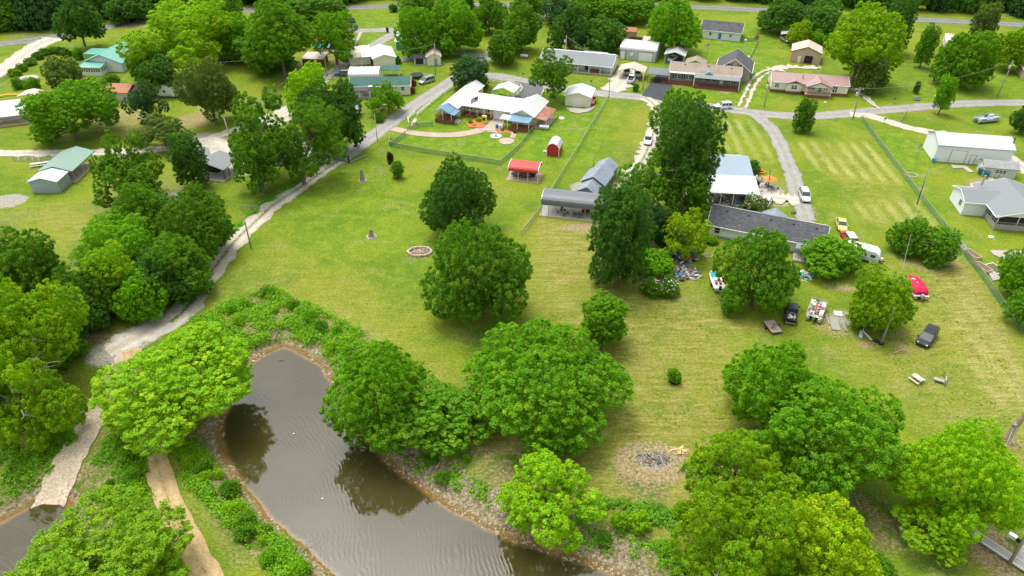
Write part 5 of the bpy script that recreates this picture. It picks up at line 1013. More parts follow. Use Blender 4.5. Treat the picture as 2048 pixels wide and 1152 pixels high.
# ---------------------------------------------------------------- trees (crown boxes read off the photograph)
T = [
 # near the pond
 (192,655,494,890,'round','lime','spreading lime-green tree between the gravel turnout and the head of the pond',dict(clear=2)),
 (-12,1008,374,1390,'round','lime','bright lime tree in the bottom left corner over the dark water inlet',dict(clear=1)),
 (655,692,845,895,'dome','green','leafy green tree on the pond bank, its crown overhanging the water on the east side',{}),
 (765,768,945,900,'round','green','bushy green tree on the bank joined to the crown overhanging the pond',{}),
 (950,648,1246,900,'dome','green','huge domed bright green tree in the middle of the lower lawn',dict(clear=1.6)),
 (890,775,1010,872,'open','green','thin green side tree filling the gap beside the huge domed tree',{}),
 (1005,908,1203,1095,'open','lime','lime-green tree growing on the stony bank above the brown water',dict(clear=1)),
 (1452,690,1625,880,'dome','green','dense green tree at the top left of the lower right tree group',{}),
 (1505,765,1798,1000,'round','green','widest green tree of the lower right tree group',dict(clear=1.5)),
 (1375,868,1600,1060,'open','lime','airy yellow-tinged tree beside the burnt rubbish patch',dict(clear=2.5)),
 (1350,965,1590,1230,'open','lime','airy tree with grey limbs at the bottom edge right of the stony bank',dict(clear=2,dead=3)),
 (1530,985,1755,1230,'round','yellow','brightest yellow-green tree at the bottom edge',dict(clear=1.5)),
 (1600,915,1700,1010,'open','mid','thin green tree in the middle of the lower right group',dict(clear=1)),
 (1785,848,2052,1075,'dome','lime','broad bright tree with dark limbs below the dead trunk, above the wooden dock',dict(clear=2)),
 (1790,1010,1935,1122,'open','lime','low branching tree left of the wooden dock',dict(clear=1)),
 (1733,1098,1793,1175,'round','mid','small dark round bush at the bottom edge right of the yellow-green tree',dict(clear=.1)),
 # lawn
 (848,308,984,468,'dome','dark','tall dark oak in the middle lawn behind the larger green tree',dict(clear=1)),
 (854,430,1053,655,'dome','mid','largest mid-green tree standing alone in the centre of the lawn',dict(clear=.8)),
 (1166,588,1252,692,'tall','green','small lawn tree with a bare reddish trunk below the crown',dict(base=(1205,718))),
 (1303,182,1402,290,'open','mid','leafy tree at the north end of the dark tree row beside the stony track',dict(clear=3)),
 (1318,205,1447,398,'tall','dark','biggest dark tree of the row left of the metal lean-to barn',dict(clear=2)),
 (1240,305,1345,420,'open','mid','open tree with bare grey branches beside the blue-grey shed',dict(clear=2,dead=4)),
 (1330,320,1420,440,'open','mid','ragged tree with bare grey branches at the south end of the dark row',dict(dead=5,clear=2)),
 (1183,372,1300,560,'tall','dark','tall dark tree hiding the right end of the long carport',dict(dead=3,clear=.8)),
 (1262,395,1348,505,'round','blue','dark blue-green tree over the scrap heap',dict(dead=2)),
 (1328,425,1418,512,'open','yellow','yellow-green locust tree beside the end wall of the shingled house',dict(clear=.8)),
 (1272,500,1345,548,'spread','green','low spreading bright green tree in front of the scrap heap',{}),
 (1434,445,1594,636,'dome','mid','big dark green tree in front of the long shingled roof',dict(clear=.8)),
 (1608,475,1722,552,'round','green','low green tree between the shingled house and the white camper',dict(clear=.4)),
 (1702,532,1824,657,'round','lime','bright lime tree left of the crimson covered boat',dict(clear=.3)),
 (1774,437,1862,505,'round','mid','rounded dark bush on the mown field, left of the pair',dict(clear=.1,name='bush',cat='bush')),
 (1838,455,1920,530,'tall','mid','twiggy dark bush on the mown field, right of the pair',dict(clear=.1,dead=4,name='bush',cat='bush')),
 (1586,197,1632,262,'tall','mid','small dark tree on the lawn in the crook of the village road',dict(clear=.3)),
 (1868,148,1916,222,'tall','green','slender young tree between the two branches of the gravel road',dict(clear=1.5)),
 (1715,112,1778,185,'round','olive','grey-green pine right of the mobile home',dict(name='pine_tree')),
 (1660,8,1808,140,'dome','lime','very large bright green tree behind the tan garage',dict(clear=2)),
 (1762,-8,1836,100,'tall','dark','tall dark tree behind the very large bright tree',{}),
 (1830,50,1880,125,'tall','mid','slim tree in front of the parked motorhome',dict(clear=1.5)),
 (1868,65,2000,168,'round','green','broad bright tree right of the parked motorhome',dict(clear=1)),
 (1940,8,2003,90,'tall','olive','tall olive tree beside the top road on the right',{}),
 (1990,42,2075,145,'round','lime','light green tree at the top right edge',{}),
 (1576,43,1622,86,'round','yellow','small yellow-green tree behind the tan garage',{}),
 (1618,60,1652,88,'round','green','smaller green tree at the back right corner of the tan garage',{}),
 (1518,-5,1606,62,'round','dark','dark tree beside the top road above the small pickup carport',{}),
 (1600,0,1690,78,'round','dark','dark tree left of the very large bright tree',{}),
 (1300,-2,1400,92,'dome','green','big green tree behind the white carport',dict(clear=1.5)),
 (1232,-12,1312,42,'round','mid','tree at the top edge above the pink shed',{}),
 (1180,-15,1262,42,'round','green','bright tree at the top edge left of the pink shed',{}),
 (1100,12,1180,98,'round','dark','dark tree behind the grey ranch roof, left of two',{}),
 (1170,36,1250,100,'round','dark','dark tree behind the grey ranch roof, right of two',{}),
 (1085,-8,1150,45,'round','blue','bluish tree beside the lane at the top edge',{}),
 (1008,12,1080,102,'round','mid','broad tree left of the lane near the top road',{}),
 (978,64,1030,122,'round','mid','round tree on the grass corner where the lanes meet',dict(clear=1)),
 (905,112,975,178,'tall','blue','dark bluish cedar behind the white roofed wing',dict(clear=.4,name='cedar_tree')),
 (1063,98,1143,188,'open','mid','open oak in front of the grey ranch house',dict(base=(1107,196),clear=2.5)),
 (868,2,962,105,'round','green','tall green tree above the cream shed',dict(clear=1)),
 (793,15,880,108,'round','green','wide green tree right of the driveway fork',dict(clear=1)),
 (945,-12,1015,62,'round','mid','tree at the top edge left of the lane',{}),
 (870,-18,950,40,'round','dark','dark tree at the top edge above the hidden white house',{}),
 (800,-15,868,25,'round','mid','tree astride the top road verge, centre left',{}),
 (735,163,806,218,'open','green','garden tree in front of the green roofed house',dict(clear=.8)),
 (625,25,706,118,'open','green','feathery bright tree beside the hidden brown roof',dict(clear=2)),
 (490,0,624,135,'dome','green','tallest bright tree at the top left of the village',dict(clear=2)),
 (470,60,590,135,'round','mid','dense lower tree in front of the tallest bright tree',{}),
 (560,-20,690,55,'round','mid','tree at the top edge between the tallest bright tree and the lawn',{}),
 (375,0,500,110,'open','lime','yellow-green tree with forked limbs beside the hidden white house',dict(clear=2)),
 (240,25,400,150,'open','lime','large lime tree hanging over the mint green roof',dict(clear=4)),
 (300,0,430,90,'round','lime','large lime tree behind the mint green house',dict(clear=2)),
 (270,110,360,185,'open','dark','dark thin tree right of the mint green house',{}),
 (108,-5,208,78,'round','dark','dark roadside tree at the top left road',dict(base=(172,84),clear=3)),
 (352,112,475,238,'round','olive','large olive-green tree over the bare eroded ground',dict(base=(432,248),clear=2)),
 (246,160,335,245,'open','blue','bluish open tree in front of the grey camper',dict(clear=2,dead=2)),
 (45,160,232,278,'round','green','very broad tree at the left edge of the village',dict(clear=1)),
 (85,115,162,178,'round','olive','cream flowering tree left of the sunroom',dict(clear=.5)),
 (265,228,372,295,'open','olive','pale grey-green tree in front of the eroded slope',dict(clear=1)),
 (182,262,322,372,'open','mid','tall tree beside the long green barn, upper crown',dict(clear=3,base=(268,352))),
 (190,320,330,425,'open','mid','leaning tree beside the long green barn, lower crown',dict(clear=1)),
 (338,268,415,372,'tall','dark','narrow dark tree between the two small grey sheds',dict(clear=.8)),
 (462,185,600,345,'open','mid','large open oak left of the gate, left crown',dict(base=(523,388),clear=2.5)),
 (552,200,690,350,'open','mid','large open oak left of the gate, right crown',dict(base=(563,368),clear=2.5)),
 (470,300,555,382,'open','mid','small oak with a pale leaning trunk beside the track',dict(base=(527,388),clear=1.5)),
 (598,155,722,298,'round','dark','dark dense tree above the lane left of the propane tank',dict(clear=1.5)),
 (573,128,662,225,'round','lime','bright lime tree behind the dark dense tree',dict(clear=1)),
 # left woods
 (225,355,345,500,'dome','mid','dark oak at the upper left of the trackside wood',dict(clear=.5)),
 (320,360,460,530,'round','mid','wide dark oak of the trackside wood nearest the gravel track',dict(clear=.5)),
 (160,430,330,570,'round','green','green tree in the middle of the trackside wood',dict(clear=.5)),
 (170,475,312,625,'open','lime','light yellow-green tree in front of the trackside wood',dict(clear=.5)),
 (250,500,400,600,'round','dark','dark low tree at the foot of the trackside wood',dict(clear=.2)),
 (-20,450,125,610,'round','mid','dark green tree at the left edge above the lime tree',{}),
 (-60,490,60,640,'round','dark','darkest tree at the left edge of the wood',{}),
 (90,560,215,700,'round','dark','dark tree between the trackside wood and the lime tree',dict(clear=.2)),
 (60,620,170,750,'round','mid','low mid-green tree behind the lime tree on the left edge',dict(clear=.2)),
 (-120,560,158,810,'round','lime','large lime tree at the left edge below the wood',dict(clear=1,dead=2)),
 (-60,680,165,905,'open','lime','lower lime tree with grey limbs at the left edge',dict(clear=1,dead=4)),
 (300,470,420,592,'round','mid','low tree filling the trackside wood between the dark oaks',dict(clear=.3)),
 (110,520,235,650,'round','mid','mid-green tree on the left flank of the trackside wood',dict(clear=.3)),
 (232,540,335,640,'round','green','small green tree at the front foot of the trackside wood',dict(clear=.2)),
 (10,590,120,720,'round','dark','dark tree behind the large lime tree on the left edge',dict(clear=.3)),
 (400,-14,482,58,'round','mid','roadside tree at the top edge left of the tallest bright tree',{}),
 (208,-18,300,44,'round','dark','dark tree at the top edge beyond the top left road',{}),
 (418,30,505,118,'round','green','bright tree between the forked lime tree and the tallest bright tree',dict(clear=1)),
 (1022,-16,1092,32,'round','mid','tree at the top edge just left of the lane mouth',{}),
 (252,92,330,158,'round','green','green tree at the right end of the mint green roof',dict(clear=1)),
 (1145,-18,1205,40,'round','mid','tree at the top edge right of the lane mouth',{}),
 # right edge
 (2000,495,2110,600,'round','green','green tree at the right edge beside the raised garden beds',{}),
 (2008,575,2100,655,'open','mid','dark thin tree at the right edge beyond the long fence',{}),
 (2022,200,2085,272,'round','dark','dark tree at the right edge behind the white barn',{}),
 # small trees and shrubs
 (783,322,806,355,'tall','mid','egg shaped green bush on the lawn',dict(clear=.05,name='bush',cat='bush')),
 (774,304,787,328,'tall','purple','small purple leaved tree behind the egg shaped bush',{}),
 (1826,163,1842,186,'tall','dark','tiny dark conifer on the far right lawn',dict(clear=.05)),
 (1492,320,1520,345,'round','dark','dark round bush right of the blue-grey roof',dict(clear=.05,name='bush',cat='bush')),
 (1336,736,1362,765,'round','green','shrub planted in the dark ring on the lawn',dict(clear=.1,name='bush',cat='bush')),
 (749,222,768,244,'round','mid','round green bush beside the lane',dict(clear=.05,name='bush',cat='bush')),
 (1266,168,1278,182,'tall','dark','clipped dark conifer beside the tan carport drive',dict(clear=.02,name='bush',cat='bush')),
 (778,8,795,22,'round','dark','dark clipped bush beside the top road',dict(clear=.05,name='bush',cat='bush')),
 (790,112,802,128,'cone','dark','small dark conifer at the corner of the long white roofed building',dict(clear=.05)),
 (820,158,832,172,'round','red','red leaved shrub at the end of the green roofed house, upper',dict(clear=.05,name='bush',cat='bush')),
 (819,172,830,188,'round','red','red leaved shrub at the end of the green roofed house, lower',dict(clear=.05,name='bush',cat='bush')),
 (1340,535,1356,548,'round','mid','x',None),
 (1408,470,1436,488,'round','green','low green bush against the white end wall of the shingled house',dict(clear=.05,name='bush',cat='bush')),
 (22,155,48,178,'round','mid','round garden bush at the left edge, left of two',dict(clear=.05,name='bush',cat='bush')),
 (46,155,80,180,'round','green','round garden bush at the left edge, right of two',dict(clear=.05,name='bush',cat='bush')),
 (1195,1010,1226,1040,'x','x','x',None),
 (1345,1003,1390,1048,'round','lime','bright low bush on the bank left of the airy tree',dict(clear=.05,name='bush',cat='bush')),
 (1222,1020,1255,1065,'open','lime','low lime bush on the stony bank, left of two',dict(clear=.05,name='bush',cat='bush')),
 (1258,1015,1298,1070,'open','lime','low lime bush on the stony bank, right of two',dict(clear=.05,name='bush',cat='bush')),
 (200,150,240,178,'round','mid','low shrub beside the white sunroom',dict(clear=.05,name='bush',cat='bush')),
 (145,95,168,118,'round','mid','shrub beside the teal canopy',dict(clear=.05,name='bush',cat='bush')),
 (1340,1120,1400,1175,'round','mid','dark green bush at the bottom edge beside the stones',dict(clear=.05,name='bush',cat='bush')),
 (570,345,0,0,'x','x','x',None),
]
for t in T:
    if t[7] is not None: tree(*t[:7], **t[7])
for i, (x, y, r, hh, hue, lab) in enumerate([(1303,587,1.75,1.5,'mid','white flowering bush on the lawn, left of the pair'),(1338,588,1.75,1.7,'mid','white flowering bush on the lawn, right of the pair'),(1508,417,2.3,1.5,'olive','cream flowering bush behind the dark shingled roof'),(122,168,4.5,4.2,'olive','x')]):
    if lab == 'x': continue
    gx, gy, gz = G(x, y); o = tree_at(gx, gy, r, hh, gz + hh, 'round', hue, lab, name='flowering_bush', cat='bush', sz='M'); V, LP, _m = crown('round', 'M', i % 3)
    rg = np.random.default_rng(i); q = V.reshape(-1, 4, 3).mean(1); k = (np.linalg.norm(q, axis=1) > .78) & (q[:, 2] > -.3); q = q[k]; q = q[rg.choice(len(q), min(len(q), 190), False)] * 1.04 * [r, r, hh]
    me = mesh_quads('blossom', leaf_quads(rg, q, unit(q + rg.normal(0, .3, q.shape)), .12)); me.materials.append(LEAF['white']); c = bpy.data.objects.new('blossom', me); COL.objects.link(c); c.parent = o; c.location = (0, 0, hh)
# hedge line along the top-left garden
for i, (x, y) in enumerate([(45,142),(62,130),(78,118),(92,110),(108,106),(122,108),(134,112),(30,152)]):
    gx, gy, gz = G(x, y); tree_at(gx, gy, 1.7, 1.1, 1.15, 'round', ('mid','green','dark')[i % 3], '%s bushy hedge plant of the curved row by the gravel drive, counted from the left' % ('second','third','fourth','fifth','sixth','seventh','last','first')[i], name='hedge_plant', cat='hedge', group='hedge plants curving beside the gravel drive', sz='S')
# far wood beyond the top road: reads as one mass
def far_wood():
    rg = np.random.default_rng(5); Vs = []; keys = [('round', 'S', k) for k in range(3)]
    for k in keys: crown(*k)
    sp = []
    rdx, rdy = zip(*[P(a, b) for a, b in ((-160,100),(0,88),(250,47),(560,18),(900,10),(1400,14),(1700,32),(2048,50),(2400,72))])
    for row in range(15):
        yy = 0
        for x in np.arange(-260, 262, 8.5):
            sp.append((x + rg.normal(0, 2.5), float(np.interp(x, rdx, rdy)) + 17 + row * 11 + rg.normal(0, 2.5)))
    for (px, py, r_) in [(p, q, 0) for p in range(-100, 112, 22) for q in (22, 38, 54)] + [(p, 33) + (0,) for p in range(110, 300, 20)] + [(p, 20, 0) for p in range(110, 420, 20)] + [(p, 3, 0) for p in range(300, 700, 20)]:
        sp.append(P(px + rg.normal(0, 5), py + rg.normal(0, 3)))
    for i, (x, y) in enumerate(sp):
        V, _, _ = crown(*keys[i % 3]); r = rg.uniform(4.5, 7); h = rg.uniform(5, 8.5); a = rg.uniform(0, 6.28)
        if y < 250: r *= .75; h *= .8
        ca, sa = math.cos(a), math.sin(a); Q = V * [r, r, h]; Q = np.column_stack([Q[:, 0] * ca - Q[:, 1] * sa, Q[:, 0] * sa + Q[:, 1] * ca, Q[:, 2]]) + [x, y, h * .92]; Vs.append((Q, i % 3))
    for g, hue in enumerate(('dark', 'mid', 'blue')):
        me = mesh_quads('woodland', np.concatenate([q for q, k in Vs if k == g])); me.materials.append(LEAF[hue]); o = bpy.data.objects.new('woodland', me); COL.objects.link(o)
        tag(o, 'dense green wood beyond the top road', 'wood', kind='stuff')
far_wood()
# ---------------------------------------------------------------- undergrowth on the banks: uncountable
def weeds(name, regions, n, hue, hmin, hmax, leaf, label, seed, cat='undergrowth', stiff=.9, flt=None, per=48):
    rg = np.random.default_rng(seed); C = []
    ar = []
    polys = [GW(p) for p, _ in regions]
    for p, (_, wgt) in zip(polys, regions):
        k = int(n * wgt); lo = p.min(0); hi = p.max(0); X = rg.uniform(lo[0], hi[0], k * 4); Y = rg.uniform(lo[1], hi[1], k * 4); ok = inside(X, Y, p)
        pn = np.sin(X * .9 + 1.3 * np.sin(Y * .8)) + np.sin(Y * 1.1 + X * .5) + rg.normal(0, .7, len(X)); ok &= pn > .2
        if flt: ok &= flt(X, Y)
        C.append(np.column_stack([X, Y])[ok][:k])
    C = np.concatenate(C); Z = Hfield(C[:, 0], C[:, 1]); h = hmin + (hmax - hmin) * rg.random(len(C)) ** 1.8 * 1.9
    i = np.repeat(np.arange(len(C)), per); d = unit(rg.normal(size=(len(i), 3)) + [0, 0, .8]); d[:, 2] = abs(d[:, 2])
    q = np.column_stack([C[i], Z[i]]) + d * (h[i] * rg.uniform(.4, 1, len(i)))[:, None] * [1, 1, stiff]
    me = mesh_quads(name, leaf_quads(rg, q, unit(d + rg.normal(0, .4, d.shape) + [0, 0, .8 + 2.0 * (h[0] < .3)]), leaf)); me.materials.append(LEAF[hue]); o = bpy.data.objects.new(name, me); COL.objects.link(o)
    return tag(o, label, cat, kind='stuff')
dry_land = lambda X, Y: np.minimum(sdist(X, Y, POLYW[0]), sdist(X, Y, POLYW[1])) > 1.2
BANKL = [([(380,640),(480,590),(560,580),(640,620),(730,670),(770,700),(700,740),(690,780),(650,720),(600,680),(560,660),(510,690),(480,720),(440,760),(400,740)], .45),
         ([(340,900),(400,880),(450,960),(540,1060),(640,1152),(560,1160),(480,1080),(420,1010),(370,950)], .35), ([(640,640),(730,660),(840,720),(900,790),(880,830),(760,760),(690,740)], .1)]
weeds('bank_undergrowth', BANKL, 2300, 'green', .25, 1.0, .14, 'thick green brush growing along the pond bank', 1, flt=dry_land)
weeds('bank_undergrowth', BANKL, 1300, 'lime', .25, .85, .125, 'yellow-green weeds scattered through the bank brush', 2, flt=dry_land)
weeds('bank_undergrowth', [([(220,860),(280,860),(300,960),(310,1060),(250,1060),(190,990),(190,920)], .6), ([(0,830),(120,820),(150,880),(90,970),(0,1010)], .5)], 750, 'green', .25, .8, .13, 'patchy weeds on the strip of land between the two ponds', 3, flt=dry_land)
weeds('bank_undergrowth', [([(780,890),(900,860),(960,930),(1010,960),(1080,1050),(1240,1020),(1330,1030),(1400,1140),(1200,1120),(1000,1060),(870,990)], 1)], 300, 'green', .25, .8, .13, 'scattered weeds among the bank stones', 4, flt=dry_land)
weeds('bank_undergrowth', [([(1180,1000),(1380,1020),(1400,1060),(1240,1060)], 1)], 160, 'mid', .4, .9, .18, 'weeds along the grass edge above the stones', 5, flt=dry_land)
weeds('ditch_weeds', [([(455,462),(520,405),(600,355),(672,312),(676,318),(600,365),(520,420),(465,470)], 1)], 420, 'green', .3, .6, .17, 'strip of tall green weeds in the ditch beside the track', 6)
weeds('wood_undergrowth', [([(120,600),(240,640),(330,570),(455,470),(440,400),(300,420),(150,500)], .6), ([(0,640),(160,680),(200,640),(150,560),(0,560)], .4)], 1200, 'mid', .5, 1.4, .28, 'dark brush under the trackside wood', 7, per=22)
weeds('lawn_tufts', [([(480,470),(860,330),(880,560),(1000,700),(820,700),(600,600),(440,600)], .35), ([(1060,600),(1450,560),(1500,900),(1250,1000),(1240,800)], .3), ([(1700,560),(1900,540),(2040,760),(2000,900),(1800,760)], .35)], 1500, 'grass', .05, .13, .11, 'small tufts of coarser grass in the mown lawn', 8, 'grass', .6, per=5)
# rocks on the bank: uncountable rubble
def rocks():
    rg = np.random.default_rng(9); X = rg.uniform(-50, 14, 60000); Y = rg.uniform(38, 92, 60000); m = Y < 91
    X, Y = X[m], Y[m]; d = np.minimum(sdist(X, Y, POLYW[0]), sdist(X, Y, POLYW[1])); e = (X > -15) & (Y < 71)
    ok = (d > -.25) & (((d < rg.uniform(0, 1.5, len(X))) & (rg.random(len(X)) < .45) & (wob(X * .45, Y * .45) > -.05)) | (e & (d < rg.uniform(0, 7.0, len(X))) & (rg.random(len(X)) < .25)) ) & (rg.random(len(X)) < .8)
    X, Y = X[ok], Y[ok]; Z = Hfield(X, Y); n = len(X); s = rg.uniform(.05, .17, n) * np.where(rg.random(n) < .06, 1.8, 1)
    base = np.array([(-1,-1,-.4),(1,-1,-.4),(1,1,-.4),(-1,1,-.4),(-.7,-.7,.6),(.7,-.7,.6),(.7,.7,.6),(-.7,.7,.6)]); F = np.array([(4,5,6,7),(0,1,5,4),(1,2,6,5),(2,3,7,6),(3,0,4,7)])
    a = rg.uniform(0, 6.28, n); B = base[None] * rg.uniform(.6, 1.3, (n, 8, 3)) * s[:, None, None]
    ca, sa = np.cos(a)[:, None], np.sin(a)[:, None]; Q = np.stack([B[..., 0] * ca - B[..., 1] * sa, B[..., 0] * sa + B[..., 1] * ca, B[..., 2]], -1) + np.column_stack([X, Y, Z])[:, None]
    me = bpy.data.meshes.new('bank_stones'); me.vertices.add(n * 8); me.vertices.foreach_set('co', Q.astype('f').ravel()); fi = (F[None] + (np.arange(n) * 8)[:, None, None]).reshape(-1)
    me.loops.add(len(fi)); me.loops.foreach_set('vertex_index', fi.astype('i')); me.polygons.add(len(fi) // 4); me.polygons.foreach_set('loop_start', np.arange(0, len(fi), 4, dtype='i')); me.update()
    m, t = newmat('rubble'); ge = N(t, 'ShaderNodeNewGeometry'); pb = N(t, 'ShaderNodeBsdfPrincipled'); out = N(t, 'ShaderNodeOutputMaterial'); pb.inputs['Roughness'].default_value = .9
    c = mixc(t, ge.outputs['Random Per Island'], (.22, .15, .08), (.44, .35, .22)); t.links.new(c, pb.inputs['Base Color']); t.links.new(pb.outputs[0], out.inputs[0]); me.materials.append(m)
    o = bpy.data.objects.new('bank_stones', me); COL.objects.link(o); tag(o, 'loose tan rubble stones along the water edge', 'stones', kind='stuff')
rocks()

def bank_shrubs():
    rg = np.random.default_rng(12); Q = {'mid': [], 'green': [], 'lime': []}; spots = []
    for poly, n in (([(400,690),(480,600),(560,582),(640,620),(730,672),(780,705),(700,740),(650,722),(600,676),(560,650),(500,680),(450,740)], 30), ([(350,900),(400,890),(450,965),(540,1065),(630,1150),(560,1150),(480,1070),(410,1000)], 24), ([(230,870),(275,870),(290,980),(240,1040),(200,980)], 12), ([(800,895),(900,890),(1010,980),(1200,1060),(1350,1100),(1200,1110),(1000,1040),(880,970)], 9)):
        pw = GW(poly); lo, hi = pw.min(0), pw.max(0); k = 0
        while k < n:
            x, y = rg.uniform(lo, hi)
            if inside(np.array([x]), np.array([y]), pw)[0] and dry_land(np.array([x]), np.array([y]))[0]: spots.append((x, y)); k += 1
    for i, (x, y) in enumerate(spots):
        V = crown('round', 'S', i % 3)[0]; V = V.reshape(-1, 4, 3)[::2].reshape(-1, 3); r = rg.uniform(.5, 1.25); h = r * rg.uniform(.6, 1.1); Q[('mid', 'green', 'lime')[rg.integers(0, 3)]].append(V * [r, r, h] + [x, y, H(x, y) + h * .8])
    for hue, v in Q.items():
        me = mesh_quads('bank_shrubs', np.concatenate(v)); me.materials.append(LEAF[hue]); o = bpy.data.objects.new('bank_shrubs', me); COL.objects.link(o); tag(o, 'taller bushy growth rising from the bank brush', 'undergrowth', kind='stuff')
bank_shrubs()
# ---------------------------------------------------------------- fences
def runs(pw, step):
    pw = [Vector(p) for p in pw]; pts = []
    for a, b in zip(pw[:-1], pw[1:]):
        n = max(1, round((b - a).length / step))
        for i in range(n): pts.append(a.lerp(b, i / n))
    pts.append(pw[-1]); return pts
def chain_fence(label, px, h=1.25, m=None, pm=None, step=3.2, cat='fence'):
    pw = [Vector(G(*p)) for p in px]; o = pw[0]; r = empty('chain_link_fence', o, 0, label, cat); pts = runs(pw, step); mb = MB(); rl = MB()
    for a, b in zip(pts[:-1], pts[1:]):
        a, b = a - o, b - o; mb.add([tuple(a), tuple(b), (b.x, b.y, b.z + h), (a.x, a.y, a.z + h)], [(0, 1, 2, 3)]); rl.bar((a.x, a.y, a.z + h), (b.x, b.y, b.z + h), .035)
    mb.build('wire_mesh', m or M_FEN, r); rl.build('top_rail', pm or M_STEEL, r)
    for p in pts: p = p - o; MB().bar((p.x, p.y, p.z), (p.x, p.y, p.z + h + .05), .045, 6).build('post', pm or M_STEEL, r)
    return r
chain_fence('green chain-link fence around the front garden of the cream house', [(781,275),(779,293),(850,306),(1000,330),(1035,300),(1066,263)])
chain_fence('short chain-link fence between the path and the blue roofed deck', [(866,252),(838,255),(814,263)]); chain_fence('short chain-link fence left of the garden path entrance', [(812,270),(795,283),(781,293)])
chain_fence('long grey chain-link fence from the village road down to the big lawn', [(1216,200),(1198,230),(1178,262),(1150,310),(1128,345),(1098,395),(1080,425),(1060,450),(1042,472)], 1.3, M_FENG)
chain_fence('very long green chain-link fence beside the mown field', [(1722,240),(1752,282),(1790,333),(1830,385),(1856,418),(1885,455),(1912,485),(1935,520),(1965,560),(2000,610),(2048,672),(2100,740)], 1.35)
chain_fence('chain-link fence corner behind the gabled house', [(1485,83),(1516,83),(1509,100),(1498,122)], 1.2); chain_fence('chain-link fence beside the track below the small oak', [(482,421),(530,424),(560,405),(590,385)], 1.2, M_FENG)
chain_fence('chain-link gate open beside the gravel branch road', [(1800,245),(1812,228)], 1.2, M_FENG, cat='gate'); chain_fence('chain-link fence behind the picnic table on the left lawn', [(28,322),(60,322),(108,322)], 1.0, M_FENG)
chain_fence('dark chain-link fence left of the gravel drive garden', [(0,165),(20,150),(45,135)], 1.1, M_FENG)
def rail_fence(label, px, h=1.1, step=2.4):
    pw = [Vector(G(*p)) for p in px]; o = pw[0]; r = empty('rail_fence', o, 0, label, 'fence'); pts = runs(pw, step); rl = MB()
    for a, b in zip(pts[:-1], pts[1:]):
        a, b = a - o, b - o
        for z in (h * .45, h * .88): rl.bar((a.x, a.y, z), (b.x, b.y, z), .075)
    rl.build('rail', M_WHITE, r)
    for p in pts: p = p - o; MB().box(p.x - .08, p.x + .08, p.y - .08, p.y + .08, 0, h + .05).build('post', M_WHITE, r)
rail_fence('white rail fence along the lane beside the cream house', [(834,233),(862,209),(885,190),(908,175)]); rail_fence('short white rail fence beside the white propane tank', [(831,228),(816,241),(818,252)])
rail_fence('white rail fence beside the village road behind the cream house', [(975,163),(1010,168),(1040,174)]); rail_fence('white rail fence along the left side of the circular drive', [(1040,174),(1045,182),(1033,193),(1026,199)])
rail_fence('white rail fence right of the circular drive', [(1079,203),(1083,192),(1088,184)]); rail_fence('short white rail fence behind the red trailer', [(1190,194),(1212,196)]); 
b = Bld('board_fence', 'brown board fence behind the metal garage', 'fence', 1258, 83, -16); b.part(MB().box(0, 5.4, 0, .1, 0, 1.7), 'panel', M_WOODR); b.posts([(0, .1), (2.7, .1), (5.4, .1)], 1.8, .07, M_WOODP)
# ---------------------------------------------------------------- utility poles and wires
M_POLE = mat('pole_wood', (.34,.30,.25), .9, var=.25, vscale=2); M_WIRE = mat('wire', (.25,.25,.25), .6)
TOPS = {}
def upole(key, base, top, label, arm=True, can=True, m=None, r=.16):
    """pole whose height follows from where its top shows"""
    x, y, z = G(*base); lo, hi = 1, 16
    for _ in range(30):
        h = (lo + hi) / 2; dy = y; dz = z + h - CAMH; f = dy * math.cos(PITCH) - dz * math.sin(PITCH); u = dy * math.sin(PITCH) + dz * math.cos(PITCH)
        if 576 - FPX * u / f < top[1]: hi = h
        else: lo = h
    f = y * math.cos(PITCH) - (z + h - CAMH) * math.sin(PITCH); xt = (top[0] - 1024) / FPX * f - x; xt = max(-.6, min(.6, xt))
    o = empty('utility_pole', (x, y, z), 0, label, 'utility pole'); MB().tube([(0, 0, -.2), (xt * .5, 0, h * .5), (xt, 0, h)], [r, r * .85, r * .65], 10).build('pole', m or M_POLE, o, smooth=True)
    if arm:
        a = MB().box(xt - 1.1, xt + 1.1, -.06, .06, h - .55, h - .42).build('crossarm', M_POLE, o)
        for u in (-1, 0, 1): MB().lathe([(.05, 0), (.07, .1), (.03, .2)], 8).build('insulator', M_WHITE, a).location = (xt + u * .95, 0, h - .42)
    if can: MB().lathe([(.05, 0), (.24, .05), (.24, .8), (.1, .9)], 12).build('transformer', mat('transformer_grey', (.55,.57,.58), .5), o, smooth=False).location = (xt - .4, -.1, h - 2.1)
    TOPS[key] = (x + xt, y, z + h - .2); return h
upole('a', (168,163), (150,121), 'utility pole left of the glazed sunroom', can=True, arm=False, m=mat('pale_pole', (.48,.45,.40), .9))
upole('b', (460,275), (447,233), 'pale utility pole beside the gravel drive and the olive-green tree', arm=False, can=False, m=mat('pale_pole', (.48,.45,.40), .9))
upole('c', (655,153), (645,96), 'utility pole with a transformer at the lower end of the driveway', arm=False)
upole('d', (871,151), (869,86), 'utility pole in front of the cream shed', arm=False, can=False)
upole('e', (755,283), (749,229), 'slim grey utility pole beside the lane near the propane tank', arm=False, can=False, m=mat('pale_pole', (.48,.45,.40), .9), r=.11)
upole('f', (502,496), (487,431), 'leaning utility pole beside the gravel track', arm=False, can=False, r=.14)
upole('g', (1130,125), (1133,71), 'tall utility pole in front of the grey ranch roof', arm=False)
upole('h', (1218,195), (1220,150), 'grey pole at the road end of the long chain-link fence', arm=False, can=False, r=.1)
upole('i', (1286,178), (1287,142), 'pale square pole beside the tan carport', arm=False, can=False, m=M_WOODP, r=.18)
upole('j', (1528,214), (1540,160), 'utility pole with a transformer at the corner of the mobile home', arm=False)
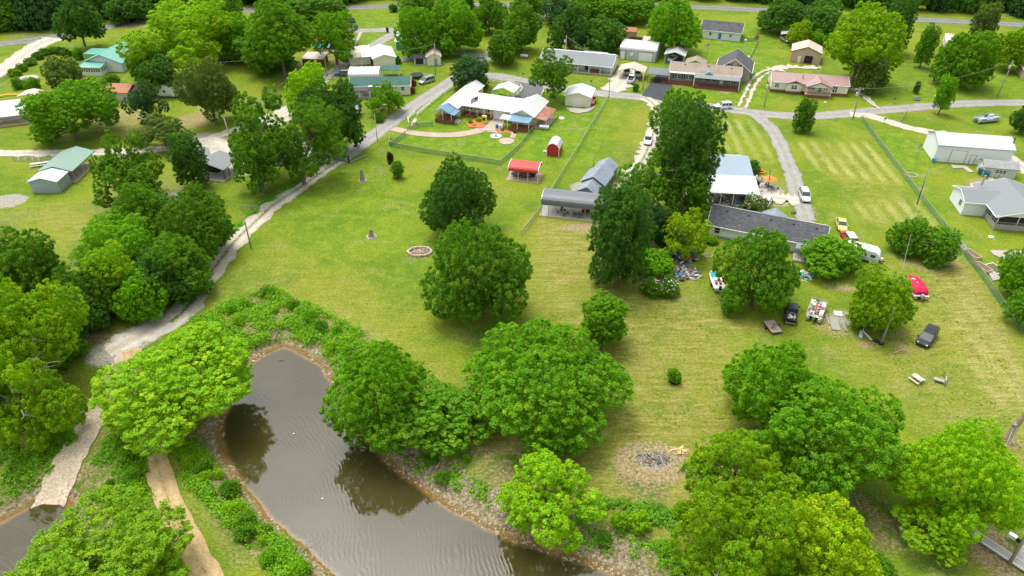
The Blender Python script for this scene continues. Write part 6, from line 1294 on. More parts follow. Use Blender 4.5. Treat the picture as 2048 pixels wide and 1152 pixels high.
upole('k', (1706,238), (1720,175), 'utility pole with a crossarm at the road fork', arm=True)
upole('l', (1994,195), (2027,121), 'leaning utility pole with a transformer near the right edge', arm=False)
upole('m', (1834,408), (1859,334), 'dark utility pole beside the long green fence', arm=False, can=False, m=mat('dark_pole', (.13,.15,.15), .9), r=.13)
upole('n', (1762,688), (1790,615), 'grey utility pole with old tyres at its foot', arm=False, can=False, r=.17)
upole('o', (1710,505), (1725,461), 'thin grey pole behind the white camper', arm=False, can=False, r=.07, m=M_STEEL)
upole('p', (1186,335), (1190,308), 'short grey pole with a meter box beside the long chain-link fence', arm=False, can=False, r=.09)
upole('q', (2018,1128), (2068,1030), 'grey utility pole standing beside the wooden dock', arm=False, can=False, r=.2)
upole('r', (1187,274), (1191,223), 'thin pole in the meadow beside the long chain-link fence', arm=False, can=False, r=.05)
upole('s', (1537,378), (1539,340), 'dark pole beside the orange umbrella', arm=False, can=False, r=.12, m=mat('dark_pole', (.13,.15,.15), .9))
def wire(a, b, label, sag=1.0, r=.032):
    A_ = Vector(a if not isinstance(a, str) else TOPS[a]); B_ = Vector(b if not isinstance(b, str) else TOPS[b]); pts = []
    for i in range(13): t = i / 12; p = A_.lerp(B_, t); p.z -= sag * 4 * t * (1 - t); pts.append(tuple(p - A_))
    o = MB().tube(pts, r, 4).build('power_line', M_WIRE); o.location = A_; tag(o, label, 'power line')
wire('j', 'k', 'power line from the mobile home pole to the road fork pole', 1.2); wire('k', 'l', 'power line from the road fork pole to the leaning right pole', 2)
wire('g', 'i', 'power line from the ranch pole to the pale square pole', 1.5); wire('c', 'd', 'power line from the driveway pole to the cream shed pole', 2); wire('b', 'c', 'power line from the pale drive pole to the driveway pole', 1.6)
wire('n', 'o', 'power line from the grey field pole to the thin camper pole', 1.5); wire('a', 'c', 'power line from the sunroom pole across the village trees', 2.5); wire('m', (TOPS['n'][0], TOPS['n'][1], TOPS['n'][2]), 'power line from the dark fence pole to the grey field pole', 2.5)
# ---------------------------------------------------------------- vehicles
M_TYRE = mat('tyre_rubber', (.02,.02,.02), .85, var=.2); M_RIM = mat('wheel_rim', (.45,.46,.47), .35, metal=.7); M_CGLASS = glassmat('car_glass', (.035,.05,.06)); M_LAMP = mat('headlight_lens', (.6,.62,.62), .15); M_TAIL = mat('tail_light_red', (.35,.01,.01), .3); M_BLKP = mat('black_plastic', (.02,.02,.022), .6)
def paint_m(n, c, metal=.15): return mat('car_paint_' + n, c, .28, metal=metal, var=.04, spec=.6)
def wheel(par, x, y, r=.34, w=.24):
    sg = 1 if y > 0 else -1; t = MB(); t.m = Matrix.Translation((x, y, r)) @ Matrix.Rotation(math.pi / 2, 4, 'X'); t.lathe([(r * .6, -w/2), (r * .96, -w/2), (r, -w/4), (r, w/4), (r * .96, w/2), (r * .6, w/2)], 16); o = t.build('wheel', M_TYRE, par)
    q = MB(); q.m = Matrix.Translation((x, y + sg * (w/2 - .02), r)) @ Matrix.Rotation(math.pi / 2, 4, 'X'); q.lathe([(r * .58, -.04), (r * .58, .02), (r * .2, .035), (.02, .035)], 12); q.build('rim', M_RIM, o)
def vehicle(name, label, px, py, heading, paint, kind='sedan', cat='car', L=None, top=None, group=None, load=False, z=0):
    """heading: compass of the bonnet in the ground plane, degrees from +X; body built along +x, lofted"""
    D = {'sedan': (4.7, 1.82, 1.42), 'suv': (4.8, 1.9, 1.75), 'van': (5.1, 1.98, 1.76), 'pickup': (5.7, 1.98, 1.85)}[kind]; L_, W_, H_ = D; L_ = L or L_
    x, y, gz = G(px, py); r = empty(name, (x, y, gz + z), R(heading), label, cat, group); h = W_ / 2; hl = L_ / 2
    bz = {'sedan': .85, 'suv': 1.02, 'van': 1.0, 'pickup': 1.1}[kind]; gc = .24 if kind != 'pickup' else .38
    def sec(X, w, z0, z1, r_=.12): return [(X, -w, z0 + .1), (X, -w + .06, z0), (X, w - .06, z0), (X, w, z0 + .1), (X, w, z1 - r_ - .05), (X, w - .05, z1 - r_ * .3), (X, w - .2, z1), (X, -w + .2, z1), (X, -w + .05, z1 - r_ * .3), (X, -w, z1 - r_ - .05)]
    if kind == 'pickup':
        S_ = [sec(-hl, h * .93, gc + .12, bz * .95), sec(-hl + .12, h * .98, gc, bz), sec(.1, h, gc, bz), sec(hl * .45, h, gc, bz), sec(hl * .82, h * .97, gc, bz * .97), sec(hl * .97, h * .9, gc + .05, bz * .85), sec(hl, h * .8, gc + .15, bz * .65)]
    else:
        S_ = [sec(-hl, h * .86, gc + .15, bz * .88), sec(-hl + .15, h * .95, gc + .02, bz * .99), sec(-hl * .6, h, gc, bz), sec(hl * .3, h, gc, bz), sec(hl * .62, h * .98, gc, bz * .93), sec(hl * .92, h * .9, gc + .03, bz * .78), sec(hl, h * .76, gc + .14, bz * .6)]
    MB().loft(S_).build('body', paint, r, bevel=.03)
    cab = {'sedan': (-hl * .78, -hl * .42, hl * .12, hl * .45), 'suv': (-hl * .96, -hl * .82, hl * .12, hl * .42), 'van': (-hl * .97, -hl * .86, hl * .2, hl * .62), 'pickup': (-.35, -.2, hl * .35, hl * .6)}[kind]
    a, b_, c, d = cab; zt = H_ - .06; wi = h * .80; wb = h * .93
    gl = MB().loft([[(a, -wb, bz - .06), (a, wb, bz - .06), (a + .001, wb, bz), (a + .001, -wb, bz)], [(b_, -wb, bz - .06), (b_, wb, bz - .06), (b_, wi, zt), (b_, -wi, zt)], [(c, -wb, bz - .06), (c, wb, bz - .06), (c, wi, zt), (c, -wi, zt)], [(d, -wb * .95, bz - .1), (d, wb * .95, bz - .1), (d - .001, wb * .95, bz - .05), (d - .001, -wb * .95, bz - .05)]])
    go = gl.build('windows', M_CGLASS, r)
    tp = top or paint; rf = MB().loft([[(b_ - .05, -wi * .95, zt - .02), (b_ - .05, wi * .95, zt - .02), (b_ - .03, wi * .9, zt + .05), (b_ - .03, -wi * .9, zt + .05)], [((b_ + c) / 2, -wi * 1.01, zt - .03), ((b_ + c) / 2, wi * 1.01, zt - .03), ((b_ + c) / 2, wi * .9, zt + .08), ((b_ + c) / 2, -wi * .9, zt + .08)], [(c + .05, -wi * .96, zt - .03), (c + .05, wi * .96, zt - .03), (c + .02, wi * .88, zt + .04), (c + .02, -wi * .88, zt + .04)]]); rf.build('roof', tp, r, bevel=.02)
    pl = MB()
    for s_ in (-1, 1):
        pl.bar((a, s_ * wb * .98, bz), (b_, s_ * wi * 1.01, zt), .05); pl.bar((d, s_ * wb * .95, bz - .05), (c, s_ * wi * 1.01, zt), .045); 
        for t in ((.5,) if kind == 'sedan' else (.36, .68) if kind != 'pickup' else (.45,)): X = b_ + (c - b_) * t; pl.bar((X, s_ * wb * .985, bz - .04), (X, s_ * wi * 1.015, zt), .05)
    pl.build('pillar', paint, r)
    for s_ in (-1, 1):
        MB().box(hl * .985 - .16, hl * .985, *sorted((s_ * h * .5, s_ * h * .78)), bz * .58, bz * .76).build('headlight', M_LAMP, r)
        MB().box(-hl - .01, -hl + .1, *sorted((s_ * h * .62, s_ * h * .88)), bz * .62, bz * .86).build('tail_light', M_TAIL, r)
        MB().box(d - .25, d - .08, *sorted((s_ * (h - .05), s_ * (h + .2))), bz - .02, bz + .14).build('mirror', paint if kind != 'pickup' else M_BLKP, r)
        for X in (hl * .62, -hl * .60): wheel(r, X, s_ * (h - .12), .34 if kind == 'sedan' else .38)
    MB().box(hl - .06, hl + .02, -h * .7, h * .7, gc + .05, gc + .26).build('front_bumper', M_BLKP if kind != 'sedan' else paint, r); MB().box(-hl - .05, -hl + .05, -h * .8, h * .8, gc + .08, gc + .28).build('rear_bumper', M_STEEL if kind == 'pickup' else paint, r)
    if kind == 'pickup':
        bd = MB().box(-hl + .1, -.45, -h * .8, h * .8, bz + .005, bz + .012).build('bed', M_DARK, r)
        rg = random.Random(int(px)); 
        MB().box(-hl + .02, -.4, h * .82, h * .97, bz, bz + .1).box(-hl + .02, -.4, -h * .97, -h * .82, bz, bz + .1).box(-hl, -hl + .1, -h * .8, h * .8, bz, bz + .1).build('bed_rail', paint, r)
    return r
WHT_P = paint_m('white', (.78,.79,.80), 0); SIL = paint_m('silver', (.45,.46,.48), .5); BLK = paint_m('black', (.018,.02,.024)); YEL = paint_m('yellow', (.66,.55,.14), 0); REDP = paint_m('red', (.62,.03,.03), 0); TEALP = paint_m('teal', (.04,.16,.18)); GRYP = paint_m('pewter', (.22,.24,.26), .4); PGOLD = paint_m('champagne', (.58,.55,.49), .3); BLUP = paint_m('blue', (.05,.10,.22))
vehicle('parked_car', 'white SUV driving on the village road', 1445, 216.5, hd((1462, 212), (1428, 213)), WHT_P, 'suv')
vehicle('parked_car', 'white SUV parked on the stony track beside the dark tree row', 1295.5, 284.5, hd((1298, 269), (1293, 292)), WHT_P, 'suv')
vehicle('parked_car', 'pale silver SUV parked at the end of the driveway', 1608, 396.5, hd((1604, 381), (1612, 404)), paint_m('pale_silver', (.62,.62,.60), .2), 'suv')
vehicle('parked_car', 'white hatchback parked beside the shingled house', 1532, 406.5, hd((1527, 412), (1537, 393)), WHT_P, 'suv', L=4.4)
vehicle('parked_car', 'yellow coupe parked on the grass', 1681.5, 453.5, hd((1679, 440), (1684, 459)), YEL, 'sedan', L=4.5)
vehicle('parked_car', 'red station wagon with a white roof cap, behind the yellow coupe', 1695.5, 480.5, hd((1704, 489), (1687, 464)), REDP, 'suv', top=WHT_P)
vehicle('parked_car', 'shiny black minivan alone on the dry lawn', 1852, 680, hd((1864, 660), (1840, 692)), BLK, 'van', L=4.9)
vehicle('parked_car', 'silver minivan beside the lane and the green roofed house', 853.5, 165, hd((867, 157), (840, 165)), SIL, 'van')
vehicle('parked_car', 'teal SUV beside the curved roof garage', 686, 151, 176, TEALP, 'suv', top=SIL)
vehicle('pickup_truck', 'black pickup with junk in its bed, parked on the lawn', 1580.5, 632.5, hd((1579, 648), (1582, 609)), BLK, 'pickup', 'pickup', L=5.3)
vehicle('pickup_truck', 'white pickup in front of the tan carport', 1262, 163, hd((1257, 168), (1267, 150)), WHT_P, 'pickup', 'pickup', L=5.2)
vehicle('parked_car', 'white sedan under the white carport', 1344, 120, hd((1350, 112), (1338, 120)), WHT_P, 'sedan'); vehicle('parked_car', 'silver car under the left bay of the tan carport', 1253, 148, -95, SIL, 'suv', L=4.4)
vehicle('parked_car', 'pale blue car under the right bay of the tan carport', 1275, 151, -95, paint_m('pale_blue', (.40,.50,.55)), 'sedan', L=4.4); vehicle('pickup_truck', 'silver pickup under the small grey carport', 1571, 83, -80, SIL, 'pickup', 'pickup', L=5)
vehicle('pickup_truck', 'dark blue pickup at the end of the upper driveway', 706, 61, -100, BLUP, 'pickup', 'pickup'); vehicle('parked_car', 'dark SUV in the trees behind the dark blue pickup', 697, 45, -160, GRYP, 'suv')
# campers
def camper(label, px, py, rot, L_, W_, H_, name='camper_trailer', stripe=None):
    x, y, z = G(px, py); r = empty(name, (x, y, z), R(rot), label, 'camper'); h = W_ / 2; wm = mat('camper_white', (.74,.74,.72), .4, var=.05, dirt=.15)
    pr = [(-L_/2, .5), (-L_/2, H_ - .25), (-L_/2 + .3, H_), (L_/2 - .9, H_), (L_/2 - .25, H_ - .5), (L_/2, H_ * .62), (L_/2 - .1, .5)]
    MB().loft([[(a, -h, b) for a, b in pr], [(a, h, b) for a, b in pr]]).build('body', wm, r, bevel=.06)
    for X in (-L_*.25, L_*.05, L_ * .3):
        for s_ in (-1, 1):
            o = MB().box(X - .4, X + .4, *sorted((s_ * (h - .02), s_ * (h + .03))), H_ * .52, H_ * .74).build('window', M_CGLASS, r)
    for X in (-L_*.28, L_ * .1): MB().box(X - .3, X + .3, -.3, .3, H_ - .01, H_ + .22).build('roof_vent', mat('cream_plastic', (.6,.58,.52), .6), r)
    MB().box(-.35, .25, -h - .04, -h + .02, .55, H_ * .76).build('door', M_WHITE, r)
    for s_ in (-1, 1): MB().box(-L_/2 + .2, L_/2 - .3, *sorted((s_ * (h + .001), s_ * (h + .012))), .75, .95).build('stripe', stripe or mat('camper_stripe', (.25,.3,.36), .5), r)
    for X in (-.5, .4):
        for s_ in (-1, 1): wheel(r, X - L_ * .05, s_ * (h - .1), .33)
    MB().bar((L_/2 - .3, -.4, .5), (L_/2 + 1.0, 0, .5), .06).bar((L_/2 - .3, .4, .5), (L_/2 + 1.0, 0, .5), .06).build('hitch', M_DSTEEL, r); MB().lathe([(.05,0),(.26,.05),(.26,.5),(.05,.6)], 10, (L_/2 + .35, 0)).build('gas_bottle', wm, r).location = (0, 0, .55)
camper('white camper trailer beside the low green tree', 1722, 516, hd((1692, 502), (1750, 517)), 5.8, 2.3, 2.5); camper('long white camper with dark windows behind the bluish open tree', 352, 193, -2, 9.0, 2.5, 2.9)
camper('cream motorhome parked among the trees near the top road', 1893, 92, -115, 7.5, 2.5, 3.1, 'motorhome')
# boats
M_ALU = mat('aluminium', (.55,.57,.58), .35, metal=.7, var=.1); M_DECK = mat('boat_deck', (.52,.50,.44), .8, var=.3, vscale=4)
def pontoon(label, px, py, rot, L_=6.5, W_=2.5, deck=None, rails=True, seat=None, motor=True, blue=None):
    x, y, z = G(px, py); r = empty('pontoon_boat', (x, y, z), R(rot), label, 'boat')
    for s_ in (-1, 1):
        c = s_ * (W_ / 2 - .35); MB().tube([(-L_/2, c, .62), (-L_/2 + .1, c, .62), (L_/2 - .8, c, .62), (L_/2 - .25, c, .70), (L_/2 + .1, c, .85)], [.3, .32, .32, .24, .05], 12).build('pontoon', M_ALU, r, smooth=False)
    MB().box(-L_/2 + .3, L_/2 - .3, -W_/2, W_/2, .93, 1.03).build('deck', deck or M_DECK, r)
    if rails:
        rl = MB(); cs = [(-L_/2 + .5, -W_/2 + .06), (L_/2 - .4, -W_/2 + .06), (L_/2 - .4, W_/2 - .06), (-L_/2 + .5, W_/2 - .06)]
        for a, b in zip(cs, cs[1:]):
            for zz in (1.2, 1.65): rl.bar((*a, zz), (*b, zz), .03)
            n = int(math.dist(a, b) / .9)
            for i in range(n + 1): X = a[0] + (b[0] - a[0]) * i / n; Y = a[1] + (b[1] - a[1]) * i / n; rl.bar((X, Y, 1.03), (X, Y, 1.65), .025)
        rl.build('railing', M_ALU, r)
    sm = seat or mat('vinyl_seat', (.62,.60,.54), .6, var=.1)
    for (a0, a1, b0, b1) in ((-L_/2 + .6, -L_/2 + 2.2, -W_/2 + .12, -W_/2 + .7), (L_/2 - 2.0, L_/2 - .6, W_/2 - .75, W_/2 - .12), (L_/2 - 2.0, L_/2 - .6, -W_/2 + .12, -W_/2 + .7)): MB().box(a0, a1, b0, b1, 1.03, 1.42).build('seat', sm, r, bevel=.04)
    MB().box(-.3, .3, .3, .8, 1.03, 1.9).build('console', blue or sm, r, bevel=.04)
    if motor: MB().box(-L_/2 - .35, -L_/2 + .25, -.2, .2, .9, 1.45).box(-L_/2 - .2, -L_/2 + .0, -.07, .07, .1, .9).build('outboard_motor', M_STEEL, r, bevel=.03)
    MB().bar((-L_/2 + .5, -.4, .3), (L_/2, -.4, .3), .05).bar((-L_/2 + .5, .4, .3), (L_/2, .4, .3), .05).bar((L_/2, -.4, .3), (L_/2 + 1.2, 0, .35), .05).build('trailer_frame', M_DSTEEL, r)
    for s_ in (-1, 1): wheel(r, -.5, s_ * .7, .28, .18)
    return r
pontoon('silver and blue pontoon boat on the far right lawn', 1971, 243, 14, 6.6, 2.5, blue=mat('boat_blue', (.08,.22,.34), .5), deck=mat('blue_boat_deck', (.24,.32,.37), .6, var=.6, vscale=3))
pb = pontoon('white pontoon boat heaped with junk between the pickup and the pallets', 1630, 628, hd((1622, 648), (1637, 604)), 5.2, 2.5)
def covered_boat(px, py, rot):
    x, y, z = G(px, py); r = empty('covered_boat', (x, y, z), R(rot), 'pontoon boat under a torn crimson cover', 'boat'); cv = mat('crimson_canvas', (.46,.008,.05), .7, var=.15, vscale=2, bump=.6, bscale=2)
    for s_ in (-1, 1): MB().tube([(-2.9, s_ * .85, .6), (2.0, s_ * .85, .6), (2.7, s_ * .85, .75), (2.95, s_ * .85, .9)], [.3, .3, .22, .05], 12).build('pontoon', M_ALU, r)
    S_ = []
    for X, w, t in ((-2.6, 1.1, 1.55), (-2.0, 1.2, 1.95), (0, 1.22, 2.1), (1.6, 1.15, 1.85), (2.4, .9, 1.6), (2.75, .5, 1.35)): S_.append([(X, -w, .95), (X, w, .95), (X, w, t - .35), (X, w * .75, t - .08), (X, w * .3, t), (X, -w * .3, t - .02), (X, -w * .75, t - .12), (X, -w, t - .4)])
    MB().loft(S_).build('cover', cv, r, bevel=.05); MB().add([(-.6,.1,2.11),(.9,.25,2.02),(.8,.75,1.95),(-.3,.8,1.97)], [(0,1,2,3)]).build('tear', mat('faded_canvas', (.55,.42,.38), .8), r)
    MB().box(-3.0, 2.4, -1.2, 1.2, .88, .95).build('deck', M_DECK, r); MB().box(-3.4, -2.8, -.2, .2, .7, 1.35).box(-3.2, -3.05, -.06, .06, .1, .8).build('outboard_motor', M_STEEL, r, bevel=.03)
    for s_ in (-1, 1): wheel(r, -.4, s_ * .75, .28, .18)
covered_boat(1827, 581, hd((1840, 598), (1814, 557)))
def jon_boat(px, py, rot):
    x, y, z = G(px, py); r = empty('fishing_boat', (x, y, z), R(rot), 'teal and white fishing boat half under the big dark green tree', 'boat'); wm = mat('boat_white', (.66,.67,.66), .5); L_ = 5.4
    S_ = []
    for X, w, z0 in ((-2.7, 1.0, .45), (0, 1.05, .42), (1.8, .85, .5), (2.6, .45, .75), (2.8, .15, .95)): S_.append([(X, -w * .8, z0), (X, w * .8, z0), (X, w, 1.05), (X, w * .86, 1.08), (X, w * .8, 1.0), (X, -w * .8, 1.0), (X, -w * .86, 1.08), (X, -w, 1.05)])
    MB().loft(S_).build('hull', wm, r); MB().box(.3, 2.2, -.7, .7, 1.01, 1.12).build('cover', mat('teal_canvas', (.03,.30,.33), .6, var=.2), r); MB().box(-.6, .1, -.6, .6, 1.01, 1.35).build('seat', M_WHITE, r, bevel=.04)
    for s_ in (-.35, .35): MB().box(-1.6, -1.0, s_ - .2, s_ + .2, 1.01, 1.4).build('seat', mat('red_vinyl', (.45,.06,.04), .5), r, bevel=.04)
    MB().box(-3.0, -2.6, -.2, .2, .8, 1.5).build('outboard_motor', M_DSTEEL, r, bevel=.04)
    for s_ in (-1, 1): wheel(r, -.6, s_ * .95, .28, .18)
jon_boat(1431, 568, hd((1438, 582), (1424, 545)))
# kayak
x, y, z = G(1722, 640); r = empty('kayak', (x, y, z), R(95), 'green inflatable kayak with a blue seat beside the yellow-green tree', 'kayak')
pts = [(math.cos(t) * 1.25, math.sin(t) * .45, .22 + .12 * abs(math.cos(t)) ** 4) for t in np.linspace(0, 2 * math.pi, 25)]; MB().tube(pts, .17, 8).build('tube', mat('green_vinyl', (.03,.50,.10), .4), r); MB().box(-.9, .9, -.3, .3, .05, .12).build('floor', mat('navy_vinyl', (.03,.05,.12), .6), r); MB().box(-.5, 0, -.26, .26, .12, .45).build('seat', mat('blue_vinyl', (.04,.16,.45), .5), r, bevel=.04)
# ---------------------------------------------------------------- propane tanks
def tank(px, py, rot, label, L_=2.3, rr=.42, m=None):
    x, y, z = G(px, py); r = empty('propane_tank', (x, y, z), R(rot), label, 'propane tank'); t = MB(); t.m = Matrix.Translation((0, 0, rr + .3)) @ Matrix.Rotation(math.pi / 2, 4, 'Y'); n = 6
    pr = [(rr * math.sin(a), -L_/2 + rr - rr * math.cos(a)) for a in np.linspace(.02, math.pi/2, n)] + [(rr * math.cos(a), L_/2 - rr + rr * math.sin(a)) for a in np.linspace(0, math.pi/2 - .02, n)]
    t.lathe(pr, 16); t.build('tank', m or M_WHITE, r, smooth=True)
    for s_ in (-.6, .6): MB().box(s_ - .08, s_ + .08, -.3, .3, 0, .45).build('leg', M_CONCR, r)
    MB().lathe([(.14, 0), (.16, .12), (.05, .2)], 10).build('valve_cap', m or M_WHITE, r).location = (0, 0, 2 * rr + .28)
tank(765, 219, 60, 'white propane tank on the grass between the lane and the garden tree', 2.6, .5); tank(683, 283, 15, 'grey propane tank below the dark dense tree', 1.8, .5, M_STEEL); tank(830, 248, 80, 'white propane tank on a brick pad beside the lane entrance', 2.0, .45); tank(1088, 259, -15, 'white propane tank beside the rusty lean-to', 2.6, .42)
tank(1048, 116, -12, 'white propane tank left of the grey ranch house', 2.6, .42); tank(1495, 120, 65, 'white propane tank inside the fence corner behind the gabled house', 2.4, .42)
b = Bld('brick_pad', 'red brick pad under the white propane tank beside the lane', 'pad', 822, 250, 0); b.part(MB().box(0, 1.3, -.8, 1.8, 0, .08), 'bricks', mat('pale_red_brick', (.5,.22,.15), .9, var=.3, vscale=6)); 
# ---------------------------------------------------------------- gate, stumps, fire rings, tables
x, y, z = G(657, 320); x2, y2, z2 = G(697, 326); d = math.dist((x, y), (x2, y2)); r = empty('farm_gate', (x, y, z), math.atan2(y2 - y, x2 - x), 'black pipe gate closed across the gravel track', 'gate'); g = MB()
for zz in (.35, .8, 1.25): g.bar((0, 0, zz), (d, 0, zz), .06, 6)
for i in range(6): g.bar((d * i / 5, 0, .3), (d * i / 5, 0, 1.3), .05, 6)
g.bar((0, 0, 1.3), (d, 0, .35), .04, 6); g.build('gate_frame', M_DSTEEL, r)
for X in (-.2, d + .2): MB().bar((X, 0, 0), (X, 0, 1.8), .14, 8).build('post', M_DSTEEL, r)
b = Bld('log_rail', 'fallen timber beside the gate end', 'log', 700, 326, 48); b.part(MB().bar((0, 0, .15), (5, .2, .15), .14, 8), 'log_body', M_BARKP)
def stump(px, py, h, r0, label):
    x, y, z = G(px, py); o = empty('tree_stump', (x, y, z), 0, label, 'tree stump'); rg = random.Random(int(px)); n = 14; secs = []
    for t, k in ((0, 1.8), (.12, 1.25), (.5, .9), (.85, .75), (1, .8)): secs.append([(math.cos(2*math.pi*i/n) * r0 * k * (1 + .18 * math.sin(i * 2.6 + t)), math.sin(2*math.pi*i/n) * r0 * k * (1 + .18 * math.sin(i * 2.6 + t)), h * t) for i in range(n)])
    MB().loft(secs).build('stump_trunk', M_BARKP, o); MB().lathe([(r0 * .7, 0), (r0 * .72, .12), (r0 * .3, .2)], 10).build('cut_top', M_BARK, o).location = (0, 0, h)
    MB().lathe([(r0 * 2.3, 0), (r0 * 2.2, .1), (r0 * 1.9, .02)], 16).build('stone_ring', mat('ring_stone', (.42,.33,.27), .95, var=.4, vscale=5), o)
stump(725, 361, 2.4, .42, 'tall pale tree stump in the upper lawn'); stump(743, 473, 1.4, .45, 'short pale tree stump ringed with stones')
def rubble_pile(px, py, rx, ry, h, label, name, cols, n, smin, smax, seed, cat='pile', kind='stuff', long=2.2):
    x, y, z = G(px, py); rg = np.random.default_rng(seed); obs = []
    for ci, c in enumerate(cols):
        mb = MB()
        for _ in range(n // len(cols)):
            a = rg.uniform(0, 6.28); q = rg.uniform(0, 1) ** .6; X, Y = math.cos(a) * q * rx, math.sin(a) * q * ry; Z = h * (1 - q * q) * rg.uniform(.2, 1); s_ = rg.uniform(smin, smax)
            mb.m = Matrix.Translation((X, Y, Z)) @ Matrix.Rotation(rg.uniform(0, 6.28), 4, 'Z') @ Matrix.Rotation(rg.uniform(-.6, .6), 4, 'Y') @ Matrix.Rotation(rg.uniform(-.6, .6), 4, 'X'); l = s_ * rg.uniform(.6, long)
            mb.box(-l, l, -s_ * rg.uniform(.3, .8), s_ * .6, -s_ * .3, s_ * rg.uniform(.2, .6))
        o = mb.build(name, c); o.location = (x, y, z); tag(o, label, cat, kind=kind)
CL = lambda n, *c, **k: mat('junk_' + n, c, k.get('r', .6), var=.25)
jk = [CL('white', .62,.62,.60), CL('grey', .28,.29,.30), CL('black', .03,.03,.03), CL('rust', .28,.11,.06), CL('blue', .04,.22,.42), CL('wood', .34,.25,.16), CL('red', .5,.05,.04), CL('green', .05,.24,.16)]
# stone fire ring
x, y, z = G(840, 505); r = empty('fire_ring', (x, y, z), 0, 'large oval ring of pale stones filled with branches on the lawn', 'fire ring'); rg = random.Random(3); g = MB()
for i in range(46):
    a = 2 * math.pi * i / 46 + rg.uniform(-.04, .04); k = rg.uniform(.97, 1.06); g.m = Matrix.Translation((math.cos(a) * 2.1 * k, math.sin(a) * 1.45 * k, .12 + .16 * (i % 2))) @ Matrix.Rotation(a + rg.uniform(-.3, .3), 4, 'Z'); s_ = rg.uniform(.13, .22); g.box(-s_, s_, -s_ * 1.2, s_ * 1.2, -.14, .14)
g.m = Matrix.Identity(4); g.build('stone_wall', mat('fire_ring_stone', (.46,.36,.30), .95, var=.45, vscale=3), r)
MB().lathe([(1.9, .05), (.1, .08)], 18).build('ash', mat('brown_ash', (.20,.14,.09), .95, var=.4), r).scale = (1, .68, 1)
g = MB()
for i in range(60): a = rg.uniform(0, 6.28); q = rg.uniform(0, 1.5); p = Vector((math.cos(a) * q, math.sin(a) * q * .65, rg.uniform(.1, .45))); d_ = Vector((rg.uniform(-1, 1), rg.uniform(-.7, .7), rg.uniform(-.1, .2))) * .6; g.bar(p - d_ * .6, p + d_ * .6, .045, 4)
g.build('branches', mat('bleached_wood', (.52,.44,.33), .9, var=.3), r)
rubble_pile(1308, 918, 2.5, 1.3, .22, 'heap of grey ash and charred rubbish from a burn pile', 'burn_pile', [CL('ash', .30,.285,.27), CL('char', .06,.052,.046), CL('ash2', .40,.38,.35), CL('char2', .14,.13,.12), CL('ash3', .24,.23,.22), CL('char3', .09,.07,.06)], 420, .03, .09, 1)
rubble_pile(1296, 922, .9, .5, .2, 'a few orange brick pieces in the burn pile', 'burn_pile', [CL('brick', .38,.16,.08)], 14, .06, .13, 21)
rubble_pile(1360, 903, 1.35, .65, .22, 'heap of split yellow timber offcuts beside the burn pile', 'timber_offcuts', [CL('timber', .62,.46,.22)], 36, .1, .2, 2, long=3)
rubble_pile(1340, 515, 5.2, 2.6, .9, 'colourful heap of household scrap between the dark trees', 'scrap_heap', jk, 420, .08, .30, 3); rubble_pile(1372, 548, 2.6, 2.0, .6, 'end of the scrap heap with white tubing and timber', 'scrap_heap', [jk[0], jk[5], jk[3], jk[1], jk[4]], 130, .08, .3, 4, long=3.4)
rubble_pile(1480, 402, 4.9, 2.4, 1.3, 'stored clutter packed under the white lean-to', 'stored_clutter', jk, 380, .1, .34, 5); rubble_pile(1425, 400, 2.6, 2.5, .9, 'dark clutter at the left end of the lean-to', 'stored_clutter', [jk[2], jk[1], jk[3], jk[0]], 90, .12, .3, 6)
rubble_pile(1508, 362, 3.2, 4.2, .6, 'clutter on the bare ground beside the blue-grey barn', 'yard_clutter', [jk[1], jk[0], jk[2], jk[5], jk[3]], 110, .1, .3, 7); rubble_pile(1535, 375, 2.8, 1.2, .5, 'clutter around the dark pole and umbrella', 'yard_clutter', [jk[2], jk[1], jk[0]], 50, .1, .26, 8)
rubble_pile(1508, 384, 3.5, .8, .35, 'row of pale stones and scrap on the grass edge', 'yard_clutter', [jk[0], jk[1], jk[5]], 50, .1, .2, 9); rubble_pile(1612, 553, 1.7, 1.5, .4, 'pile of turquoise and white scrap beside the big tree', 'scrap_pile', [jk[0], CL('turq', .05,.45,.5), jk[5]], 40, .1, .35, 10)
rubble_pile(1578, 640, .62, 1.0, .18, 'x', 'x', [], 0, 0, 0, 0) if False else None
def loadpile(par, x0, x1, y0, y1, z, n, seed, cols, s0=.06, s1=.2):
    rg = np.random.default_rng(seed)
    for k, c in enumerate(cols):
        mb = MB()
        for _ in range(n // len(cols)):
            s_ = rg.uniform(s0, s1); mb.m = Matrix.Translation((rg.uniform(x0, x1), rg.uniform(y0, y1), z + rg.uniform(0, .25))) @ Matrix.Rotation(rg.uniform(0, 6.28), 4, 'Z') @ Matrix.Rotation(rg.uniform(-.5, .5), 4, 'Y'); mb.box(-s_ * 1.4, s_ * 1.4, -s_, s_, -s_ * .5, s_ * .5)
        o = mb.build('junk_load', c); o.location = par.location; o.rotation_euler = par.rotation_euler; tag(o, 'assorted junk heaped on the ' + par['label'].split(' ')[0] + ' ' + par['label'].split(' ')[1], 'junk', kind='stuff')
loadpile(pb, -2.0, 2.2, -1.0, 1.0, 1.1, 110, 1, [jk[0], jk[3], jk[1], CL('beige', .55,.5,.4), jk[6], jk[2]])
for o in list(COL.objects):
    if o.get('label', '').startswith('black pickup'): loadpile(o, -2.3, -.7, -.6, .6, 1.14, 60, 2, [jk[1], jk[5], jk[0], jk[3], jk[2]], .05, .14)
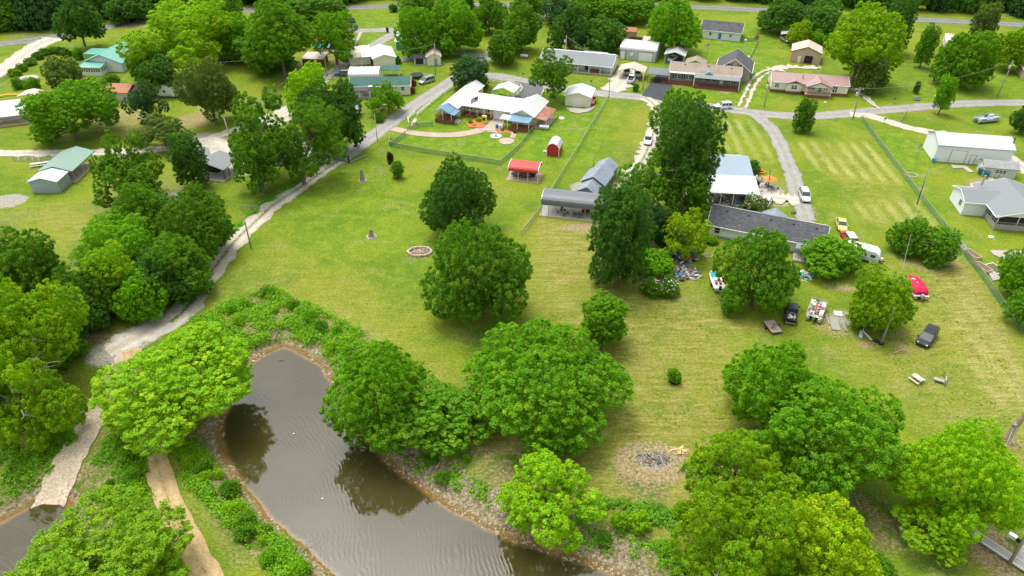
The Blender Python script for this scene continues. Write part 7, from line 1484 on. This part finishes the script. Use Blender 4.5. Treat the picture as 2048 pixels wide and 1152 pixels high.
def picnic(px, py, rot, m, label, name='picnic_table', s_=1.0):
    x, y, z = G(px, py); r = empty(name, (x, y, z), R(rot), label, 'picnic table'); t = MB()
    for i in range(4): t.box(-1.0 * s_, 1.0 * s_, -.4 + i * .2, -.22 + i * .2, .70, .75)
    t.build('table_top', m, r)
    for s in (-1, 1): MB().box(-1.0 * s_, 1.0 * s_, *sorted((s * .62, s * .88)), .42, .46).build('bench_seat', m, r); MB().bar((s * .7, -.75, .4), (s * .7, .75, .4), .05).bar((s * .7, -.7, 0), (s * .7, -.25, .7), .05).bar((s * .7, .7, 0), (s * .7, .25, .7), .05).build('leg_frame', M_WOODG, r)
picnic(1832, 762, 118, mat('bleached_boards', (.55,.46,.37), .9, var=.2), 'weathered wooden picnic table on the dry lawn', s_=.8); picnic(85, 331, 20, mat('grey_boards', (.55,.55,.55), .8), 'long pale picnic table beside the long barn', s_=2.3)
x, y, z = G(1877, 764); r = empty('garden_bench', (x, y, z), R(-28), 'tipped wooden bench frame with a slatted seat right of the picnic table', 'bench'); MB().box(-.7, .6, -.35, .35, .42, .48).build('seat', M_WOODG, r); MB().box(.6, .75, -.5, .5, .1, 1.0).build('backrest', M_WOODG, r)
for a in ((-.6, -.3), (-.6, .3), (.5, -.3), (.5, .3)): MB().bar((*a, 0), (*a, .45), .05).build('leg', M_WOODG, r)
# patio furniture under the long carport
def chair(px, py, rot, label, m=None, z=.12):
    x, y, _ = G(px, py); r = empty('patio_chair', (x, y, z), R(rot), label, 'chair', 'metal chairs around the patio table'); m = m or M_DSTEEL; MB().box(-.25, .25, -.25, .25, .40, .45).build('seat', m, r); MB().box(-.25, -.2, -.25, .25, .45, .95).build('backrest', m, r)
    for a in ((-.22, -.22), (-.22, .22), (.22, -.22), (.22, .22)): MB().bar((*a, 0), (*a, .42), .025).build('leg', m, r)
x, y, z = G(1125, 427); r = empty('patio_table', (x, y, .12), 0, 'dark metal patio table under the long carport', 'table'); MB().lathe([(.02, .70), (.62, .70), (.62, .74), (.02, .74)], 18).build('table_top', M_DSTEEL, r); MB().bar((0, 0, 0), (0, 0, .7), .05, 8).build('leg', M_DSTEEL, r)
for px, py, a, l in ((1116,428,0,'left'), (1134,430,180,'right'), (1124,421,-90,'behind'), (1127,434,90,'in front')): chair(px, py, a, 'dark metal chair %s of the patio table under the long carport' % l if l in ('left', 'right') else 'dark metal chair %s the patio table under the long carport' % l)
x, y, z = G(1152, 437); r = empty('barrel_grill', (x, y, .12), R(-10), 'black barrel grill with a wood side shelf under the long carport', 'grill'); g = MB(); g.m = Matrix.Translation((0, 0, .95)) @ Matrix.Rotation(math.pi/2, 4, 'Y'); g.lathe([(.05, -.65), (.32, -.62), (.32, .62), (.05, .65)], 14); g.build('drum', M_DSTEEL, r); MB().box(.7, 1.3, -.25, .25, .8, .85).build('side_shelf', M_WOODR, r)
for a in ((-.5, -.2), (-.5, .2), (.5, -.2), (.5, .2)): MB().bar((*a, 0), (*a, .7), .03).build('leg', M_DSTEEL, r)
x, y, z = G(1172, 426); r = empty('ride_on_mower', (x, y, .12), R(160), 'red ride-on mower under the right end of the long carport', 'mower'); MB().box(-.1, .8, -.3, .3, .35, .75).build('bonnet', REDP, r, bevel=.05); MB().box(-.7, -.2, -.25, .25, .5, .95).build('seat', M_BLKP, r, bevel=.04); MB().box(-.5, .4, -.55, .55, .15, .3).build('cutting_deck', REDP, r)
for X, s_, q in ((.6, -1, .2), (.6, 1, .2), (-.5, -1, .3), (-.5, 1, .3)): wheel(r, X, s_ * .4, q, .2)
# red trailer
x, y, z = G(1183, 206); r = empty('utility_trailer', (x, y, z), R(78), 'red utility trailer parked beside the cream garage', 'trailer'); MB().box(-1.6, 1.4, -.9, .9, .45, .52).build('bed', mat('trailer_boards', (.55,.35,.28), .8), r); MB().box(-1.6, 1.4, -.95, -.9, .45, .9).box(-1.6, 1.4, .9, .95, .45, .9).box(1.4, 1.45, -.95, .95, .45, 1.3).build('side_rail', REDP, r); MB().bar((-1.6, -.6, .45), (-2.6, 0, .45), .06).bar((-1.6, .6, .45), (-2.6, 0, .45), .06).build('hitch', REDP, r)
for s_ in (-1, 1): wheel(r, 0, s_ * 1.1, .3)
x, y, z = G(1543, 656); r = empty('flat_trailer', (x, y, z), R(100), 'flat wooden trailer with a green bike lying on it, under the big tree', 'trailer'); 
t = MB(); [t.box(-1.7, 1.3, -.9 + i * .3, -.63 + i * .3, .5, .55) for i in range(6)]; t.build('bed', mat('grey_tan_boards', (.38,.31,.24), .9, var=.3), r); MB().box(-1.75, 1.35, -.95, .95, .4, .49).build('frame', M_DSTEEL, r)
for s_ in (-1, 1): wheel(r, 0, s_ * 1.1, .3)
r2 = empty('bicycle', (x + .2, y - .3, z + .62), R(60), 'small green bike lying on the flat wooden trailer', 'bicycle'); m = mat('lime_paint', (.12,.35,.10), .5)
for X in (-.5, .5): MB().tube([(X + .3 * math.cos(t), .3 * math.sin(t), 0) for t in np.linspace(0, 6.283, 17)], .03, 6).build('wheel', M_TYRE, r2)
MB().bar((-.5, 0, .03), (0, .35, .03), .03).bar((0, .35, .03), (.4, .3, .03), .03).bar((.5, 0, .03), (.38, .4, .03), .03).bar((-.1, 0, .03), (.4, .3, .03), .03).build('frame', m, r2)
# open trailer with a tyre under the red carport
x, y, z = G(1045, 352); r = empty('open_trailer', (x, y, z), R(-13), 'dark open trailer under the red carport', 'trailer'); MB().box(-2.4, 1.6, -.8, .8, .5, .58).box(-2.4, 1.6, -.85, -.8, .5, .95).box(-2.4, 1.6, .8, .85, .5, .95).build('bed', mat('dark_boards', (.16,.12,.09), .9), r); MB().box(1.8, 2.9, -.7, .7, .4, 1.2).build('toolbox', M_BLKP, r, bevel=.05)
for s_ in (-1, 1): wheel(r, -.2, s_ * 1.0, .32)
# tyres at the pole
for i, (px, py) in enumerate(((1753,683),(1762,688))):
    x, y, z = G(px, py); g = MB().tube([(.32 * math.cos(t), .32 * math.sin(t), .12) for t in np.linspace(0, 6.283, 19)], .12, 8).build('tyre', M_TYRE); g.location = (x, y, z); tag(g, ('old black tyre lying left of the grey utility pole', 'old black tyre around the foot of the grey utility pole')[i], 'tyre', 'old tyres at the pole foot')
# planter ring
x, y, z = G(1349, 762); g = MB().tube([(.75 * math.cos(t), .75 * math.sin(t), .12) for t in np.linspace(0, 6.283, 25)], .14, 6).build('planter_ring', M_TYRE); g.location = (x, y, z); tag(g, 'dark ring edging around the lawn shrub', 'planter')
x, y, z = G(1349, 762); g = MB().lathe([(.7, .05), (.02, .14)], 18, close=False).build('mulch_bed', mat('grey_mulch', (.24,.21,.18), .95, var=.4, vscale=8)); g.location = (x, y, z); tag(g, 'grey mulch inside the dark planter ring', 'mulch')
x, y, z = G(1822, 351); g = MB().tube([(1.35 * math.cos(t), 1.05 * math.sin(t), .1) for t in np.linspace(0, 6.283, 27)], .13, 6).build('flower_bed_ring', mat('ring_stone', (.42,.33,.27), .95)); g.location = (x, y, z); tag(g, 'stone ringed flower bed beside the long green fence', 'flower bed')
# white fountain ring, patio things
x, y, z = G(992, 273); r = empty('garden_fountain', (x, y, z), 0, 'round white stone fountain on the garden lawn', 'fountain'); MB().lathe([(1.35, 0), (1.35, .2), (1.05, .22), (1.0, .05)], 18).build('basin', M_WHITE, r); MB().lathe([(.35, 0), (.25, .5), (.5, .62), (.1, .7)], 14).build('pedestal', mat('grey_stone', (.4,.38,.36), .8), r)
x, y, z = G(969, 247); r = empty('yellow_cabinet', (x, y, z), R(-20), 'yellow painted cabinet at the end of the flower bed', 'cabinet'); MB().box(-.6, .6, -.3, .3, 0, 2.1).build('cabinet_body', mat('yellow_paint', (.75,.62,.12), .5), r, bevel=.04); MB().box(-.4, .4, -.33, -.3, .9, 1.7).build('opening_shade_panel', M_DARK, r)  # cabinet is solid; its hollow is a dark plate coloured as shade
slab('flower_bed', [(932,247),(945,240),(968,240),(975,246),(965,257),(938,256)], mat('orange_mulch', (.42,.14,.05), .95, var=.4, vscale=5), 'orange mulched flower bed in front of the cream house porch', grav=0); slab('flower_bed', [(990,259),(1018,263),(1022,268),(995,265)], mat('orange_mulch', (.42,.14,.05), .95), 'orange mulched bed beside the small white porch roof', grav=0)
for i, (px, py, rr, hue, lab) in enumerate([(941,247,.6,'mid','green plant in the orange flower bed, leftmost'),(958,243,.9,'lime','bright hosta in the orange flower bed, nearest the yellow cabinet'),(1005,262,.5,'mid','potted green plant beside the small white porch roof'),(1030,266,.5,'red','red flowers in front of the right porch'),(948,252,.5,'yellowflower','yellow flowers in the orange bed')]):
    gx, gy, gz = G(px, py); tree_at(gx, gy, rr, rr * .7, rr * .7, 'round', hue, lab, name='garden_plant', cat='plant', sz='S')
for i, (px, py, cc, lab) in enumerate([(994,257,(.05,.15,.5),'blue bin under the small white porch roof'),(1000,258,(.6,.6,.62),'white cooler right of the blue bin under the small white porch roof')]): x, y, z = G(px, py); r = MB().box(-.35, .35, -.3, .3, 0, 1.1).build('storage_bin', mat('bin_%d' % i, cc, .5), bevel=.04); r.location = (x, y, z); tag(r, lab, 'bin')
# bins
def wbin(px, py, m, label, s_=1.0):
    x, y, z = G(px, py); r = empty('wheelie_bin', (x, y, z), R(20), label, 'bin'); MB().loft([[(-.25*s_,-.28*s_,.05),(.25*s_,-.28*s_,.05),(.25*s_,.28*s_,.05),(-.25*s_,.28*s_,.05)], [(-.33*s_,-.36*s_,1.05*s_),(.33*s_,-.36*s_,1.05*s_),(.33*s_,.36*s_,1.05*s_),(-.33*s_,.36*s_,1.05*s_)]]).build('bin_body', m, r); MB().box(-.36*s_, .36*s_, -.4*s_, .4*s_, 1.05*s_, 1.15*s_).build('lid', m, r, bevel=.02)
wbin(775, 64, M_BLKP, 'black wheelie bin beside the upper driveway', 1.3); wbin(1959, 349, mat('green_bin', (.02,.13,.12), .5), 'dark green bin beside the weathered white shed', 1.3); wbin(1971, 354, mat('blue_green_bin', (.02,.16,.22), .5), 'blue-green bin in front of the weathered white shed', 1.2); wbin(1866, 325, M_TEAL, 'teal barrel at the corner of the white barn', .9)
wbin(1514, 372, M_BLKP, 'black bin on the yard beside the orange umbrella'); wbin(1421, 489, mat('green_tub', (.02,.2,.1), .5), 'small green tub beside the shingled house', .6); wbin(1448, 501, M_BLKP, 'small black tub on the grass beside the shingled house', .6); wbin(1686, 550, M_BLKP, 'black kettle grill beside the low green tree', .8)
x, y, z = G(1390, 508); r = empty('blue_tub', (x, y, z), 0, 'bright blue plastic tub beside the scrap heap', 'tub'); MB().loft([[(-.4,-.3,0),(.4,-.3,0),(.4,.3,0),(-.4,.3,0)],[(-.55,-.42,.45),(.55,-.42,.45),(.55,.42,.45),(-.55,.42,.45)]]).build('tub_body', mat('bright_blue', (.02,.16,.55), .4), r); MB().box(-.6, .6, -.47, .47, .45, .5).build('rim', mat('bright_blue', (.02,.16,.55), .4), r)
x, y, z = G(1394, 498); r = MB().box(-.2, .3, -.15, .15, 0, .9).box(-.25, .35, -.3, .3, .4, .5).build('orange_chair', mat('orange_plastic', (.6,.12,.02), .5)); r.location = (x, y, z); tag(r, 'small orange chair behind the bright blue tub', 'chair')
x, y, z = G(1362, 560); r = empty('fire_bowl', (x, y, z), 0, 'black fire bowl right of the white flowering bushes', 'fire bowl'); MB().lathe([(.2, .1), (.5, .35), (.55, .42), (.4, .3), (.05, .2)], 16).build('bowl', M_DSTEEL, r); [MB().bar((.35*math.cos(a), .35*math.sin(a), 0), (.3*math.cos(a), .3*math.sin(a), .3), .03).build('leg', M_DSTEEL, r) for a in (0, 2.1, 4.2)]
x, y, z = G(1587, 426); r = MB().lathe([(.5, 0), (.55, .2), (.3, .35), (.1, .3)], 14).build('fire_pit', M_DSTEEL); r.location = (x, y, z); tag(r, 'round black fire pit on the grass behind the shingled roof', 'fire pit')
x, y, z = G(1416, 512); r = MB().tube([(.8 * math.cos(t), .6 * math.sin(t), .08) for t in np.linspace(0, 6.283, 21)], .1, 5).build('stone_ring', mat('ring_stone', (.42,.33,.27), .95)); r.location = (x, y, z); tag(r, 'small faded ring of stones on the grass right of the scrap heap', 'stone ring')
# umbrella, trampoline, mailboxes, pallets
x, y, z = G(1536, 374); r = empty('patio_umbrella', (x, y, z), 0, 'orange patio umbrella in the cluttered yard', 'umbrella'); MB().lathe([(1.5, 1.95), (1.0, 2.25), (.03, 2.6), (.02, 2.55), (1.45, 1.9)], 8).build('canopy', mat('orange_canvas', (.72,.22,.04), .7, var=.1), r); MB().bar((0, 0, 0), (0, 0, 2.5), .04, 6).build('pole', M_STEEL, r)
x, y, z = G(1522, 345); r = MB().tube([(.9 * math.cos(t), .6 * math.sin(t), .2) for t in np.linspace(0, 6.283, 21)], .16, 6).build('orange_tub_rim', mat('orange_canvas', (.72,.22,.04), .7)); r.location = (x, y, z); tag(r, 'orange ring planter on the grass above the orange umbrella', 'planter')
x, y, z = G(834, 155); r = empty('trampoline', (x, y, z), 0, 'round black trampoline between the green roof and the silver minivan', 'trampoline'); MB().lathe([(.02, .85), (1.8, .85), (1.8, .88), (.02, .88)], 24).build('mat', M_BLKP, r); MB().tube([(1.85 * math.cos(t), 1.85 * math.sin(t), .86) for t in np.linspace(0, 6.283, 25)], .1, 6).build('frame', M_DSTEEL, r)
for i in range(6): a = i * 1.047; MB().bar((1.8*math.cos(a), 1.8*math.sin(a), 0), (1.8*math.cos(a), 1.8*math.sin(a), .85), .04).build('leg', M_DSTEEL, r)
x, y, z = G(56, 163); r = empty('round_pool_cover', (x, y, z), 0, 'round grey disc behind the two left edge bushes', 'pool'); MB().lathe([(3.0, 0), (3.0, .8), (2.9, .95), (.05, 1.0)], 26).build('cover', mat('grey_cover', (.38,.36,.32), .8, var=.15), r); MB().tube([(3.02 * math.cos(t), 3.02 * math.sin(t), .85) for t in np.linspace(0, 6.283, 27)], .07, 5).build('rim', M_STEEL, r)
def mailbox(px, py, label, m=None):
    x, y, z = G(px, py); r = empty('mailbox', (x, y, z), R(20), label, 'mailbox'); MB().bar((0, 0, 0), (0, 0, 1.05), .06).build('post', M_WOODG, r); MB().box(-.32, .32, -.16, .16, 1.05, 1.35).build('box', m or M_BLKP, r, bevel=.05)
mailbox(1768, 246, 'black mailbox beside the gravel branch'); mailbox(1787, 206, 'black mailbox on the verge above the road fork'); mailbox(1046, 155, 'dark mailbox in front of the grey ranch lawn'); mailbox(1182, 170, 'dark mailbox on the verge left of the tan carport'); mailbox(1868, 200, 'white mailbox right of the slender young tree', M_WHITE); mailbox(1648, 213, 'white yard post in front of the mobile home', M_WHITE); mailbox(83, 84, 'green road sign post at the top left junction', mat('sign_green', (.02,.2,.1), .5))
x, y, z = G(1833, 200); r = empty('mailbox', (x, y, z), 0, 'grey garden ornament boulder beside the road fork', 'boulder'); r.name = 'boulder'; MB().lathe([(.9, 0), (.9, .3), (.5, .9), (.1, 1.1)], 9).build('boulder_stone', mat('dark_boulder', (.18,.17,.17), .9, var=.3), r)
def boards(px, py, rot, w, l, n, m, label, name='board_stack', z0=.05):
    x, y, z = G(px, py); r = empty(name, (x, y, z), R(rot), label, 'boards'); t = MB()
    for i in range(n): t.box(-w/2 + i * w / n, -w/2 + (i + .88) * w / n, -l/2, l/2, z0, z0 + .12)
    t.build('board_top', m, r); MB().box(-w/2, w/2, -l/2 + .2, -l/2 + .35, 0, z0).box(-w/2, w/2, l/2 - .35, l/2 - .2, 0, z0).build('bearer', M_WOODG, r); return r
boards(1669, 648, -12, 1.3, 3.4, 7, M_WOODG, 'grey slatted dock panel lying on the grass', 'slatted_deck'); boards(1676, 628, -12, 1.3, 1.2, 2, M_WHITE, 'white sheet at the head of the slatted dock panel', 'white_sheet'); boards(1688, 652, -6, .35, 2.8, 1, M_STEEL, 'grey plank right of the slatted dock panel', 'plank'); boards(1655, 640, -8, .25, 2.6, 1, M_WOODG, 'narrow plank left of the slatted dock panel', 'plank'); boards(1641, 632, -14, .4, 2.4, 2, M_WHITE, 'white ladder leaning on the pontoon boat junk', 'ladder')
boards(1722, 670, -28, .6, 1.9, 1, mat('blue_white_panel', (.5,.58,.62), .5), 'pale blue-white panel on the grass, left of the pair', 'loose_sheet'); boards(1733, 671, 12, .3, 2.4, 2, M_WHITE, 'white frame crossing the pale panel', 'loose_sheet'); boards(1728, 655, -32, .14, 2.0, 1, M_WHITE, 'thin white bar above the pale panel', 'plank')
boards(1384, 935, -35, .9, 1.2, 1, M_DKASPH, 'dark sheet on the lawn at the edge of the airy tree', 'dark_sheet'); boards(252, 618, 15, .45, .9, 2, M_WOODP, 'small wooden pallet at the edge of the trackside wood', 'pallet'); boards(1098, 214, 0, .1, .1, 1, M_WHITE, 'x', 'x') if False else None
x, y, z = G(1123, 238); r = empty('well_cover', (x, y, z), R(-14), 'white square well cover on the lawn below the cream garage', 'cover'); MB().box(-.6, .6, -.6, .6, 0, .35).build('lid', M_WHITE, r, bevel=.03); MB().box(-.7, .7, -.7, .7, 0, .08).build('kerb', M_CONCR, r)
# raised beds
def raised(px, py, rot, w, l, h, label, m, soil, name='raised_bed'):
    x, y, z = G(px, py); r = empty(name, (x, y, z), R(rot), label, 'raised bed'); MB().box(-w/2, w/2, -l/2, -l/2 + .1, 0, h).box(-w/2, w/2, l/2 - .1, l/2, 0, h).box(-w/2, -w/2 + .1, -l/2 + .1, l/2 - .1, 0, h).box(w/2 - .1, w/2, -l/2 + .1, l/2 - .1, 0, h).build('timber_frame', m, r); MB().box(-w/2 + .1, w/2 - .1, -l/2 + .1, l/2 - .1, 0, h - .08).build('soil', soil, r)
soil = mat('garden_soil', (.16,.11,.065), .95, var=.5, vscale=4, dirt=.4, dcol=(.08,.16,.03), dscale=2)
raised(1944, 512, 18, 1.5, 2.9, .6, 'cedar raised bed of soil beside the long fence, upper one', M_WOODP, soil); raised(1964, 538, 18, 1.5, 3.0, .6, 'cedar raised bed of soil beside the long fence, lower one', M_WOODP, soil); raised(1988, 540, 18, 2.4, 3.0, .4, 'white framed vegetable bed right of the cedar beds', M_WHITE, mat('leafy_soil', (.12,.10,.05), .95, var=.5, vscale=4, dirt=.45, dcol=(.04,.16,.02), dscale=1.6))
slab('paving_pad', [(1975,545),(1990,543),(2000,560),(1985,563)], M_SLAB, grav=.2); slab('paving_pad', [(1915,488),(1930,490),(1934,500),(1925,504)], M_SLAB, grav=.3); slab('paving_pad', [(1980,502),(2050,503),(2050,525),(2005,520),(1985,510)], M_SLAB, grav=.3)
x, y, z = G(1982, 474); r = MB().lathe([(.5, 0), (.5, .12), (.1, .25)], 14).build('white_disc', M_WHITE); r.location = (x, y, z); tag(r, 'white round lid on the grass below the screened deck', 'lid')
# wooden dock, ladder on a dead trunk
x, y, z = G(1995, 1105); r = empty('wooden_dock', (x, y, z), R(-52), 'grey wooden dock walkway at the bottom right edge', 'dock'); t = MB()
for i in range(40): t.box(-3.6 + i * .22, -3.6 + i * .22 + .2, -.45, .45, .5, .56)
t.build('walkway', M_WOODG, r); MB().box(-3.6, 5.2, -.52, -.46, .35, .62).box(-3.6, 5.2, .46, .52, .35, .62).build('side_rail', M_WHITE, r); t = MB(); [t.box(1.4 + i * .22, 1.6 + i * .22, .55, 3.4, .5, .56) for i in range(17)]; t.build('platform', M_WOODG, r)
for X in (-3.4, 0, 3): MB().bar((X, -.5, -.4), (X, -.5, .5), .07, 6).build('post', M_WOODG, r)
x, y, z = G(2037, 1093); r = empty('dock_chair', (x - .3, y, z + .56), R(30), 'dark chair standing on the dock platform', 'chair'); MB().box(-.3, .3, -.3, .3, .35, .42).build('seat', M_BLKP, r); MB().box(-.3, -.22, -.3, .3, .42, .95).build('backrest', M_BLKP, r)
x, y, z = G(2020, 1080); r = empty('white_box', (x, y, z + .5), R(-50), 'white cooler box on the dock', 'box'); MB().box(-.4, .4, -.25, .25, .0, .4).build('box_body', M_WHITE, r, bevel=.03); MB().box(-.42, .42, -.27, .27, .4, .47).build('lid', M_WHITE, r, bevel=.02)
x, y, z = G(2012, 882); r = empty('dead_tree', (x, y, z), 0, 'dead bare trunk with peeling orange bark at the right edge', 'dead tree'); dx = 0.0
MB().tube([(0, 0, -.2), (.05, 0, .6), (.15, .1, 2.2), (.4, .1, 4.6), (.3, .0, 7.0), (.45, .0, 8.6)], [.75, .5, .4, .26, .17, .06], 10).build('trunk', mat('peeling_bark', (.34,.24,.17), .95, var=.5, vscale=2, dirt=.4, dcol=(.5,.25,.08), dscale=1.5), r); MB().tube([(.1, 0, 2.6), (-.5, -.2, 3.2), (-.7, -.3, 3.5)], [.28, .2, .12], 7).build('limb', M_BARKP, r); MB().tube([(.35, 0, 5.2), (1.0, .1, 6.3)], [.12, .04], 6).build('limb', M_BARKP, r)
x, y, z = G(2016, 890); r = empty('ladder', (x, y, z), R(-8), 'white ladder leaning against the dead bare trunk', 'ladder'); g = MB(); g.m = Matrix.Rotation(R(-10), 4, 'X')
for s_ in (-.22, .22): g.bar((s_, 0, 0), (s_, 0, 3.6), .035)
g.build('side_rail', M_WHITE, r); g = MB(); g.m = Matrix.Rotation(R(-10), 4, 'X'); [g.bar((-.22, 0, .3 + i * .33), (.22, 0, .3 + i * .33), .03) for i in range(10)]; g.build('rungs', M_WHITE, r)
# logs and driftwood at the pond head, dead limbs on the bank
def driftwood(px, py, rot, L_, label, n=5, m=None):
    x, y, z = G(px, py); r = empty('driftwood', (x, y, z), R(rot), label, 'driftwood'); rg = random.Random(int(px)); g = MB(); g.tube([(-L_/2, 0, .1), (0, .15, .25), (L_/2, .1, .35)], [.1, .08, .03], 6)
    g.build('log_body', m or M_BARKP, r); g = MB()
    for i in range(n): X = -L_/2 + L_ * (i + .5) / n; g.tube([(X, .05, .2), (X + .4, rg.uniform(-.9, .9), .3 + rg.uniform(-.1, .3))], [.05, .015], 4)
    g.build('branches', m or M_BARKP, r)
driftwood(556, 668, 80, 3.2, 'bleached driftwood branch at the head of the pond', 8); driftwood(540, 682, 20, 2.4, 'second driftwood branch on the pond head mud', 5); driftwood(1285, 1070, -50, 1.8, 'short grey log among the bank bushes', 2); driftwood(610, 1100, 70, 1.2, 'small bleached twig cluster at the west water edge', 8); driftwood(1800, 705, 15, 2.6, 'pile of cut tan branches beside the grey utility pole', 12, mat('cut_branch', (.42,.30,.14), .9)); driftwood(1888, 535, 10, 2.0, 'brush heap of dark branches beside the twiggy dark bush', 12, M_BARK)
driftwood(790, 864, 10, 1.5, 'dead brown branches under the bank tree', 8, M_BARK); driftwood(155, 20, 60, 9, 'bare grey fallen tree in the top left wood', 14); driftwood(2020, 30, 40, 10, 'bare grey tree limbs at the top right wood', 16)
# yellow pipe at the left edge
x, y, z = G(-60, 207); x2, y2, _ = G(42, 191); r = MB().tube([(0, 0, .3), ((x2 - x) * .35, (y2 - y) * .5, .5), ((x2 - x) * .7, (y2 - y) * .95, .4), (x2 - x, y2 - y, .2)], .22, 8).build('yellow_pipe', mat('yellow_pipe_plastic', (.75,.5,.02), .5)); r.location = (x, y, z); tag(r, 'thick yellow pipe curving across the grass at the left edge', 'pipe')
for i, (px, py) in enumerate(((39,322),(53,322),(67,322),(79,322),(108,322))): x, y, z = G(px, py); o = MB().box(-.12, .12, -.12, .12, 0, .8).build('white_post', M_WHITE); o.location = (x, y, z); tag(o, '%s short white post in the row by the gravel drive, counted from the left' % ('first','second','third','fourth','last')[i], 'post', 'short white posts in a row by the gravel drive')
# hen house like clutter, flag on the right, windmill, yard machine
x, y, z = G(1832, 320); flag_obj((x, y, 0), 4.2, 1.4, .9, 'small flag on a thin pole left of the white barn', R(215)); x, y, z = G(1413, 120); flag_obj((x, y, 0), 5.2, 1.2, .8, 'small flag on a pole behind the gazebo', R(200))
x, y, z = G(1487, 103); r = MB().bar((0, 0, 0), (0, 0, 3.6), .06, 6).box(-.3, .3, -.2, .2, 3.5, 3.9).build('birdhouse_pole', M_WHITE); r.location = (x, y, z); tag(r, 'white birdhouse pole inside the fence corner', 'birdhouse')
x, y, z = G(1513, 78); r = MB().lathe([(.9, 0), (.7, 1.0), (.1, 1.9)], 7).build('brown_hut', M_WOODR); r.location = (x, y, z); tag(r, 'small brown cone shaped hut at the fence corner', 'hut')
x, y, z = G(1225, 131); r = empty('backhoe', (x, y, z), R(200), 'small yellow tractor digger beside the grey ranch house', 'tractor'); ym = mat('tractor_yellow', (.62,.36,.04), .6, dirt=.3); MB().box(-1.1, 1.1, -.6, .6, .6, 1.2).build('chassis', ym, r, bevel=.05); MB().box(-.8, .1, -.5, .5, 1.2, 2.2).build('cab', M_DSTEEL, r, bevel=.04); MB().tube([(1.0, 0, .9), (1.9, 0, 1.9), (2.6, 0, .8)], .14, 6).build('arm', ym, r); MB().box(2.3, 2.9, -.7, .7, .2, .8).build('bucket', ym, r)
for X in (-.7, .8):
    for s_ in (-1, 1): wheel(r, X, s_ * .75, .45, .3)
x, y, z = G(985, 72 + 10); r = empty('red_canopy', (x - 6, y + 3, z), 0, 'small red canopy beyond the round corner tree', 'canopy'); MB().lathe([(1.6, 1.9), (.1, 2.6), (1.5, 1.85)], 4).build('canopy_top', REDP, r); [MB().bar((a * 1.0, b_ * 1.0, 0), (a * 1.0, b_ * 1.0, 1.95), .04).build('leg', M_STEEL, r) for a in (-1, 1) for b_ in (-1, 1)]

x, y = P(563, 722, ZW); r = MB().tube([(-.5, 0, .03), (.1, .08, .04), (.55, -.05, .03)], [.06, .05, .02], 6).build('floating_stick', M_BARK); r.location = (x, y, ZW); tag(r, 'dark stick floating on the water near the pond head', 'stick')
for i, (px, py, l) in enumerate(((645, 998, 'west'), (588, 868, 'north'))): x, y = P(px, py, ZW); r = MB().lathe([(.02, 0), (.1, .03), (.1, .1), (.03, .14)], 8).build('float', M_WHITE); r.location = (x, y, ZW); tag(r, 'tiny white float on the water, the %s one' % ('southern' if i == 0 else 'northern'), 'float')
